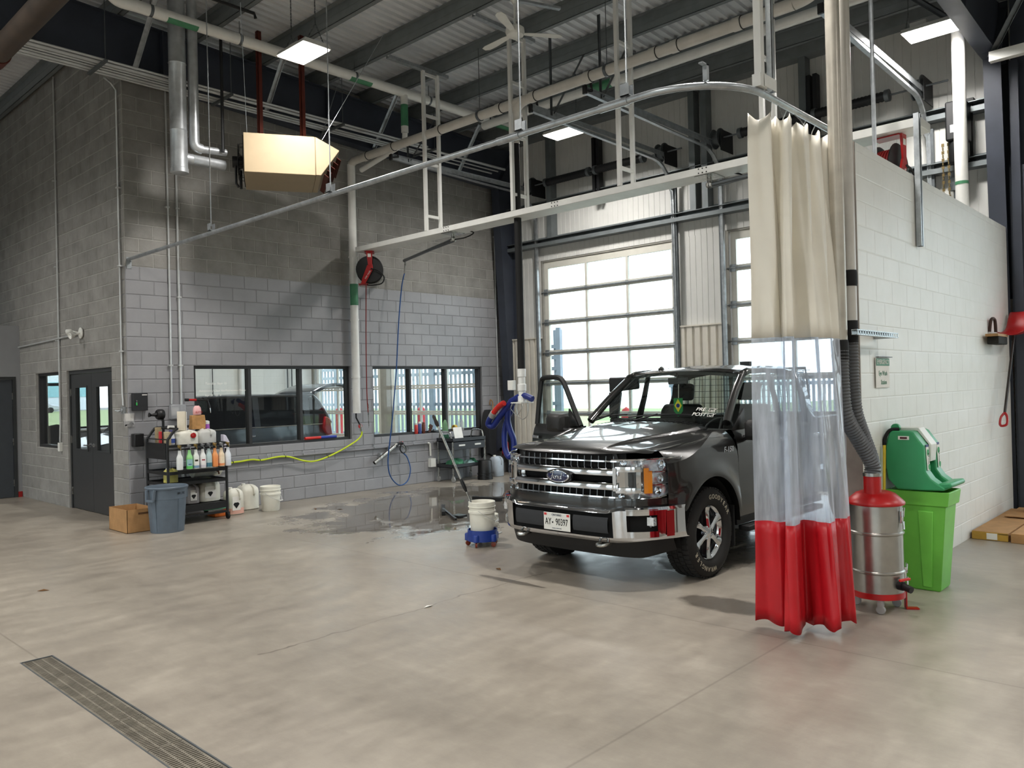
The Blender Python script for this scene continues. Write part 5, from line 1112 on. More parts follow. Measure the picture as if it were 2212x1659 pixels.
q = MB(); a = R(292); d = Vector((math.cos(a), math.sin(a), 0)); text(q, 'BRUTE', Vector((.02, -1.15, .50))+d*.2415, Vector((-d.y, d.x, 0)), (0,0,1), .042, .002); part('lettering', q, MATS['black_plastic'], t, smooth=False)
t = thing('cardboard_box', 'open cardboard carton between the double door and the grey bin', 'cardboard box', (-.16, -.63, 0))
q = MB(); x0, x1, y0, y1, h = -.40, .0-.04, -.93, -.33, .30; w_ = .006
q.box(x0, y0, 0, x1, y1, .006); q.box(x0, y0, 0, x1, y0+w_, h); q.box(x0, y1-w_, 0, x1, y1, h); q.box(x0, y0, 0, x0+w_, y1, h); q.box(x1-w_, y0, 0, x1, y1, h); part('carton', q, MATS['cardboard'], t, smooth=False)
q = MB(); q.box(x1-w_-.008, y0+.05, .05, x1-w_-.001, y1-.05, h-.02); part('inner_flap', q, MATS['cardboard'], t, smooth=False)
q = MB(); q.box(x0+.14, y0-.002, .23, x0+.28, y0-.0005, .255); part('print_band', q, M('box_print', (96,66,40), .8), t, smooth=False)
# ---- white bucket, mixing pails, dolly
def pail(x, y, z, lab, mt, rt=.15, rb=.13, h=.37, inv=False, group=None, bail=1, name='bucket'):
    t = thing(name, lab, 'bucket', (x, y, z), group=group); s = 1
    pr = [(0, .012), (rb-.012, .012), (rt-.008, h-.005), (rt-.004, h), (rt, h-.004), (rt-.002, h-.05), (rt+.004, h-.052), (rt+.004, h-.06), (rt-.004, h-.062), (rt-.005, h-.10), (rt+.004, h-.102), (rt+.004, h-.125), (rt-.007, h-.128), (rb, .01), (rb-.008, 0), (0, 0)]
    if inv: pr = [(r_, h-z_) for r_, z_ in pr]
    q = MB(); q.lathe(pr, (x, y, z), 36, cap=False); part('pail', q, mt, t)
    if bail:
        q = MB(); a = R(bail); d = Vector((math.cos(a), math.sin(a), 0)); n_ = Vector((-d.y, d.x, 0)); o_ = Vector((x, y, z+h-.09)); e = rt+.006
        q.tube(spline([o_+d*e, o_+d*e*.8+n_*-.1+Vector((0,0,-.07)), o_+n_*-(e+.02)+Vector((0,0,-.13)), o_-d*e*.8+n_*-.1+Vector((0,0,-.07)), o_-d*e]), .004, 6); q.tube([o_+d*.05+n_*-(e+.016)+Vector((0,0,-.128)), o_-d*.05+n_*-(e+.016)+Vector((0,0,-.128))], .011, 8); part('bail_handle', q, MATS['hdpe_grey'], t)
    return t
M('pail_white', (226,224,212), .42, var=.03, sss=.1); M('pail_black', (20,20,20), .4, var=.05)
pail(1.78, -.68, 0, 'white bucket on the floor under the yellow-green hose', MATS['pail_white'], bail=30)
pail(1.80, -5.18, .125, 'white bucket on the blue dolly beside the truck', MATS['pail_white'], bail=30)
pail(2.08, -5.0, 0, 'small white bucket behind the blue dolly', MATS['pail_white'], rt=.115, rb=.1, h=.30, bail=20)
pail(6.42, -.60, 0, 'upside-down black bucket by the utility cart', MATS['pail_black'], inv=True, bail=0)
t = thing('bucket_dolly', 'blue five-caster bucket dolly under the white bucket', 'dolly', (1.80, -5.18, 0))
M('dolly_blue', (24,52,128), .42, var=.05)
q = MB(); q.lathe([(0, .10), (.15, .10), (.155, .11), (.155, .125), (.0, .1235)], (1.80, -5.18, 0), 30, cap=False); q.lathe([(.165, .06), (.17, .062), (.166, .185), (.158, .185), (.157, .06)], (1.80, -5.18, 0), 30, cap=False); part('ring', q, MATS['dolly_blue'], t)
for k in range(5):
    a = R(200+k*72); c = (1.80+.165*math.cos(a), -5.18+.165*math.sin(a)); q = MB(); q.lathe([(.03, .06), (.036, .065), (.036, .13), (.028, .14)], (c[0], c[1], 0), 12); part('caster_pod', q, MATS['dolly_blue'], t)
    q = MB(); d = Vector((-math.sin(a+.5), math.cos(a+.5), 0)); u = Vector((0,0,1)); q.lathe([(.022, -.012), (.028, -.01), (.028, .01), (.022, .012)], (c[0], c[1], .029), 14, Matrix((u.cross(d), u, d)).transposed()); q.tube([(c[0], c[1], .03), (c[0], c[1], .06)], .008, 6); part('caster', q, M('caster_red', (120,52,34), .5), t)
t = thing('extension_pole', 'telescopic metal wash pole leaning out of the white bucket on the dolly', 'pole', (1.76, -5.15, .15))
a = Vector((1.78, -5.22, .16)); b = Vector((1.46, -4.78, 1.47)); q = MB(); q.tube([a, a.lerp(b, .42)], .010, 10); part('lower_tube', q, MATS['steel'], t)
q = MB(); q.tube([a.lerp(b, .4), a.lerp(b, .93)], .014, 10); part('upper_tube', q, MATS['steel'], t)
q = MB(); q.tube([a.lerp(b, .34), a.lerp(b, .38), a.lerp(b, .42), a.lerp(b, .45)], [.014, .022, .022, .016], 10); part('twist_lock', q, MATS['black_plastic'], t)
q = MB(); q.tube([a.lerp(b, .90), a.lerp(b, .93), a.lerp(b, .96), a.lerp(b, .985), b], [.016, .024, .018, .020, .010], 10); part('tip', q, M('dark_brown', (44,34,28), .5), t)
t = thing('floor_squeegee', 'black floor squeegee lying in the wet patch left of the dolly', 'squeegee', (3.1, -3.3, 0))
q = MB(); q.bar((3.42, -2.72, .03), (2.95, -3.25, .03), .05, .05); q.bar((3.42, -2.72, .012), (2.95, -3.25, .012), .02, .02); part('head', q, MATS['black_rubber'], t, smooth=False)
q = MB(); q.bar((3.18, -2.98, .045), (2.72, -3.75, .03), .03, .025); q.box(2.9, -3.62, .01, 3.05, -3.45, .035); part('bracket', q, MATS['black_plastic'], t, smooth=False)
t = thing('push_broom', 'black broom lying on the wet floor behind the bucket', 'broom', (4.4, -2.75, 0))
q = MB(); q.bar((4.3, -2.45, .03), (4.42, -2.95, .03), .07, .05); part('head', q, MATS['black_rubber'], t, smooth=False); q = MB(); q.tube([(4.4, -2.8, .05), (4.75, -3.35, .04)], .014, 8); part('handle', q, MATS['black_plastic'], t)
# ---- yellow-green air hose looped on the wall pipe
M('lime_hose', (196,214,40), .45, var=.04)
pts = [(1.02,-.09,.62),(1.253,-.09,.69),(1.476,-.09,.716),(1.628,-.09,.722),(1.821,-.09,.735),(1.979,-.09,.713),(2.264,-.09,.741),(2.472,-.09,.725),(2.727,-.09,.643),(2.946,-.09,.617),(3.237,-.09,.679),(3.548,-.09,.79),(3.792,-.09,.901),(3.893,-.095,.985),(3.905,-.10,1.06)]
t = thing('garden_hose', 'yellow-green hose strung along the wall below the left window', 'hose', (2.5, -.09, .6)); q = MB(); q.tube(spline(pts, 6), .014, 8); part('hose', q, MATS['lime_hose'], t)
for x, z in ((1.5, .72), (1.95, .72), (2.4, .735), (3.2, .67)):
    q = MB(); q.lathe([(.018, -.006), (.018, .006)], (x, -.09, z), 10, Matrix(((0,0,1),(0,1,0),(-1,0,0))), cap=False); q.tube([(x, -.07, z+.01), (x, -.05, z+.05)], .003, 5); part('tie', q, MATS['black_plastic'], t)
# ---- wall boxes at the corner
t = thing('key_cabinet', 'black key cabinet with a green-tagged key on the grey wall by the corner', 'cabinet', (.145, -.06, 1.56))
q = MB(); q.box(.045, -.085, 1.56, .245, -.007, 1.81); part('cabinet_body', q, M('cabinet_black', (36,37,40), .5), t, bev=.004)
q = MB(); q.lathe([(.008, .085), (.008, .1)], (.085, 0, 1.70), 10, Matrix(((1,0,0),(0,0,-1),(0,1,0)))); q.box(.082, -.1, 1.672, .088, -.094, 1.70); part('key', q, MATS['chrome'], t)
q = MB(); q.box(.076, -.1, 1.635, .094, -.093, 1.675); part('key_tag', q, M('tag_green', (60,190,90), .5), t, bev=.002)
q = MB(); q.box(.165, -.0865, 1.775, .235, -.0855, 1.787); part('maker_mark', q, MATS['paper'], t, smooth=False)
t = thing('strobe_box', 'clear-covered white alarm box at the foot of the wall conduit above the cart', 'alarm box', (.66, -.06, 1.42))
q = MB(); q.box(.57, -.09, 1.42, .79, -.007, 1.63); part('cover', q, M('clear_cover', (190,192,196), .2, var=.02, alpha=.55), t, bev=.01); q = MB(); q.box(.60, -.075, 1.47, .70, -.01, 1.58); part('unit', q, MATS['white_plastic'], t, bev=.004)
t = thing('pull_station', 'small chrome call point on the block corner below the conduit', 'call point', (-.05, .09, 1.5))
q = MB(); q.box(-.05, .05, 1.52, -.004, .12, 1.62); q.tube([(-.05, .085, 1.57), (-.10, .09, 1.56), (-.12, .13, 1.57)], .012, 8); q.lathe([(.03, .05), (.034, .055), (.034, .07)], (0, .06, 1.57), 14, Matrix(((0,0,-1),(0,1,0),(1,0,0)))); part('body', q, MATS['galv'], t)
t = thing('parts_bag', 'clear plastic bag with a black part hanging at the block corner', 'plastic bag', (-.02, -.03, 1.33))
glassmat('bag_film', (240,240,240), .05, .1, .35, (238,238,238))
q = MB(); q.grid(lambda u, v: (-.06+u*.14+.006*math.sin(v*9), -.02-.022*math.sin(PI*u)*(.4+.6*(1-v)), 1.34+v*.19), 8, 8); q.grid(lambda u, v: (-.06+u*.14, -.012, 1.34+v*.19), 4, 4); part('film', q, MATS['bag_film'], t, fix=False)
q = MB(); q.box(-.045, -.016, 1.42, .07, -.0135, 1.52); part('leaflet', q, MATS['paper'], t, smooth=False)
q = MB(); q.lathe([(.0, .0), (.025, .002), (.025, .02), (0, .022)], (.035, -.012, 1.375), 14, Matrix(((1,0,0),(0,0,-1),(0,1,0)))); q.bar((.02, -.024, 1.375), (-.05, -.024, 1.36), .014, .02); part('black_part', q, MATS['black_plastic'], t)
# ---- utility cart with its load
t = thing('utility_cart', 'black and grey wheeled utility cart under the right window', 'cart', (6.1, -.3, 0)); UX0, UX1, UY0, UY1 = 5.68, 6.52, -.5, -.09
for (x, y) in ((UX0, UY0), (UX1, UY0), (UX0, UY1), (UX1, UY1)):
    q = MB(); q.tube([(x, y, .1), (x, y, .80)], .018, 8); part('leg', q, MATS['steel'], t)
    q = MB(); q.lathe([(.045, -.014), (.05, -.01), (.05, .01), (.045, .014)], (x, y, .05), 16, Matrix(((0,0,1),(0,1,0),(-1,0,0)))); q.box(x-.02, y-.02, .07, x+.02, y+.02, .11); part('caster', q, MATS['grey_plastic'], t)
for z in (.27, .76):
    q = MB(); q.box(UX0-.02, UY0-.02, z, UX1+.02, UY1+.02, z+.01); q.box(UX0-.02, UY0-.02, z, UX1+.02, UY0-.012, z+.07); q.box(UX0-.02, UY1+.012, z, UX1+.02, UY1+.02, z+.07); q.box(UX0-.02, UY0-.02, z, UX0-.012, UY1+.02, z+.07); q.box(UX1+.012, UY0-.02, z, UX1+.02, UY1+.02, z+.07); part('tray', q, M('cart_dark', (44,46,50), .45), t, smooth=False)
q = MB(); q.box(UX0-.01, UY0-.015, .61, UX1+.01, UY1, .755); part('drawer_box', q, MATS['cart_dark'], t, bev=.004)
for x in (5.9, 6.32):
    q = MB(); q.box(x-.08, UY0-.022, .675, x+.08, UY0-.016, .705); part('drawer_pull', q, MATS['white_plastic'], t, smooth=False)
for x, s in ((UX0, -1), (UX1, 1)):
    q = MB(); q.tube(spline([(x, UY0+.03, .80), (x+s*.0, UY0+.06, .92), (x, UY0+.12, .95), (x, UY1-.12, .95), (x, UY1-.06, .92), (x, UY1-.03, .80)]), .014, 8); part('push_handle', q, MATS['steel'], t)
q = MB(); q.obox((5.92, -.4, .90), (.22, .01, .26), Matrix.Rotation(R(-14), 3, 'X')); single('paper_sheet', q, MATS['paper'], 'white paper sheet propped on the utility cart top', 'paper')
M('green_cloth', (60,120,88), .85, var=.2, scale=20); M('teal_bag', (150,180,176), .4, var=.15, scale=15)
single('green_rag', lump((5.92, -.3, .281), (.2, .16, .15), 3), MATS['green_cloth'], 'heap of green rags on the lower shelf of the utility cart', 'rag')
single('clear_bag', lump((6.25, -.3, .281), (.14, .13, .10), 5), MATS['teal_bag'], 'crumpled clear plastic bag on the lower shelf of the utility cart', 'plastic bag')
single('green_cloth', lump((6.42, -.26, .281), (.07, .1, .12), 8), MATS['green_cloth'], 'small green cloth at the right of the utility cart shelf', 'cloth')
single('dark_rag', lump((5.76, -.22, .771), (.08, .1, .12), 9), M('dark_green_cloth', (24,70,50), .85, var=.2), 'dark green cloth on the left of the utility cart top', 'cloth')
# ---- things standing on the window sill
M('red_can', (196,60,52), .35); M('blue_can', (70,90,150), .35); M('brown_can', (96,50,34), .35)
for i, (x, h, mt, lab) in enumerate(((5.24, .2, 'red_can', 'red spray can, leftmost on the sill of the right window'), (5.33, .22, 'blue_can', 'blue and white spray can, second on the sill of the right window'), (5.42, .21, 'brown_can', 'brown spray can, third on the sill of the right window'))):
    t = thing('spray_can', lab, 'spray can', (x, .025, .93), group='spray cans on the sill'); q = MB(); q.lathe([(.03, 0), (.033, .005), (.033, h*.8), (.024, h*.88)], (x, .025, .931), 14); part('can', q, MATS[mt], t); q = MB(); q.lathe([(.026, h*.86), (.026, h), (.02, h*1.02)], (x, .025, .931), 12); part('cap', q, MATS['white_plastic'] if i < 2 else MATS['brown_can'], t)
q = MB(); q.tube([(5.55, .02, .94), (5.60, .02, 1.03)], [.02, .035], 10); q.obox((5.60, .02, 1.06), (.07, .04, .05), Matrix.Rotation(R(30), 3, 'Y')); single('scrub_brush', q, M('brush_brown', (70,44,36), .7), 'brown scrub brush on the sill of the right window', 'brush')
q = MB(); q.lathe([(.07, 0), (.08, .02), (.055, .16), (.03, .22), (0, .24)], (5.98, .035, .93), 16, sq=.4); single('sill_cloth', q, M('sage_cloth', (110,146,110), .85, var=.15), 'sage green cloth standing on the window sill', 'cloth')
t = thing('tape_roll', 'yellow tape roll on the sill of the right window', 'tape roll', (6.2, .0, .93)); q = MB(); q.lathe([(.04, -.03), (.06, -.03), (.06, .03), (.04, .03)], (6.22, .02, .995), 20, Matrix(((0,0,1),(0,1,0),(-1,0,0))), cap=False); part('roll', q, M('tape_yellow', (206,170,70), .5), t)
for i, x in enumerate((6.36, 6.44)):
    t = thing('water_bottle', ['left', 'right'][i]+' one of two clear water bottles on the window sill', 'bottle', (x, .03, .93), group='water bottles on the sill'); q = MB(); q.lathe([(.028, 0), (.031, .01), (.031, .15), (.012, .2)], (x, .03, .931), 14, cap=False); part('bottle', q, MATS['bag_film'], t); q = MB(); q.lathe([(.013, .2), (.013, .22)], (x, .03, .931), 10); part('cap', q, MATS['white_plastic'], t)
q = MB(); q.obox((5.72, .0, .965), (.16, .04, .03), Matrix.Rotation(R(12), 3, 'Y')); single('sill_tool', q, MATS['galv_dark'], 'grey hand tool lying on the window sill left of the cloth', 'tool')
t = thing('foam_tube', 'red and blue foam tube on the sill of the left window', 'tube', (3.14, .02, .975)); q = MB(); q.tube([(2.84, .02, .995), (3.14, .02, .995)], .024, 12); part('red_half', q, MATS['red_vac'], t); q = MB(); q.tube([(3.14, .02, .995), (3.45, .02, .995)], .0235, 12); part('blue_half', q, M('foam_blue', (34,56,150), .5), t)
t = thing('glass_notes', 'white handwritten notes on the left window glass', 'writing', (1.4, .1, 1.9)); q = MB(); text(q, 'Tuesday, Sept 15', (1.35, .098, 1.93), (1,0,0), (0,0,1), .05, .001, shear=.25); text(q, 'Advisement | Clean Van/Maintenance/Pickup', (1.46, .098, 1.82), (1,0,0), (0,0,1), .042, .001, shear=.25); text(q, 'Sept 20   12   4', (1.3, .098, 1.75), (1,0,0), (0,0,1), .042, .001, shear=.25); part('lettering', q, MATS['paper'], t, smooth=False)
# ---- coats, jug and broom at the far corner
def drape(x0, x1, zt, zb, y, depth, seed, n=18):
    rnd = random.Random(seed); ph = [rnd.uniform(0, 6) for _ in range(4)]; q = MB()
    def fn(u, v):
        a = u*2*PI; z = zt+(zb-zt)*v; wd = (.28+.72*min(1, v*2.6)**.6)*(x1-x0)/2; dp = depth*(.5+.5*min(1, v*3))
        fold = 1+.16*math.sin(5*a+ph[0]+v*2)+.08*math.sin(9*a+ph[1])
        return ((x0+x1)/2+wd*math.cos(a)*(1+.05*math.sin(v*7+ph[2])), y-dp/2-dp/2*math.sin(a)*fold*.9, z+.05*math.sin(3*a+ph[3])*v)
    q.grid(fn, 28, n); return q
M('coat_black', (18,18,21), .85, var=.15, scale=12); M('coat_navy', (22,26,40), .85, var=.15, scale=12); M('coat_red', (130,22,30), .8, var=.15, scale=12)
single('black_jacket', drape(6.80, 7.28, 1.32, .40, -.03, .24, 4), MATS['coat_black'], 'long black jacket hung on the wall by the far corner', 'jacket', org=(7.12, -.1, .42))
single('navy_jacket', drape(7.10, 7.46, 1.16, .50, -.10, .24, 6), MATS['coat_navy'], 'navy jacket hung in front of the black jacket', 'jacket', org=(7.32, -.12, .52))
single('red_bag', drape(7.25, 7.42, .72, .38, -.22, .12, 9), MATS['coat_red'], 'red bag hanging below the dark jackets', 'bag', org=(7.33, -.28, .38))
q = MB(); q.tube(spline([(7.18, -.02, 1.42), (7.16, -.06, 1.52), (7.22, -.06, 1.46), (7.2, -.08, 1.30)]), .012, 6); single('coat_hook', q, M('wood_hook', (170,130,84), .6), 'wooden hook above the dark jackets', 'hook')
M('blue_jug', (176,186,196), .45, var=.08, scale=8)
jug('blue_label_jug', 'white jug with pale blue label behind the upside-down black bucket', 6.92, -.42, 0, .26, .22, .40, MATS['blue_jug'], capcol='cap_white')
t = thing('scraper', 'short wooden-handled white scraper standing in the far corner', 'scraper', (7.0, -1.0, 0)); q = MB(); q.tube([(7.0, -.98, .12), (6.96, -.88, .5)], .014, 8); part('handle', q, MATS['wood_hook'], t); q = MB(); q.obox((7.01, -1.0, .07), (.09, .03, .14), Matrix.Rotation(R(-12), 3, 'X')); part('blade', q, MATS['white_plastic'], t, bev=.006)
# ---- red and steel vacuum canister
t = thing('vacuum_canister', 'steel drum vacuum separator with red lid beside the curtain', 'vacuum canister', (1.87, -9.40, 0)); c = (1.87, -9.40, 0)
M('drum_steel', (168,166,160), .3, metal=.9, var=.1, scale=5)
q = MB(); q.lathe([(.18, .14), (.187, .145), (.187, .29), (.196, .298), (.196, .308), (.187, .316), (.187, .58), (.196, .588), (.196, .598), (.187, .606), (.187, .82)], c, 36); part('drum', q, MATS['drum_steel'], t)
q = MB(); q.lathe([(.192, .80), (.205, .805), (.208, .815), (.205, .825), (.18, .85), (.14, .885), (.10, .90), (.0, .905)], c, 36); part('lid', q, MATS['red_paint'], t)
q = MB(); q.lathe([(.062, .88), (.062, 1.035)], (1.80, -9.405, 0), 20); part('inlet_stub', q, MATS['red_paint'], t)
q = MB(); q.lathe([(.067, 1.02), (.067, 1.045)], (1.80, -9.405, 0), 20); part('hose_clamp', q, MATS['steel'], t)
q = MB(); q.lathe([(.055, .88), (.055, 1.02)], (1.93, -9.36, 0), 18); part('inlet_stub', q, MATS['red_paint'], t)
q = MB(); q.lathe([(.18, .105), (.193, .107), (.193, .15), (.18, .152)], c, 36); part('base_ring', q, MATS['red_paint'], t)
for a in (205, 325, 85):
    x, y = 1.87+.165*math.cos(R(a)), -9.40+.165*math.sin(R(a)); q = MB(); q.box(x-.02, y-.02, .06, x+.02, y+.02, .105); q.lathe([(.03, -.012), (.034, -.008), (.034, .008), (.03, .012)], (x, y, .034), 16, Matrix(((0,0,1),(0,1,0),(-1,0,0)))); part('caster', q, MATS['grey_plastic'], t)
for (a, z) in ((262, .72), (300, .28)):
    d = Vector((math.cos(R(a)), math.sin(R(a)), 0)); s = Vector((-d.y, d.x, 0)); o_ = Vector(c)+d*.19; B = Matrix((s, d, Vector((0,0,1)))).transposed(); q = MB(); q.obox(o_+d*.006+Vector((0,0,z)), (.035, .012, .09), B); q.tube([o_+d*.016+s*-.012+Vector((0,0,z+.0)), o_+d*.02+s*-.016+Vector((0,0,z+.07)), o_+d*.02+s*.016+Vector((0,0,z+.07)), o_+d*.016+s*.012+Vector((0,0,z))], .004, 6); q.tube([o_+d*.02+Vector((0,0,z-.03)), o_+d*.022+Vector((0,0,z-.09))], .006, 6); part('toggle_latch', q, MATS['chrome'], t)
a = R(250); d = Vector((math.cos(a), math.sin(a), 0)); s = Vector((-d.y, d.x, 0)); o_ = Vector(c)+Vector((0,0,.215))
q = MB(); q.tube([o_+d*.18, o_+d*.225], .034, 12); q.tube([o_+d*.22, o_+d*.29+Vector((0,0,-.015))], .026, 12); part('drain_valve', q, MATS['black_plastic'], t)
q = MB(); q.obox(o_+d*.22+s*.02+Vector((0,0,.045)), (.11, .02, .018), Matrix((s, d, Vector((0,0,1)))).transposed()); part('valve_lever', q, MATS['red_vac'], t, bev=.004)
q = MB(); d = Vector((math.cos(R(305)), math.sin(R(305)), 0)); s = Vector((-d.y, d.x, 0)); o_ = Vector(c)+d*.2; B = Matrix((s, d, Vector((0,0,1)))).transposed(); q.obox(o_+Vector((0,0,.08)), (.05, .008, .15), B); q.obox(o_+d*.045+Vector((0,0,.006)), (.05, .09, .008), B); part('floor_tab', q, MATS['red_paint'], t, smooth=False)
# corrugated hoses and the two rigid pipes they hang from
M('hose_grey', (84,86,88), .45, var=.05)
def ribbed(path, r, mb, step=.024):
    P = spline(path, 10); L = [0]
    for p0, p1 in zip(P, P[1:]): L.append(L[-1]+(p1-p0).length)
    n = int(L[-1]/step)*2; pts = []; rs = []; j = 0
    for i in range(n+1):
        s = L[-1]*i/n
        while j < len(L)-2 and L[j+1] < s: j += 1
        f = (s-L[j])/max(1e-9, L[j+1]-L[j]); pts.append(P[j].lerp(P[j+1], f)); rs.append(r if i % 2 else r*.86)
    mb.tube(pts, rs, 16)
for i, (p, e, m_) in enumerate((((1.53, -9.295, 1.98), (1.80, -9.405, 1.03), 'left of the two'), ((1.69, -9.31, 2.04), (1.93, -9.36, 1.01), 'right of the two'))):
    q = MB(); ribbed([p, (p[0], p[1], 1.75), (p[0]+.03, p[1]-.01, 1.5), ((p[0]+e[0])/2+.03, (p[1]+e[1])/2, 1.3), (e[0], e[1], 1.12), e], .06, q); single('flex_hose', q, MATS['hose_grey'], f'{m_} grey corrugated hoses running down to the canister', 'hose', group='corrugated hoses to the canister', org=(e[0], e[1], e[2]))
t = thing('stack_pipe', 'left of the two vertical pipes behind the curtain, metallic', 'pipe', (1.53, -9.295, 1.95), group='twin pipes behind the curtain'); q = MB(); q.tube([(1.53, -9.295, 2.0), (1.53, -9.295, 6.1)], .051, 18); part('pipe', q, M('pipe_metal', (186,180,168), .38, metal=.35, var=.08), t)
q = MB(); q.lathe([(.056, 1.9), (.058, 1.92), (.058, 2.03), (.054, 2.05)], (1.53, -9.295, 0), 18); part('cuff', q, MATS['black_rubber'], t)
t = thing('stack_pipe', 'right of the two vertical pipes behind the curtain, beige plastic', 'pipe', (1.69, -9.31, 2.0), group='twin pipes behind the curtain'); q = MB(); q.tube([(1.69, -9.31, 2.2), (1.69, -9.31, 6.1)], .053, 18); part('pipe', q, MATS['beige_pvc'], t)
for pr_ in ([(.057, 2.46), (.062, 2.48), (.062, 2.56), (.057, 2.58)], [(.057, 2.02), (.057, 2.2)]):
    q = MB(); q.lathe(pr_, (1.69, -9.31, 0), 18); part('cuff', q, MATS['black_rubber'], t)
t = thing('strut_bracket', 'slotted steel strut bracket tying the twin pipes to the partition', 'bracket', (2.2, -9.27, 2.09)); q = MB(); q.box(1.55, -9.374, 2.085, 2.47, -9.37, 2.126); q.box(1.55, -9.41, 2.085, 2.47, -9.374, 2.089); q.box(1.55, -9.41, 2.122, 2.47, -9.374, 2.126)
for k in range(18): q.box(1.56+k*.052, -9.412, 2.089, 1.575+k*.052, -9.408, 2.122)
q.box(1.55, -9.412, 2.085, 2.47, -9.408, 2.094); q.box(1.55, -9.412, 2.117, 2.47, -9.408, 2.126); part('channel', q, MATS['galv'], t, smooth=False)
q = MB(); q.box(2.40, -9.37, 2.085, 2.46, -9.242, 2.126); part('wall_arm', q, MATS['galv'], t, smooth=False)
# ---- green toter and eyewash
M('lime_bin', (112,190,74), .45, var=.04, scale=6); M('eye_green', (52,146,94), .4, var=.05, scale=4)
t = thing('green_bin', 'tall bright green bin against the white partition', 'bin', (2.78, -9.46, 0)); TX0, TX1 = 2.62, 2.93
def ring(z, dx, dy): return [(TX0+dx, -9.66+dy, z), (TX1-dx, -9.66+dy, z), (TX1-dx, -9.25-dy*.2, z), (TX0+dx, -9.25-dy*.2, z)]
rings = [ring(.0, .03, .035), ring(.02, .02, .025), ring(.70, 0, -.03), ring(.705, -.015, -.05), ring(.82, -.02, -.065), ring(.825, -.01, -.05), ring(.79, .01, -.03), ring(.03, .055, .055)]
q = MB(); vs = [p for r_ in rings for p in r_]; fs = [(0,3,2,1)]+[(i*4+j, i*4+(j+1) % 4, (i+1)*4+(j+1) % 4, (i+1)*4+j) for i in range(len(rings)-1) for j in range(4)]+[(28, 29, 30, 31)]; q.add(vs, fs); part('body', q, MATS['lime_bin'], t, bev=.018, seg=3)
q = MB()
def fz(z): return TX0+.02*(1-z/.7)
q.add([(fz(.03)-.012, -9.57, .03), (fz(.03)-.012, -9.50, .03), (fz(.66)-.012, -9.48, .66), (fz(.66)-.012, -9.60, .66), (fz(.03)+.01, -9.57, .03), (fz(.03)+.01, -9.50, .03), (fz(.66)+.01, -9.48, .66), (fz(.66)+.01, -9.60, .66)], [(0,1,2,3), (0,4,5,1), (2,6,7,3), (0,3,7,4), (1,5,6,2)]); part('side_rib', q, MATS['lime_bin'], t, bev=.008)
t = thing('eyewash_station', 'green portable eyewash station resting on the bright green bin', 'eyewash', (2.8, -9.45, .83))
pr = [(-9.255,1.183),(-9.285,1.300),(-9.31,1.318),(-9.45,1.318),(-9.475,1.305),(-9.552,1.195),(-9.562,.985),(-9.60,.93),(-9.66,.885),(-9.70,.862),(-9.70,.84),(-9.62,.836),(-9.539,.832),(-9.34,.832),(-9.27,.911),(-9.255,1.009)]
def slab(x0, x1, prof, dy=0): 
    q = MB(); q.prism(prof, 'x', x0, x1); return q
part('near_tank', slab(2.57, 2.71, pr), MATS['eye_green'], t, bev=.022, seg=3)
part('far_tank', slab(2.87, 3.01, pr), MATS['eye_green'], t, bev=.022, seg=3)
mid_ = [(-9.26,1.18),(-9.30,1.285),(-9.43,1.285),(-9.45,1.25),(-9.45,1.03),(-9.52,.93),(-9.60,.875),(-9.60,.845),(-9.34,.845),(-9.27,.92)]
part('center_body', slab(2.70, 2.88, mid_), MATS['eye_green'], t, bev=.012)
q = MB(); q.prism([(-9.60, .87), (-9.66, .895), (-9.735, .905), (-9.75, .885), (-9.74, .862), (-9.66, .838), (-9.60, .84)], 'x', 2.585, 3.0); part('tray_lip', q, MATS['eye_green'], t, bev=.012, seg=3)
q = MB(); q.prism([(-9.30, 1.338), (-9.475, 1.338), (-9.572, 1.20), (-9.56, 1.06), (-9.54, 1.06), (-9.55, 1.20), (-9.465, 1.31), (-9.30, 1.31)], 'x', 2.715, 2.865); part('arm_cover', q, MATS['white_plastic'], t, bev=.004, label='pale pull-down arm of the eyewash')
q = MB(); q.obox((2.575, -9.40, 1.26), (.004, .085, .03)); q.v = [(v[0]-.006, v[1], v[2]) for v in q.v]; part('side_label', q, MATS['paper'], t, smooth=False)
q = MB(); q.obox((2.568, -9.40, 1.26), (.002, .055, .016)); q.v = [(v[0]-.003, v[1], v[2]) for v in q.v]; part('side_label_print', q, M('maroon', (70,30,34), .6), t, smooth=False)
for x in (2.64, 2.94):
    q = MB(); q.prism([(-9.556, 1.19), (-9.566, .995), (-9.570, .995), (-9.560, 1.19)], 'x', x-.032, x+.032); part('front_label', q, MATS['paper'], t, smooth=False)
    q = MB(); q.prism([(-9.5555, 1.205), (-9.5565, 1.185), (-9.5605, 1.185), (-9.5595, 1.205)], 'x', x-.032, x+.032); part('label_header', q, M('label_blue', (40,44,110), .5), t, smooth=False)
    q = MB(); q.lathe([(.026, 0), (.026, .003)], (x, -9.5625, 1.14), 18, Matrix(((1,0,0),(0,0,-1),(0,1,0)))); q.lathe([(.024, 0), (.024, .003)], (x+.01, -9.568, 1.02), 18, Matrix(((1,0,0),(0,0,-1),(0,1,0)))); part('label_disc', q, M('label_green', (30,150,80), .5), t, smooth=False)
    q = MB(); text(q, 'EYE WASH', (x, -9.5685, 1.085), (0,0,-1), (1,0,0), .022, .001); part('label_text', q, MATS['black_plastic'], t, smooth=False)
q = MB(); q.lathe([(.032, -.02), (.036, -.015), (.036, .02), (.03, .025)], (2.70, -9.30, 1.335), 18, Matrix(((0,0,1),(0,1,0),(-1,0,0)))); part('filler_cap', q, MATS['eye_green'], t)
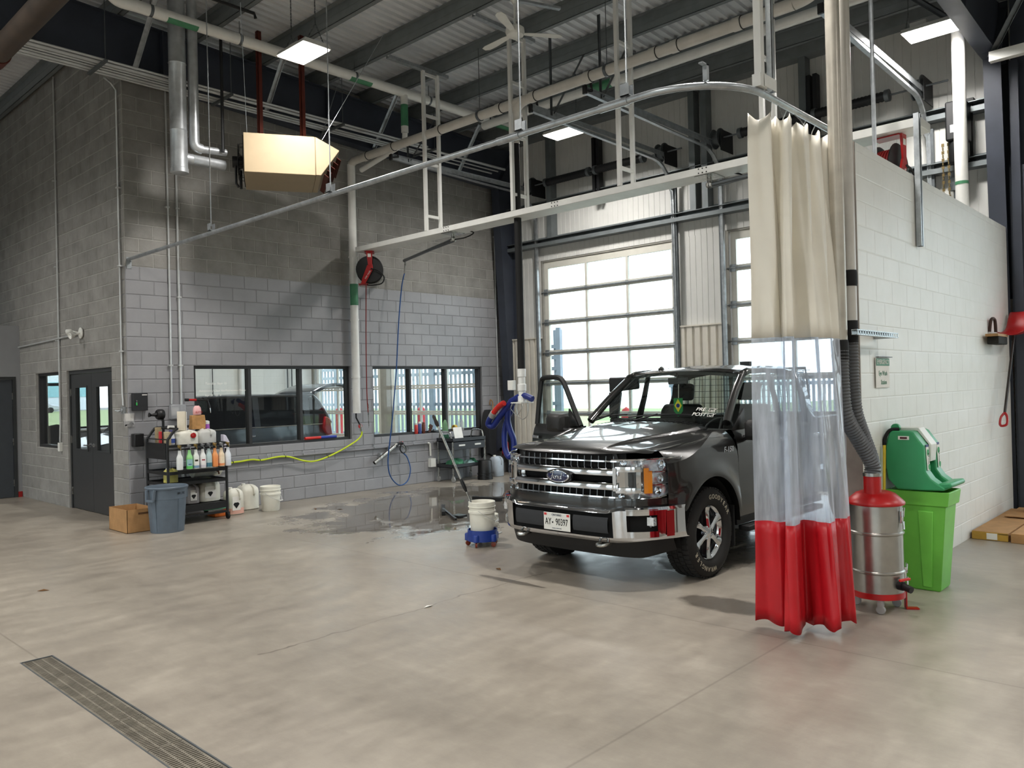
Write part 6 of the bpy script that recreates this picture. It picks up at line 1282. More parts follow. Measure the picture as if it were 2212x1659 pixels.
q = MB(); q.tube(spline([(2.60, -9.36, 1.33), (2.58, -9.29, 1.32), (2.56, -9.25, 1.24), (2.57, -9.245, 1.16)]), .014, 8); part('strap', q, MATS['black_rubber'], t)
q = MB(); q.tube([(2.35, -9.28, .0), (2.50, -9.27, 1.2)], .012, 8); single('yellow_pole', q, M('yellow', (206,182,50), .5), 'thin yellow pole leaning behind the canister by the eyewash', 'pole')
q = MB(); q.tube([(2.28, -9.275, .0), (2.30, -9.27, 1.1)], .022, 10); single('white_tube', q, MATS['white_pvc'], 'white tube standing at the partition behind the canister', 'tube')
# ---- sign, shovel, brackets and flattened boxes
t = thing('eyewash_sign', 'white and green emergency eye wash sign on the partition', 'sign', (2.56, -9.25, 1.68))
q = MB(); q.box(2.40, -9.252, 1.68, 2.73, -9.246, 1.93); part('plate', q, MATS['paper'], t, bev=.004)
q = MB(); q.box(2.405, -9.2545, 1.865, 2.725, -9.2525, 1.925); part('header', q, M('sign_green', (20,110,66), .5, var=.02), t, smooth=False)
q = MB(); text(q, 'EMERGENCY', (2.565, -9.2555, 1.895), (1,0,0), (0,0,1), .054, .001, sx=.95); part('header_text', q, MATS['paper'], t, smooth=False)
q = MB(); text(q, 'Eye Wash', (2.565, -9.2535, 1.80), (1,0,0), (0,0,1), .056, .001, sx=.9); text(q, 'Station', (2.58, -9.2535, 1.725), (1,0,0), (0,0,1), .056, .001, sx=.9); part('text', q, MATS['sign_green'], t, smooth=False)
q = MB(); q.box(2.42, -9.27, 1.935, 2.76, -9.246, 1.941); part('hanger_clip', q, MATS['black_steel'], t, smooth=False)
t = thing('snow_shovel', 'red-bladed snow shovel hung blade up at the end of the white partition', 'shovel', (6.8, -9.35, 1.19))
q = MB(); q.tube([(6.40, -9.36, 1.32), (7.06, -9.35, 2.27)], .016, 10); part('shaft', q, M('shaft_dark', (50,44,40), .5), t)
q = MB(); q.tube(spline([(6.40, -9.36, 1.32), (6.36, -9.33, 1.27), (6.29, -9.33, 1.19), (6.25, -9.36, 1.17), (6.29, -9.40, 1.19), (6.36, -9.39, 1.27), (6.40, -9.36, 1.32)]), .014, 8); part('grip', q, MATS['red_paint'], t)
BLD = spline([(6.42, 0, 2.285), (6.75, 0, 2.29), (6.98, 0, 2.35), (7.12, 0, 2.48), (7.22, 0, 2.55), (7.3, 0, 2.56)], 4)
q = MB(); q.grid(lambda u, v: (BLD[int(v*20)].x, -9.28-.30*u, BLD[int(v*20)].z-.05*math.sin(PI*u)*(1-v)), 8, 20); part('blade', q, MATS['red_paint'], t, solid=.006)
t = thing('wall_hook', 'dark hook and brush head on the partition beside the snow shovel', 'hook', (6.2, -9.3, 2.2)); q = MB(); q.tube(spline([(6.28, -9.25, 2.28), (6.28, -9.27, 2.42), (6.36, -9.29, 2.42), (6.40, -9.29, 2.28)]), .018, 8); part('hook', q, M('rust', (66,44,38), .7), t)
q = MB(); q.obox((6.25, -9.33, 2.23), (.5, .13, .03)); part('brush_back', q, MATS['wood_hook'], t); q = MB(); q.obox((6.27, -9.33, 2.17), (.44, .12, .09)); part('bristles', q, M('bristle', (36,34,32), .9, var=.2, scale=80), t, bev=.01)
M('yellow_carton', (186,146,60), .7, var=.08)
t = thing('flat_carton', 'long flat cardboard carton with yellow end lying along the partition', 'cardboard box', (6.1, -9.43, 0)); q = MB(); q.box(5.22, -9.60, 0, 7.1, -9.26, .09); part('carton', q, MATS['cardboard'], t, bev=.004); q = MB(); q.box(5.212, -9.60, .004, 5.22, -9.26, .086); part('yellow_end', q, MATS['yellow_carton'], t, smooth=False); q = MB(); q.box(5.208, -9.50, .012, 5.212, -9.40, .078); part('shipping_label', q, MATS['paper'], t, smooth=False)
q = MB(); text(q, 'DIMENSIONS', (5.210, -9.56, .075), (0,-1,0), (0,0,1), .018, .001); part('print', q, MATS['black_plastic'], t, smooth=False)
q = MB(); q.box(5.18, -10.4, .0, 7.0, -9.63, .10); single('flattened_box', q, MATS['cardboard'], 'wide tan cardboard carton at the right edge in front of the flat carton', 'cardboard box', bev=.004)
q = MB(); q.box(6.3, -9.95, .105, 7.1, -9.35, .11); q.add([(6.3, -9.9, .11), (6.9, -9.5, .11), (6.9, -9.45, .32), (6.35, -9.85, .30)], [(0,1,2,3)]); single('torn_carton', q, MATS['cardboard'], 'torn cardboard carton lying on top of the flat cartons at the right edge', 'cardboard box', solid=.006, smooth=False)
# a few dry leaves and scraps
M('dry_leaf', (96,66,34), .9, var=.2, scale=40)
for i, (x, y) in enumerate(((-.25, -6.62), (1.05, -6.15), (-2.1, -3.4), (2.25, -1.15), (2.45, -1.5))):
    q = MB(); a = i*1.3; q.add([(x-.05*math.cos(a), y-.05*math.sin(a), .002), (x+.02*math.sin(a), y-.02*math.cos(a), .012), (x+.05*math.cos(a), y+.05*math.sin(a), .003), (x-.02*math.sin(a), y+.02*math.cos(a), .006)], [(0,1,2,3)]); single('dry_leaf', q, MATS['dry_leaf'] if i else MATS['paper'], ['crumpled pale scrap on the floor crack in the middle', 'brown dry leaf in front of the truck bumper', 'small brown leaf on the left floor', 'brown leaf on the floor beyond the white bucket', 'second brown leaf beyond the white bucket'][i], 'leaf' if i else 'scrap', solid=.002, smooth=False)
# ================================================================== PICKUP TRUCK
AX, YC = 1.99, -6.97
def T(s, w, z): return (AX+s, YC-w, z)
def paint_mat():
    m, nt, b = newmat('truck_paint'); b.inputs['Base Color'].default_value = rgb((40,38,36)); b.inputs['Metallic'].default_value = .3; b.inputs['Roughness'].default_value = .3
    b.inputs['Coat Weight'].default_value = 1.0; b.inputs['Coat Roughness'].default_value = .02
    n = noise(nt, 900, 2); nt.links.new(ramp(nt, n, [(.35, (15,15,14)), (.7, (28,27,26))]), b.inputs['Base Color']); MATS['truck_paint'] = m
paint_mat()
PT = MATS['truck_paint']; CH = MATS['chrome']; BK = MATS['black_plastic']
M('trim_black', (14,14,15), .55, var=.03); M('interior', (34,33,32), .8, var=.08); M('deep_black', (6,6,6), .9, var=0)
M('lamp_reflector', (224,226,228), .24, metal=.8, var=.12, scale=40); M('amber', (236,140,20), .3, var=.05); M('tail_red', (170,20,24), .3)
glassmat('auto_glass', (226,236,232), .06); glassmat('lamp_glass', (244,246,248), .09)
truck = thing('pickup_truck', 'dark grey pickup truck with chrome grille and open passenger door', 'truck', (AX+1.6, YC, 0))
def tp(name, mb, mt, **k): return part(name, mb, mt, truck, **k)
FS = [(0,-.93),(.3,-.925),(.5,-.905),(.6,-.88),(.75,-.80),(.85,-.665),(.92,-.47),(.96,-.30)]
def fs(w, z=.9): return smooth_tab(FS, abs(w))+(z-.9)*.10
BS = [(0,-1.0),(.4,-.99),(.6,-.96),(.75,-.885),(.86,-.76),(.94,-.60),(.975,-.46)]
def bs(w): return smooth_tab(BS, abs(w))
def sst(a, b, x): t = max(0, min(1, (x-a)/(b-a))); return t*t*(3-2*t)
# ---- hood
ZC = [(-.93,1.155),(-.88,1.19),(-.80,1.217),(-.6,1.257),(-.2,1.312),(.2,1.362),(.46,1.39)]
def hood_z(s, w):
    a = abs(w); z = smooth_tab(ZC, s)-(.03+.07*sst(-.95, .4, s))*(a/.82)**2.4
    wc = .40+.22*sst(-.95, .45, s); z -= .024*sst(wc-.006, wc+.012, a)*sst(-.93, -.45, s); z -= .012*sst(.70, .80, a)
    return z
def hood_fn(u, v):
    w = -.815+1.63*u; s0 = fs(w, 1.14)-.004; s1 = .36+.10*(abs(w)/.8)**2; s = s0+(s1-s0)*(v**1.25)
    z = hood_z(s, w)
    if v < .12: z -= .012*(1-v/.12)**2
    return T(s, w, z)
q = MB(); q.grid(hood_fn, 120, 36); tp('hood', q, PT, ang=70)
# ---- fenders
def side_w(s, z):
    w = lerp_tab([(.4,.955),(.6,.965),(.8,.972),(1.0,.972),(1.1,.962),(1.18,.94),(1.24,.90),(1.28,.86),(1.31,.815)], z)
    r = math.hypot(s, z-.42); w += .035*math.exp(-((r-.52)/.09)**2)*(1 if z < 1.05 else max(0, 1-(z-1.05)/.1))
    if s < -.25: w -= .09*((-.25-s)/.38)**2
    return w
def fender(sg):
    q = MB(); n = 44; mz = 20
    def fn(u, v):
        s = -.60+1.12*u; d = .495**2-s*s; zl = .42+math.sqrt(d) if d > 0 and abs(s) < .495 else .62
        if s > .40: zl = max(.42+math.sqrt(max(0, .495**2-s*s)), .52)
        if s < -.40: zl = max(zl if abs(s) < .495 else 0, .66)
        zt = 1.075+.235*sst(-.62, .45, s)
        zt = min(zt, 1.30); z = zl+(zt-zl)*v
        return T(s, sg*side_w(s, z), z)
    q.grid(fn, n, mz)
    def lip(u, v):
        s = -.494+.988*u; z = .42+math.sqrt(max(0, .495**2-s*s)); w = side_w(s, z)-.10*v
        return T(s, sg*w, z+.0*v)
    q.grid(lip, 40, 3)
    def top(u, v):       # shoulder between fender edge and hood edge
        s = -.60+1.06*u; zt = min(1.075+.235*sst(-.62, .45, s), 1.30); a = Vector((s, side_w(s, zt), zt)); wh = .80; zh = hood_z(s, .80)
        b_ = Vector((s, wh, zh)); p = a.lerp(b_, v); return T(p.x, sg*p.y, p.z+.012*math.sin(PI*v))
    q.grid(top, 30, 5)
    tp('fender', q, PT, ang=60)
    q = MB(); pts = [T(.475*math.cos(R(a)), sg*.80, .42+.475*math.sin(R(a))) for a in range(-10, 191, 10)]; p2 = [T(.475*math.cos(R(a)), sg*.45, .42+.475*math.sin(R(a))) for a in range(-10, 191, 10)]
    n = len(pts); p0 = [T(.485*math.cos(R(a)), sg*.93, .42+.485*math.sin(R(a))) for a in range(-10, 191, 10)]
    q.add(p0+pts+p2, [(i, i+1, n+i+1, n+i) for i in range(n-1)]+[(n+i, n+i+1, 2*n+i+1, 2*n+i) for i in range(n-1)]+[tuple(range(2*n, 3*n))]); tp('wheel_liner', q, MATS['deep_black'])
    q = MB(); q.box(*T(.42, sg*.70, .22), *T(.44, sg*.96, .60)); tp('mud_flap', q, MATS['black_rubber'])
for sg in (1, -1): fender(sg)
# ---- nose: valance under lamps, grille, lamps, bumper
q = MB(); q.grid(lambda u, v: T(fs(-.93+1.86*u, .7)+.0+.02*(1-v)-.012*math.sin(PI*v), -.93+1.86*u, .60+.185*v), 60, 6); tp('front_valance', q, PT, ang=60)
q = MB(); q.grid(lambda u, v: T(fs(-.62+1.24*u, .9)+.06, -.62+1.24*u, .73+.44*v), 30, 4); tp('grille_backing', q, MATS['deep_black'])
def bar_h(w0, w1, z0, z1, off, dep, mt, name, n=40, prof=None):
    """bar following the nose: w0..w1, z0..z1, standing off in front of the face"""
    q = MB(); pr = prof or [(0, z0), (-dep, z0+.12*(z1-z0)), (-dep*1.15, (z0+z1)/2), (-dep, z1-.12*(z1-z0)), (0, z1)]; k = len(pr); vs = []
    for i in range(n+1):
        w = w0+(w1-w0)*i/n
        for (d, z) in pr: vs.append(T(fs(w, z)+off+d, w, z))
    fs_ = [(i*k+j, (i+1)*k+j, (i+1)*k+j+1, i*k+j+1) for i in range(n) for j in range(k-1)]+[tuple(range(k)), tuple(n*k+j for j in range(k-1, -1, -1))]
    q.add(vs, fs_); return tp(name, q, mt, ang=50)
bar_h(-.60, .60, .972, 1.05, .01, .045, CH, 'grille_bar'); bar_h(-.60, .60, .852, .930, .01, .045, CH, 'grille_bar')
bar_h(-.58, .58, 1.092, 1.107, .022, .014, CH, 'grille_slat', prof=[(0,1.090),(-.014,1.093),(-.014,1.105),(0,1.108)])
bar_h(-.58, .58, .790, .80, .022, .014, CH, 'grille_slat', prof=[(0,.784),(-.014,.787),(-.014,.799),(0,.802)])
M('mesh_grey', (120,122,124), .3, metal=.8, var=.05)
for (za, zb) in ((1.05, 1.142), (.742, .852)):
    for i in range(15):
        w = -.52+i*1.04/14; q = MB(); q.add([T(fs(w, za)+.02, w-.0028, za), T(fs(w, za)+.02, w+.0028, za), T(fs(w, zb)+.02, w+.0028, zb), T(fs(w, zb)+.02, w-.0028, zb), T(fs(w, za)+.03, w-.0028, za), T(fs(w, za)+.03, w+.0028, za), T(fs(w, zb)+.03, w+.0028, zb), T(fs(w, zb)+.03, w-.0028, zb)], [(0,1,2,3), (0,3,7,4), (1,5,6,2)]); tp('grille_bar_upright', q, MATS['mesh_grey'], smooth=False)
    q = MB()
    for sg in (-1, 1):
        pass
for (za, zb, w1, w2) in ((1.05, 1.165, .59, .55), (.735, .852, .55, .59)):       # black surround ends
    for sg in (-1, 1):
        q = MB(); q.grid(lambda u, v: T(fs(.50+.11*u, za)+.006+.03*(1-u), sg*(.505+((w1-.505)+(w2-w1)*v)*u), za+(zb-za)*v), 6, 4); tp('grille_cheek', q, MATS['trim_black'])
# oval badge
q = MB(); A = Matrix(((0,0,-1),(-1,0,0),(0,1,0)))
def oval(rw, rz, d0, d1, n=40, dome=0):
    q = MB(); vs = []; c = T(-.975, 0, .955)
    for (k, d) in ((1, d0), (1, d1), (.94, d1+.004), (.5, d1+.004+dome), (.02, d1+.004+dome*1.2)):
        for j in range(n): a = 2*PI*j/n; vs.append((c[0]-d, c[1]-rw*k*math.cos(a), c[2]+rz*k*math.sin(a)))
    q.add(vs, [(i*n+j, i*n+(j+1) % n, (i+1)*n+(j+1) % n, (i+1)*n+j) for i in range(4) for j in range(n)]+[tuple(4*n+j for j in range(n))]); return q
bd = tp('badge', oval(.145, .066, -.02, .012), BK)
part('badge_ring', oval(.128, .055, 0, .018, dome=.001), CH, bd); part('badge_field', oval(.118, .047, 0, .021, dome=.002), M('badge_blue', (14,24,70), .2, var=0, coat=1.), bd)
strokes = [[(-1.0,.30),(-.85,.46),(-.45,.42)], [(-.62,.42),(-.72,0),(-.88,-.36),(-1.04,-.28)], [(-.86,.06),(-.55,.10)], [(-.38+.17*math.cos(a*.5236),-.1+.18*math.sin(a*.5236)) for a in range(13)], [(-.2,-.08),(-.08,.1),(-.02,.0),(.09,.07),(.11,-.05),(.1,-.26)], [(.40+.17*math.cos(a*.5236),-.1+.18*math.sin(a*.5236)) for a in range(13)], [(.70,.48),(.60,.0),(.57,-.2),(.70,-.28)]]
q = MB(); c = T(-1.0015, 0, .955)
for st in strokes:
    q.tube(spline([(c[0], c[1]-x*.078, c[2]+y*.078+.0) for x, y in st], 4), .0042, 6)
part('badge_script', q, CH, bd)
# C-shaped chrome clamps and headlamps
for sg in (-1, 1):
    def loop(w0, w1, z0, z1, off, th, nm, mt):
        q = MB(); pts = []
        for (w, z) in [(w0, z0), (w0, z1), ((w0+w1)/2, z1), (w1-.02, z1), (w1, z1-.025), (w1, (z0+z1)/2), (w1, z0+.025), (w1-.02, z0), ((w0+w1)/2, z0)]: pts.append(T(fs(w, z)+off, sg*w, z))
        q.tube(pts, th, 8, closed=True); return tp(nm, q, mt, ang=60)
    q = MB(); q.grid(lambda u, v: T(fs(.60+.02*u, .9)-.03+.05*u, sg*(.585+.075*u), .85+.20*v), 6, 4); q.grid(lambda u, v: T(fs(.575, .9)+.0-.04, sg*(.555+.035*u), .852+.198*v), 2, 2); tp('clamp_panel', q, CH)
    q = MB(); q.grid(lambda u, v: T(fs(.66+.08*u, .9)+.01, sg*(.66+.08*u), .875+.145*v), 4, 4); tp('clamp_pocket', q, MATS['deep_black'])
    for (w0, w1, z0, z1) in ((.575, .765, 1.015, 1.058), (.575, .765, .835, .88), (.735, .765, .88, 1.015)):
        q = MB(); q.grid(lambda u, v: T(fs(w0+(w1-w0)*u, .95)-.035+.006*abs(v-.5), sg*(w0+(w1-w0)*u), z0+(z1-z0)*v), 8, 3); q.grid(lambda u, v: T(fs(w0+(w1-w0)*u, .95)-.035+.06*v, sg*(w0+(w1-w0)*u), z1 if z1 < 1.0 else z0), 8, 1); tp('clamp_frame', q, CH)
    # headlamp: reflector bowl, amber block, clear lens, chrome border
    def lampz(w, v):
        zl = lerp_tab([(.53,.775),(.80,.785),(.885,.80),(.93,.90)], w); zh = lerp_tab([(.53,1.115),(.70,1.118),(.93,1.125)], w); return zl+(zh-zl)*v
    q = MB(); q.grid(lambda u, v: T(fs(.53+.40*u)+.05+.03*math.sin(u*19)*math.sin(v*9), sg*(.53+.40*u-.01), lampz(.53+.40*u, v)), 26, 16); hl = tp('headlamp', q, MATS['lamp_reflector'], ang=30)
    q = MB(); q.grid(lambda u, v: T(fs(.53+.40*u)-.004, sg*(.53+.40*u), lampz(.53+.40*u, v)), 20, 6); part('lens', q, MATS['lamp_glass'], hl, ang=60)
    q = MB(); pts = [T(fs(w)-.006, sg*w, lampz(w, v)) for w, v in [(.53+.40*i/10, 1) for i in range(11)]+[(.93, .5)]+[(.93-.40*i/10, 0) for i in range(11)]]; q.tube(pts, .007, 6, closed=False); part('lens_border', q, CH, hl)
    q = MB(); q.grid(lambda u, v: T(fs(.772+.03*u)+.002, sg*(.770+.028*u), .83+.215*v), 2, 6); q.grid(lambda u, v: T(fs(.772+.045*u)+.004, sg*(.770+.045*u), (.83, 1.01)[int(v > .5)]+.035*(v*2 % 1)), 2, 3); part('amber_reflector', q, MATS['amber'], hl)
    for z in (.90, 1.01):
        q = MB(); q.tube([T(fs(w)+.02, sg*w, z) for w in (.77, .82, .87, .91)], .006, 6); part('lamp_shelf', q, CH, hl)
    q = MB()
    for (w, z) in ((.62, 1.085), (.85, .955), (.84, .85), (.86, 1.07), (.60, .805)): q.lathe([(.0, .0), (.03, .012), (.038, .03)], T(fs(w)+.035, sg*w, z), 14, Matrix(((0,0,-1),(0,1,0),(1,0,0))), cap=False)
    part('lamp_bowl', q, CH, hl, kind='stuff')
# bumper: upper chrome band, centre recess, lower band, ends with lamp pockets
BPROF = [(.05,.695),(.0,.690),(-.012,.665),(-.010,.60),(-.004,.52),(.0,.46),(.02,.42),(.06,.41)]
def bump_patch(w0, w1, p0, p1, name, mt, off=0., n=24, sg=1):
    q = MB(); pr = BPROF[p0:p1+1]; k = len(pr); vs = []
    for i in range(n+1):
        w = w0+(w1-w0)*i/n
        for (d, z) in pr:
            zz = z+.03*sst(.5, .65, abs(w))*(1 if z > .6 else 0)+.03*sst(.55, .95, abs(w))*(1 if z < .5 else 0); vs.append(T(bs(w)+d+off, sg*w, zz))
    q.add(vs, [(i*k+j, (i+1)*k+j, (i+1)*k+j+1, i*k+j+1) for i in range(n) for j in range(k-1)]); return q
q = bump_patch(-.975, .975, 0, 2, '', CH, n=60); q.merge(bump_patch(-.975, .975, 5, 7, '', CH, n=60))
for sg in (-1, 1):
    q.merge(bump_patch(.575, .69, 2, 5, '', CH, n=6, sg=sg)); q.merge(bump_patch(.875, .975, 2, 5, '', CH, n=10, sg=sg))
bp = tp('bumper', q, CH, ang=60)
for sg in (-1, 1):
    q = MB(); q.grid(lambda u, v: T(bs(.685+.195*u)-.011+.0, sg*(.685+.195*u), .655+.05*v), 8, 2); q.grid(lambda u, v: T(bs(.685+.195*u)-.004, sg*(.685+.195*u), .468+.05*v), 8, 2); part('bumper_cheek', q, CH, bp, kind='stuff')
    q = MB(); q.grid(lambda u, v: T(bs(.685+.195*u)+.05, sg*(.685+.195*u), .50+.17*v), 8, 4); q.grid(lambda u, v: T(bs(.685+.195*u)+.05*v, sg*(.685+.195*u), .665), 8, 2); q.grid(lambda u, v: T(bs(.685)+.05*v, sg*.687, .50+.17*u), 2, 2); part('fog_pocket', q, MATS['deep_black'], bp)
    q = MB(); q.lathe([(.0, 0), (.04, .01), (.05, .03)], T(bs(.835)+.035, sg*.835, .60), 4, Matrix(((0,0,-1),(0,1,0),(1,0,0))), cap=False); q.box(*T(bs(.835)+.05, sg*.80, .565), *T(bs(.835)+.005, sg*.865, .635)); part('fog_lamp', q, MATS['lamp_reflector'], bp)
    q = MB(); q.grid(lambda u, v: T(bs(.915+.03*u)-.013, sg*(.918+.03*u), .47+.215*v), 6, 4); part('bumper_reflector', q, M('dark_red', (128,14,20), .35), bp, label='dark red strip on the bumper end')
    q = MB(); q.grid(lambda u, v: T(bs(.17+.36*u)+.002-.012*math.sin(PI*v)**.3, sg*(.17+.36*u), .495+.135*v), 10, 6); part('bumper_pad', q, M('pad_grey', (46,48,51), .7), bp, ang=60)
q = MB(); q.grid(lambda u, v: T(bs(-.62+1.24*u)+.03, -.62+1.24*u, .455+.22*v), 24, 4); part('recess_back', q, MATS['deep_black'], bp)
q = MB(); q.box(*T(-1.022, -.152, .475), *T(-1.016, .152, .63)); pl = tp('licence_plate', q, MATS['white_plastic'], bev=.002, label='white licence plate with dark lettering')
q = MB(); text(q, 'AY', T(-1.0245, -.098, .548), (0,-1,0), (0,0,1), .085, .001, sx=.66); text(q, '90397', T(-1.0245, .058, .548), (0,-1,0), (0,0,1), .085, .001, sx=.66); q.prism([(YC+.052, .538), (YC+.040, .538), (YC+.038, .555), (YC+.046, .548), (YC+.054, .555)], 'x', AX-1.0245, AX-1.023); part('plate_number', q, MATS['deep_black'], pl, smooth=False)
q = MB(); text(q, 'ONTARIO', T(-1.0245, 0, .611), (0,-1,0), (0,0,1), .025, .001); text(q, 'YOURS TO DISCOVER', T(-1.0245, 0, .493), (0,-1,0), (0,0,1), .011, .001); part('plate_legend', q, M('plate_blue', (40,50,80), .5), pl, smooth=False)
for sg in (-1, 1):
    q = MB(); q.box(*T(-1.0245, sg*.13-.014, .604), *T(-1.0235, sg*.13+.014, .624)); part('plate_sticker', q, M('sticker_red', (206,60,60), .5), pl, smooth=False)
    q = MB(); q.tube(spline([T(-.9, sg*.42, .40), T(-.99, sg*.42, .395), T(-1.01, sg*.46, .39), T(-.99, sg*.50, .395), T(-.9, sg*.50, .40)]), .014, 8); tp('tow_hook', q, MATS['steel'])
q = MB(); q.grid(lambda u, v: T(bs(-.92+1.84*u)*.93+.03+.05*(1-v), -.92+1.84*u, .275+.16*v+.06*sst(.7, .95, abs(-.92+1.84*u))*(1-v)), 50, 5); tp('air_dam', q, MATS['trim_black'], ang=60)
# ---- cowl, wipers, windshield, pillars, roof
q = MB(); q.grid(lambda u, v: T(.36+.10*(abs(-.8+1.6*u)/.8)**2+.12*v, -.8+1.6*u, hood_z(.44, -.8+1.6*u)-.012+.0*v), 24, 2); tp('cowl', q, MATS['trim_black'])
for k in range(26):
    w = -.66+k*.052; q = MB(); q.bar(T(.42, w, hood_z(.44, w)-.004), T(.50, w+.02, hood_z(.44, w)+.002), .012, .012); tp('cowl_louvre', q, MATS['trim_black'], smooth=False)
def ws(u, v):
    w = (-.80+1.60*u)*(1-v)+(-.665+1.33*u)*v; k = abs(2*u-1)**2; s = (.44+.12*k)*(1-v)+(1.08+.10*k)*v-.03*math.sin(PI*v); z = (1.395-.03*k)*(1-v)+(1.885-.04*k)*v
    return T(s, w, z)
q = MB(); q.grid(ws, 24, 12); tp('windshield', q, MATS['auto_glass'], ang=80)
q = MB(); vs = [ws(i/24, 1) for i in range(25)]+[tuple(Vector(ws(i/24, 1))+Vector((-.03, 0, -.035))) for i in range(25)]; q.add(vs, [(i, i+1, 26+i, 25+i) for i in range(24)]); tp('windshield_band', q, MATS['trim_black'])
for sg in (1, -1):
    e = 1 if sg > 0 else 0; q = MB(); pts = [Vector(ws(e, v/10)) for v in range(11)]
    q.tube([p+Vector((.02, -sg*.025, .0)) for p in pts], .042, 8); tp('windshield_pillar', q, PT, ang=60)
ROOF = [(1.06,1.885),(1.2,1.92),(1.5,1.947),(1.9,1.95),(2.25,1.93),(2.42,1.89),(2.47,1.86)]
def roof_fn(u, v):
    s = 1.08+1.39*v; w = -.70+1.40*u; k = abs(w)/.70; z = smooth_tab(ROOF, s)-.05*k**3-.02*k**10; return T(s+(.10*k**2 if v == 0 else 0), w, z+.008*math.cos(w*18)*sst(1.15, 1.3, s)*(1-k))
q = MB(); q.grid(roof_fn, 36, 18); tp('roof', q, PT, ang=60)
q = MB(); q.lathe([(.05, 0), (.045, .02), (.02, .035), (0, .038)], T(1.22, -.30, 1.915), 14, sq=.6); tp('roof_fin', q, PT)
q = MB(); q.box(*T(2.30, .10, 1.945), *T(2.36, .22, 2.0)); tp('roof_beacon_base', q, BK)
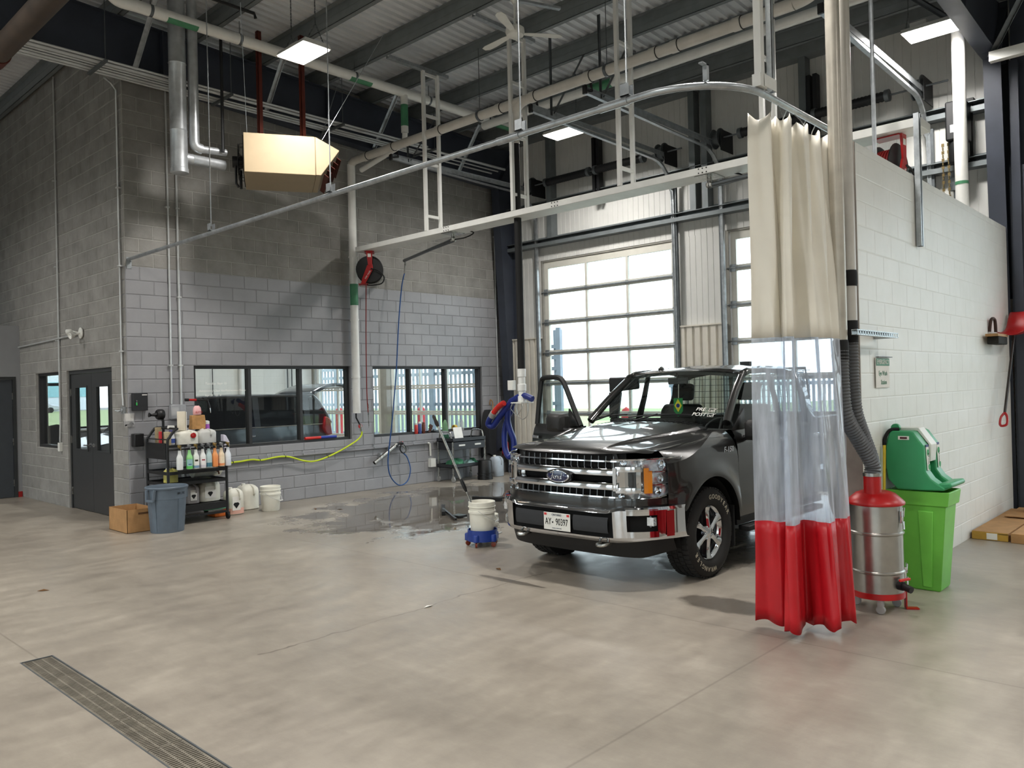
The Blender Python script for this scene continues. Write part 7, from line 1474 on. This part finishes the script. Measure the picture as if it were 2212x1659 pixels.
# cab sides: rail, posts, belt, doors
def cab_side(sg, open_front):
    rw = lambda s: .715
    def strip(pts0, pts1, name, mt=PT):
        q = MB(); n = len(pts0); vs = [T(s, sg*w, z) for s, w, z in pts0]+[T(s, sg*w, z) for s, w, z in pts1]; q.add(vs, [(i, i+1, n+i+1, n+i) for i in range(n-1)]); return tp(name, q, mt, ang=60, solid=.02)
    strip([(1.10, .725, 1.80), (1.25, .745, 1.845), (1.6, .75, 1.875), (2.1, .75, 1.87), (2.45, .74, 1.83)], [(1.12, .69, 1.86), (1.28, .69, 1.90), (1.6, .69, 1.92), (2.1, .69, 1.915), (2.46, .69, 1.87)], 'roof_rail')
    strip([(1.56, .90, 1.30), (1.60, .82, 1.60), (1.61, .75, 1.88)], [(1.68, .90, 1.30), (1.69, .82, 1.60), (1.68, .75, 1.88)], 'door_post', MATS['trim_black'])
    strip([(2.20, .90, 1.30), (2.28, .82, 1.60), (2.30, .75, 1.87)], [(2.50, .90, 1.30), (2.50, .82, 1.60), (2.47, .74, 1.84)], 'rear_post')
    def panel(s0, s1, name, parent=None):
        q = MB(); q.grid(lambda u, v: T(s0+(s1-s0)*u, sg*(lerp_tab([(.42,.93),(.5,.955),(.7,.972),(1.0,.972),(1.15,.962),(1.25,.935),(1.31,.90)], .46+.85*v)), .46+.85*v), 10, 16); return tp(name, q, PT, ang=60)
    def glass(s0, s1, name):
        q = MB(); q.grid(lambda u, v: T(s0[0]+(s0[1]-s0[0])*v+((s1[0]+(s1[1]-s1[0])*v)-(s0[0]+(s0[1]-s0[0])*v))*u, sg*(.895-.145*v), 1.30+.57*v), 6, 6); tp(name, q, MATS['auto_glass'])
    if not open_front:
        d = panel(.525, 1.575, 'front_door'); glass((.62, 1.18), (1.57, 1.60), 'door_window')
        q = MB(); q.box(*T(1.40, sg*.975, 1.14), *T(1.54, sg*1.0, 1.175)); tp('door_handle', q, CH, bev=.006)
        q = MB(); q.add([T(.52, sg*.91, 1.30), T(.80, sg*.90, 1.30), T(.82, sg*.88, 1.50)], [(0,1,2)]); tp('sail_panel', q, MATS['trim_black'], solid=.02)
        mirror(T(.70, sg*1.10, 1.30), sg, truck)
    else:
        q = MB(); q.box(*T(.54, sg*.80, .46), *T(.58, sg*.95, 1.30)); tp('hinge_post', q, PT)
    if not open_front:
        panel(1.585, 2.44, 'rear_door'); glass((1.69, 1.69), (2.22, 2.31), 'rear_door_window')
        q = MB(); q.box(*T(2.25, sg*.975, 1.14), *T(2.38, sg*1.0, 1.175)); tp('door_handle', q, CH, bev=.006)
    else:
        e0 = Vector(T(2.42, -.95, 0)); e1 = e0+Vector((-.22, .80, 0)); n3 = Vector((.8, .22, 0)).normalized()
        def E(l, z, t_=0.): p = e0.lerp(e1, l)+n3*t_; return (p.x, p.y, z)
        q = MB(); q.add([E(0, .48), E(1, .48), E(1, 1.32), E(0, 1.32), E(0, .48, .08), E(1, .48, .08), E(1, 1.32, .08), E(0, 1.32, .08)], [(0,1,2,3), (7,6,5,4), (0,4,5,1), (3,2,6,7), (0,3,7,4), (1,5,6,2)]); rd = tp('open_rear_door', q, MATS['trim_black'], bev=.02, label='open rear-hinged passenger door')
        q = MB(); q.add([E(.5, 1.70), E(1, 1.66), E(1, 1.86), E(.5, 1.86), E(.5, 1.70, .07), E(1, 1.66, .07), E(1, 1.86, .07), E(.5, 1.86, .07)], [(0,1,2,3), (7,6,5,4), (0,4,5,1), (3,2,6,7), (0,3,7,4), (1,5,6,2)]); part('door_header', q, MATS['trim_black'], rd, bev=.02)
        q = MB(); q.add([E(.86, 1.32), E(1, 1.32), E(1, 1.66), E(.80, 1.66), E(.86, 1.32, .06), E(1, 1.32, .06), E(1, 1.66, .06), E(.80, 1.66, .06)], [(0,1,2,3), (7,6,5,4), (0,3,7,4), (1,5,6,2)]); part('door_upright', q, MATS['trim_black'], rd)
    q = MB(); q.box(*T(.50, sg*.60, .40), *T(2.5, sg*.95, .47)); tp('rocker', q, MATS['trim_black'])
    q = MB(); q.bar(T(.60, sg*.97, .36), T(2.35, sg*.97, .36), .12, .05); tp('side_step', q, MATS['trim_black'], bev=.01)
    # bed side with wheel arch
    def bed(u, v):
        s = 2.52+1.95*u; d = .47**2-(s-3.68)**2; zl = .42+math.sqrt(d) if d > 0 else .55; z = zl+(1.33-zl)*v; return T(s, sg*(.972-.03*max(0, (z-1.15)/.18)+.02*math.exp(-((math.hypot(s-3.68, z-.42)-.5)/.08)**2)), z)
    q = MB(); q.grid(bed, 50, 12); tp('bed_side', q, PT, ang=60)
    q = MB(); q.box(*T(2.52, sg*.80, 1.315), *T(4.47, sg*.945, 1.335)); tp('bed_rail', q, MATS['trim_black'])
    q = MB(); q.box(*T(4.44, sg*.86, .85), *T(4.49, sg*.96, 1.25)); tp('tail_lamp', q, MATS['tail_red'], bev=.01)
def mirror(c, sg, par, yawm=None):
    R3 = yawm or Matrix.Identity(3); q = MB(); c = Vector(c)
    out = [(-.13, -.105), (.115, -.105), (.13, -.08), (.135, .06), (.10, .105), (-.11, .10), (-.135, .07)]
    vs = []
    for (d, k) in ((-.085, .62), (-.06, .88), (.0, 1.0), (.07, 1.0)):
        for (a, b) in out: vs.append(c+R3 @ Vector((d, -sg*a*k if sg > 0 else a*k, b*k)))
    n = len(out); q.add(vs, [tuple(range(n))]+[(i*n+j, i*n+(j+1) % n, (i+1)*n+(j+1) % n, (i+1)*n+j) for i in range(3) for j in range(n)]+[tuple(3*n+j for j in range(n))])
    mo = part('door_mirror', q, M('mirror_shell', (30,29,28), .5, var=.03), par, bev=.012, seg=3, ang=50)
    q = MB(); vs = [c+R3 @ Vector((.072, -sg*a*.92 if sg > 0 else a*.92, b*.9)) for a, b in out]; q.add(vs, [tuple(range(n))]); part('mirror_glass', q, MATS['chrome'], mo)
    q = MB(); q.tube([c+R3 @ Vector((.0, sg*.10, -.07)), c+R3 @ Vector((.03, sg*.26, -.10))], .03, 8); part('mirror_arm', q, BK, mo)
cab_side(1, False); cab_side(-1, True)
# open passenger door, swung out 64 degrees on the far side
HG = Vector(T(.53, -.955, 0)); ang_ = R(71)
dd_ = Vector((math.cos(ang_), math.sin(ang_), 0)); nn_ = Vector((math.sin(ang_), -math.cos(ang_), 0))*-1    # along the door, outward normal (faces the nose)
def D(l, z, t=0.): p = HG+dd_*l+nn_*t; return (p.x, p.y, z)
def dw(z): return lerp_tab([(.42,-.02),(.5,0),(.7,.017),(1.0,.017),(1.15,.007),(1.25,-.02),(1.31,-.05),(1.9,-.12)], z)
q = MB(); q.grid(lambda u, v: D(1.04*u, .46+.85*v, dw(.46+.85*v)), 10, 14); q.grid(lambda u, v: D(1.04*u, .46+.83*v, -.10), 6, 6); q.grid(lambda u, v: D(1.04, .46+.85*v, dw(.46+.85*v)*(1-u)-.10*u), 2, 10); q.grid(lambda u, v: D(0, .46+.85*v, dw(.46+.85*v)*(1-u)-.10*u), 2, 10); q.grid(lambda u, v: D(1.04*u, 1.31, -.055*(1-v)-.10*v), 6, 2)
od = tp('open_door', q, PT, ang=55, label='open front passenger door')
q = MB(); fr = [(.05, 1.30), (.25, 1.52), (.44, 1.74), (.54, 1.83), (.66, 1.865), (.92, 1.87), (1.00, 1.855), (1.03, 1.80), (1.045, 1.55), (1.04, 1.30)]
P = spline([D(l, z, dw(z)-.02) for l, z in fr], 5); q.tube(P, .032, 8); part('window_frame', q, MATS['trim_black'], od)
q = MB(); poly = [(.09, 1.30), (.27, 1.50), (.46, 1.72), (.56, 1.81), (.68, 1.845), (.98, 1.845), (1.02, 1.6), (1.02, 1.30)]; q.add([D(l, z, dw(z)-.02) for l, z in poly], [tuple(range(len(poly)))]); part('window_glass', q, MATS['auto_glass'], od)
q = MB(); q.add([D(.03, 1.30, -.03), D(.26, 1.30, -.03), D(.28, 1.50, -.06)], [(0,1,2)]); part('sail_panel', q, MATS['trim_black'], od, solid=.02)
q = MB(); q.obox(D(.92, 1.155, .03), (.14, .02, .035), Matrix((dd_, nn_, Vector((0,0,1)))).transposed()); part('door_handle', q, CH, od, bev=.006)
mc = Vector(D(.20, 1.35, .16)); mirror(mc, -1, truck, Matrix.Rotation(R(-8), 3, 'Z'))
# tailgate, bed floor, rear cab wall with cage
q = MB(); q.box(*T(4.43, -.86, .62), *T(4.48, .86, 1.33)); tp('tailgate', q, PT, bev=.01)
q = MB(); q.box(*T(2.52, -.86, .78), *T(4.43, .86, .82)); q.box(*T(2.52, -.86, .78), *T(2.56, .86, 1.33)); tp('bed_floor', q, MATS['trim_black'], smooth=False)
q = MB(); q.box(*T(2.44, -.92, .46), *T(2.50, .92, 1.32)); tp('cab_rear_wall', q, PT, smooth=False)
q = MB(); q.grid(lambda u, v: T(2.48-.03*v, (-.80+1.60*u)*(1-.1*v), 1.32+.52*v), 6, 4); tp('rear_window', q, MATS['auto_glass'])
q = MB()
for k in range(21): q.tube([T(2.60, -.8+.08*k, 1.33), T(2.58, (-.8+.08*k)*.93, 1.88)], .004, 4)
for k in range(8): q.tube([T(2.60, -.82, 1.35+.075*k), T(2.60, .82, 1.35+.075*k)], .004, 4)
q.tube([T(2.60, -.82, 1.33), T(2.58, -.77, 1.9), T(2.58, .77, 1.9), T(2.60, .82, 1.33)], .018, 6); tp('headache_rack', q, BK, kind='stuff')
# interior
q = MB(); q.grid(lambda u, v: T(.50+.5*v, -.80+1.6*u, 1.30-.02*abs(2*u-1)-.05*v**3+.02*math.sin(PI*v)), 20, 6); q.box(*T(.95, -.80, .95), *T(1.0, .80, 1.235)); q.box(*T(.52, -.82, .46), *T(.56, .82, 1.3)); tp('dashboard', q, MATS['interior'])
for w in (-.42, .42):
    q = MB(); q.box(*T(1.15, w-.26, .75), *T(1.68, w+.26, .92)); st = tp('seat', q, MATS['interior'], bev=.05, seg=3)
    q = MB(); q.prism([(AX+1.60, .90), (AX+1.74, .90), (AX+1.92, 1.50), (AX+1.82, 1.52), (AX+1.75, 1.45)], 'y', YC-w-.25, YC-w+.25); part('seat_back', q, MATS['interior'], st, bev=.04, seg=3)
    q = MB(); q.prism([(AX+1.80, 1.56), (AX+1.90, 1.55), (AX+1.94, 1.74), (AX+1.84, 1.76)], 'y', YC-w-.13, YC-w+.13); part('headrest', q, MATS['interior'], st, bev=.03, seg=3)
    for k in (-.05, .05):
        q = MB(); q.tube([T(1.86, w+k, 1.48), T(1.87, w+k, 1.57)], .007, 6); part('headrest_post', q, CH, st)
q = MB(); A = Matrix.Rotation(R(-62), 3, 'Y'); pts = [Vector(T(1.16, .42, 1.22))+A @ Vector((.18*math.cos(R(a)), .18*math.sin(R(a)), 0)) for a in range(0, 360, 15)]; q.tube(pts, .015, 8, closed=True); q.tube([pts[0], pts[12]], .014, 6); q.tube([T(1.16, .42, 1.22), T(.95, .42, 1.12)], .03, 8); tp('steering_wheel', q, BK)
q = MB(); q.box(*T(1.06, -.12, 1.75), *T(1.08, .12, 1.82)); q.tube([T(1.07, 0, 1.8), T(1.05, 0, 1.88)], .012, 6); rm = tp('rear_view_mirror', q, BK, bev=.01)
q = MB(); q.tube([T(1.05, .02, 1.75), T(1.04, .02, 1.60)], .004, 5); pn = tp('pennant_cord', q, M('cord', (210,210,200), .8))
q = MB(); q.prism([(YC-.02-.055, 1.60), (YC-.02+.055, 1.60), (YC-.02+.055, 1.46), (YC-.02, 1.40), (YC-.02-.055, 1.46)], 'x', AX+1.03, AX+1.034); tp('pennant', q, M('pennant_green', (30,120,60), .7), label='small green pennant with yellow diamond')
q = MB(); q.prism([(YC-.02-.045, 1.52), (YC-.02, 1.59), (YC-.02+.045, 1.52), (YC-.02, 1.45)], 'x', AX+1.027, AX+1.029); tp('pennant_diamond', q, M('pennant_yellow', (220,196,50), .7), smooth=False)
q = MB(); q.lathe([(.022, 0), (.022, .002)], (AX+1.0265, YC-.02, 1.52), 16, Matrix(((0,0,-1),(0,1,0),(1,0,0)))); tp('pennant_disc', q, M('pennant_blue', (30,44,120), .7), smooth=False)
# wipers and chalk writing on the glass
for (a, b) in (((.47, -.10, 1.405), (.66, .62, 1.53)), ((.47, -.70, 1.385), (.56, -.05, 1.48))):
    pass
for (u0, v0, u1, v1) in ((.36, .02, .80, .09), (.05, .04, .33, .08)):
    q = MB(); P0 = [Vector(ws(u0+(u1-u0)*k/8, v0+(v1-v0)*math.sin(k/8*PI*.5)))+Vector((-.012, 0, .014)) for k in range(9)]; q.tube(P0, .008, 6); wi = tp('wiper', q, BK)
    q = MB(); q.tube([Vector(T(.40, -.8+1.6*u0+.1, 1.385)), P0[4]+Vector((-.012, 0, .01))], .009, 6); part('wiper_arm', q, BK, wi)
n_ = (Vector(ws(.9, .12))-Vector(ws(.84, .12))).normalized(); up_ = (Vector(ws(.87, .25))-Vector(ws(.87, .1))).normalized(); off_ = n_.cross(up_)*.006
q = MB()
for (s_, v_) in (('PRE', .225), ('POST', .125)):
    o_ = Vector(ws(.845, v_))+off_; text(q, s_, o_, n_, up_, .065, .001, shear=.2, sx=.9); o2 = Vector(ws(.915, v_))+off_; 
    for (a, b) in (((-.028, -.022), (.028, -.022)), ((.028, -.022), (.028, .022)), ((.028, .022), (-.028, .022)), ((-.028, .022), (-.028, -.022)), ((-.015, .0), (.0, -.014)), ((.0, -.014), (.05, .025))): q.tube([o2+n_*a[0]+up_*a[1], o2+n_*b[0]+up_*b[1]], .0028, 4)
tp('glass_writing', q, MATS['paper'], smooth=False, label='white PRE and POST check marks written on the windshield')
q = MB()
for k, ch in enumerate(('F', '-150')):
    pass
text(q, 'F-150', T(.36, side_w(.36, 1.13)+.006, 1.13), (1,0,0), (0,0,1), .075, .006, sx=1.1, shear=.2); tp('fender_badge', q, CH, smooth=False)
# chassis and wheels
q = MB(); q.box(*T(-.75, -.55, .36), *T(4.3, .55, .55)); tp('chassis', q, MATS['deep_black'], smooth=False)
q = MB(); q.tube([T(0, -.75, .40), T(0, .75, .40)], .06, 8); q.tube([T(3.68, -.75, .40), T(3.68, .75, .40)], .07, 8); tp('axle', q, MATS['deep_black'])
M('tire', (26,25,24), .8, var=.12, scale=25); M('tire_letter', (176,168,150), .8, var=.1); M('rim_dark', (40,40,42), .4, metal=.6)
def wheel(s, sg, full=True):
    c = Vector(T(s, 0, .405)); A = Matrix(((1,0,0),(0,0,-sg),(0,1,0)))      # lathe z -> outward
    root_c = c; w0, w1 = .70, .965
    def LC(pr, n=44): q = MB(); q.lathe(pr, c, n, A, cap=False); return q
    tr = tp('tire', LC([(.235, w0+.03), (.26, w0+.01), (.35, w0), (.385, w0+.015), (.400, w0+.03), (.400, w1-.03), (.385, w1-.012), (.35, w1+.004), (.30, w1+.004), (.265, w1-.006), (.240, w1-.03)], 56), MATS['tire'], ang=40)
    q = MB(); n = 52
    for k in range(n):
        for row, (wa, wb) in enumerate(((w0+.02, w0+.075), (w0+.085, w0+.13), (w0+.14, w0+.185), (w1-.075, w1-.018))):
            a = 2*PI*(k+.5*(row % 2))/n; d = Vector((math.cos(a), 0, math.sin(a))); t_ = Vector((-math.sin(a), 0, math.cos(a))); p = c+d*.402+Vector((0, -sg*(wa+wb)/2, 0)); q.obox(p, (.012, (wb-wa)*.92, .036), Matrix((d, Vector((0,1,0)), t_)).transposed())
    part('tread_blocks', q, MATS['tire'], tr, smooth=False, kind='stuff', fix=False)
    if full:
        q = MB()
        for word, a0 in (('GOODYEAR', 62), ('WRANGLER', 242)):
            for k, chh in enumerate(word):
                a = R(a0+30-k*9.5 if a0 < 180 else a0-34+k*9.5); a = R(a0+33-k*9.5); d = Vector((math.cos(a), 0, math.sin(a))); t_ = Vector((math.sin(a), 0, -math.cos(a))); p = c+d*.323+Vector((0, -sg*(w1+.006), 0)); text(q, chh, p, t_, d, .058, .002)
        part('sidewall_lettering', q, MATS['tire_letter'], tr, smooth=False)
    rim = tp('wheel_rim', LC([(.243, w1-.02), (.248, w1-.028), (.235, w1-.035), (.215, w1-.06), (.205, w1-.10), (.205, w0+.05)], 40), CH)
    q = MB(); q.lathe([(0, w1-.10), (.205, w1-.10)], c, 24, A, cap=False); part('brake_disc', q, MATS['rim_dark'], rim)
    q = MB(); q.lathe([(.07, w1-.07), (.065, w1-.035), (.045, w1-.022), (.0, w1-.02)], c, 20, A); part('hub', q, CH, rim)
    for k in range(6):
        a = R(90+60*k); d = Vector((math.cos(a), 0, math.sin(a))); t_ = Vector((-math.sin(a), 0, math.cos(a))); o_ = Vector((0, -sg, 0)); q = MB(); vs = []
        for (r_, hw, dp) in ((.045, .030, .030), (.12, .022, .040), (.19, .034, .040), (.232, .046, .030)):
            for (x_, y_) in ((-hw, 0), (-hw*.35, .014), (hw*.35, .014), (hw, 0), (hw*.8, -.04), (-hw*.8, -.04)): vs.append(c+d*r_+t_*x_+o_*(w1-dp-.004+y_))
        q.add(vs, [tuple(range(6))]+[(i*6+j, i*6+(j+1) % 6, (i+1)*6+(j+1) % 6, (i+1)*6+j) for i in range(3) for j in range(6)]+[tuple(18+j for j in range(6))]); part('spoke', q, CH, rim, ang=30)
        q = MB(); a2 = a+R(30); p = c+Vector((math.cos(a2), 0, math.sin(a2)))*.06+o_*(w1-.05); q.lathe([(.011, 0), (.011, .02), (.006, .026)], p, 8, Matrix(((1,0,0),(0,0,-sg),(0,1,0)))); part('lug_nut', q, CH, rim)
wheel(0, 1); wheel(0, -1, False); wheel(3.68, 1, False); wheel(3.68, -1, False)
# ================================================================== BAY BEHIND THE WINDOWS AND THE YARD
van = thing('minivan', 'dark grey minivan standing in the bay behind the left window', 'minivan', (2.7, 3.55, 0)); VX, VY = .27, 3.55
def V(s, w, z): return (VX+s*.955, VY-w, z)
def vp(n, mb, mt, **k): return part(n, mb, mt, van, **k)
M('van_paint', (84,88,94), .3, metal=.4, var=.03, coat=.8); M('van_glass', (22,26,30), .08, var=0, spec=.6)
ENDS = [(0,.70),(.12,.86),(.4,.95),(.9,1.0),(4.2,1.0),(4.8,.96),(5.0,.90),(5.1,.78)]
def vbody(u, v):
    s = 5.1*u; k = smooth_tab(ENDS, s); pr = [(.90,.28),(.965,.40),(.985,.70),(.975,.95),(.95,1.10)]; zt = lerp_tab([(0,.86),(.3,.96),(1.0,1.08),(5.1,1.10)], s)/1.10
    w, z = lerp_tab([(i/4, p[0]) for i, p in enumerate(pr)], v), lerp_tab([(i/4, p[1]) for i, p in enumerate(pr)], v); return s, w*k, z*zt
for sg in (1, -1):
    q = MB(); q.grid(lambda u, v: V(vbody(u, v)[0], sg*vbody(u, v)[1], vbody(u, v)[2]), 40, 10); vp('body_side', q, MATS['van_paint'], ang=60)
q = MB(); q.grid(lambda u, v: V(1.1*v, (2*u-1)*vbody(1.1*v/5.1, 1)[1], vbody(1.1*v/5.1, 1)[2]), 10, 8); vp('hood', q, MATS['van_paint'])
for s in (0, 5.1):
    q = MB(); q.grid(lambda u, v: V(s, (2*u-1)*vbody(s/5.1, v)[1], vbody(s/5.1, v)[2]), 8, 6); vp('end_panel', q, MATS['van_paint'])
GH = [(1.05,1.09),(1.5,1.42),(1.9,1.64),(2.3,1.71),(3.2,1.74),(4.4,1.71),(4.8,1.66),(5.08,1.12)]
def roofz(s): return lerp_tab(GH, s)
def gw(s, z): return .94-.20*max(0, (z-1.10)/.62)
for sg in (1, -1):
    q = MB(); q.grid(lambda u, v: V(1.05+4.02*u, sg*gw(0, 1.09+(roofz(1.05+4.02*u)-1.09)*v), 1.09+(roofz(1.05+4.02*u)-1.09)*v), 30, 5); vp('side_glass', q, MATS['van_glass'], ang=60)
    for (s0, s1) in ((2.05, 2.13), (3.25, 3.38), (4.42, 4.56)):
        q = MB(); q.grid(lambda u, v: V(s0+(s1-s0)*u+.05*v, sg*(gw(0, 1.09+.58*v)+.006), 1.09+.6*v), 1, 4); vp('pillar', q, MATS['van_paint'])
    q = MB(); q.tube([V(1.05, sg*.935, 1.10), V(5.05, sg*.935, 1.11)], .012, 6); vp('belt_trim', q, CH)
    q = MB(); q.tube(spline([V(1.08, sg*.93, 1.10), V(1.5, sg*.84, 1.42), V(1.9, sg*.77, 1.63), V(2.4, sg*.74, 1.71), V(4.4, sg*.74, 1.70), V(4.8, sg*.76, 1.65), V(5.08, sg*.93, 1.12)]), .03, 6); vp('roof_rail', q, MATS['van_paint'])
    q = MB(); q.prism([(VX+4.62, 1.02), (VX+4.74, .86), (VX+4.84, .88), (VX+4.80, 1.2), (VX+4.7, 1.26)], 'y', VY-sg*.80, VY-sg*.985); vp('tail_lamp', q, MATS['tail_red'], bev=.02)
    q = MB(); q.box(*V(3.05, sg*.975, .93), *V(3.23, sg*1.0, .965)); vp('door_handle', q, CH, bev=.008)
q = MB(); q.grid(lambda u, v: V(1.05+3.8*v, (2*u-1)*gw(0, roofz(1.05+3.8*v)), roofz(1.05+3.8*v)+.03*math.sin(PI*u)), 8, 24); vp('roof', q, MATS['van_paint'], ang=60)
q = MB(); q.grid(lambda u, v: V(1.06+.82*v, (2*u-1)*(gw(0, roofz(1.06+.82*v))-.01), roofz(1.06+.82*v)+.035), 8, 4); vp('windshield', q, MATS['van_glass'])
q = MB(); q.grid(lambda u, v: V(4.75+1.05*v, (2*u-1)*(.72-.1*v), 1.72+.20*math.sin(PI*v*.75)), 8, 8); vp('liftgate', q, MATS['van_paint'], solid=.06, label='raised rear liftgate of the minivan')
for (s, sg) in ((.95, 1), (.95, -1), (4.0, 1), (4.0, -1)):
    q = MB(); q.lathe([(.2, .74), (.33, .74), (.34, .78), (.34, .92), (.32, .95), (.2, .955), (.0, .94)], V(s, 0, .34), 28, Matrix(((1,0,0),(0,0,-sg),(0,1,0)))); vp('wheel', q, MATS['tire'])
q = MB(); q.grid(lambda u, v: (V(1.25, 0, 0)[0]+.30*u, VY-.98-.85*u, .45+.65*v), 4, 4); od_ = vp('open_front_door', q, MATS['van_paint'], solid=.08)
q = MB(); q.tube(spline([(VX+1.25, VY-.98, 1.10), (VX+1.40, VY-1.40, 1.55), (VX+1.46, VY-1.6, 1.62), (VX+1.55, VY-1.83, 1.10)]), .03, 6); part('door_frame', q, MATS['van_paint'], od_)
for i, (x, r_, mt) in enumerate(((4.88, .012, 'black_steel'), (5.63, .05, 'white_pvc'), (6.97, .016, 'galv_dark'), (7.1, .016, 'galv_dark'))):
    q = MB(); q.tube([(x, 7.33, 0), (x, 7.33, 5)], r_, 8); single('bay_pipe', q, MATS[mt], ['thin dark conduit on the white wall seen through the left window', 'white pipe on the white wall seen through the left window', 'left of two slim grey pipes on the white wall seen through the left window', 'right of two slim grey pipes on the white wall seen through the left window'][i], 'pipe', group='pipes in the bay behind')
# glazed end of the passage behind the double door
q = MB()
for x in (.2, 1.25, 2.3, 3.3, 4.22): q.box(x-.04, 12.0, 0, x+.04, 12.1, 3.2)
for z in (.0, .9, 2.1, 3.1): q.box(.2, 12.0, z, 4.22, 12.1, z+.08)
q.box(.2, 12.0, 3.2, 4.3, 12.1, 7.0); wn4 = struct('window_4', q, MATS['dark_frame'], smooth=False)
q = MB(); q.box(.24, 12.04, .1, 4.2, 12.05, 3.1); part('pane', q, MATS['clear_glass'], wn4, smooth=False)
# desk and office chair in the passage
t = thing('office_chair', 'black office chair behind the small window left of the double door', 'chair', (1.2, 6.6, 0))
q = MB(); q.box(.95, 6.35, .45, 1.45, 6.85, .53); part('seat', q, MATS['interior'], t, bev=.03); q = MB(); q.prism([(1.0, .62), (1.42, .62), (1.46, 1.15), (1.22, 1.22), (.98, 1.18)], 'y', 6.85, 6.93); part('backrest', q, MATS['interior'], t, bev=.03); q = MB(); q.tube([(1.2, 6.6, .45), (1.2, 6.6, .08)], .03, 8); q.tube([(1.2, 6.85, .48), (1.2, 6.9, .75)], .02, 6)
for k in range(5): q.tube([(1.2, 6.6, .09), (1.2+.28*math.cos(k*1.257), 6.6+.28*math.sin(k*1.257), .05)], .02, 6)
part('base', q, BK, t)
t = thing('reception_counter', 'low grey counter behind the double door', 'counter', (2.3, 9.8, 0)); q = MB(); q.box(1.1, 9.5, 0, 3.6, 10.1, .95); part('body', q, MATS['grey_wall'], t); q = MB(); q.box(1.05, 9.45, .95, 3.65, 10.15, .99); part('top', q, MATS['white_plastic'], t, bev=.004)
# bollards, fences and the building over the road
for i, (x, y, lab) in enumerate(((10.5, 6.05, 'red bollard seen through the middle pane of the right window'), (9.8, 9.1, 'red bollard seen through the right pane of the left window'), (9.4, -1.85, 'red bollard seen through the open truck door'), (9.4, -9.2, 'red bollard outside beyond the partition'))):
    t = thing('bollard', lab, 'bollard', (x, y, 0), group='red bollards in the yard'); q = MB(); q.lathe([(.11, 0), (.11, 1.18), (.09, 1.24), (0, 1.30)], (x, y, 0), 18); part('post', q, M('bollard_red', (206,44,50), .45), t)
M('fence_grey', (150,160,172), .5, var=.04)
def fence(x, y0, y1, h, sp, wd, lab, rails):
    t = thing('yard_fence', lab, 'fence', (x, (y0+y1)/2, 0), group='fences in the yard'); q = MB(); q.box(x-.02, -wd/2, .06, x+.02, wd/2, h); q.v = [(v[0]-x, v[1], v[2]) for v in q.v]; me = mesh_of(q, 'picket', MATS['fence_grey'], smooth=False); n = int((y1-y0)/sp)
    for k in range(n+1):
        o = bpy.data.objects.new('picket', me); COL.objects.link(o); o.parent = t; o.location = (0, y0+k*sp-(y0+y1)/2, 0); WL[o.name] = (x, y0+k*sp, 0)
    for z in rails:
        q = MB(); q.box(x-.05, y0, z-.05, x-.021, y1, z+.05); part('rail', q, MATS['fence_grey'], t, smooth=False)
    y = y0
    while y <= y1:
        q = MB(); q.box(x-.12, y-.07, 0, x-.055, y+.07, h+.05); part('post', q, MATS['fence_grey'], t, smooth=False); y += 2.6
fence(16.5, -13, 1.5, 1.95, .14, .07, 'lower pale picket fence beyond the overhead doors', (.3, 1.7))
fence(12.2, 2.2, 14.5, 3.3, .2, .085, 'tall pale picket fence seen through the right window', (.3, 1.3, 2.25, 2.55, 2.85))
t = thing('office_building', 'pale glass-fronted building across the lawn', 'building', (0, 118, 0)); q = MB(); q.box(-40, 118, 0, 40, 130, 14); part('body', q, M('far_white', (214,224,228), .5, var=.02), t, smooth=False)
for k in range(3):
    q = MB(); q.box(-40, 117.9, 2+k*4, 40, 117.98, 4.2+k*4); part('glass_band', q, M('far_teal', (140,190,196), .2), t, smooth=False)
q = MB(); text(q, 'EV', (26.5, 117.8, 5.6), (1,0,0), (0,0,1), 2.6, .05, sx=1.4); part('lettering', q, M('far_blue', (30,80,200), .5), t, smooth=False)
t = thing('parked_car', 'pale parked car far across the lawn', 'car', (27.5, 100, 0)); q = MB(); q.prism([(25, .3), (30, .3), (30.1, .9), (29.2, 1.05), (28.4, 1.6), (26.6, 1.62), (25.6, 1.1), (24.95, .95)], 'y', 99, 101); part('body', q, M('car_silver', (180,184,190), .3, metal=.4), t, bev=.12, seg=2)
for x in (25.9, 29.0):
    q = MB(); q.lathe([(.36, -1.05), (.36, 1.05)], (x, 100, .36), 18, Matrix(((1,0,0),(0,0,1),(0,1,0)))); part('wheels', q, MATS['tire'], t)
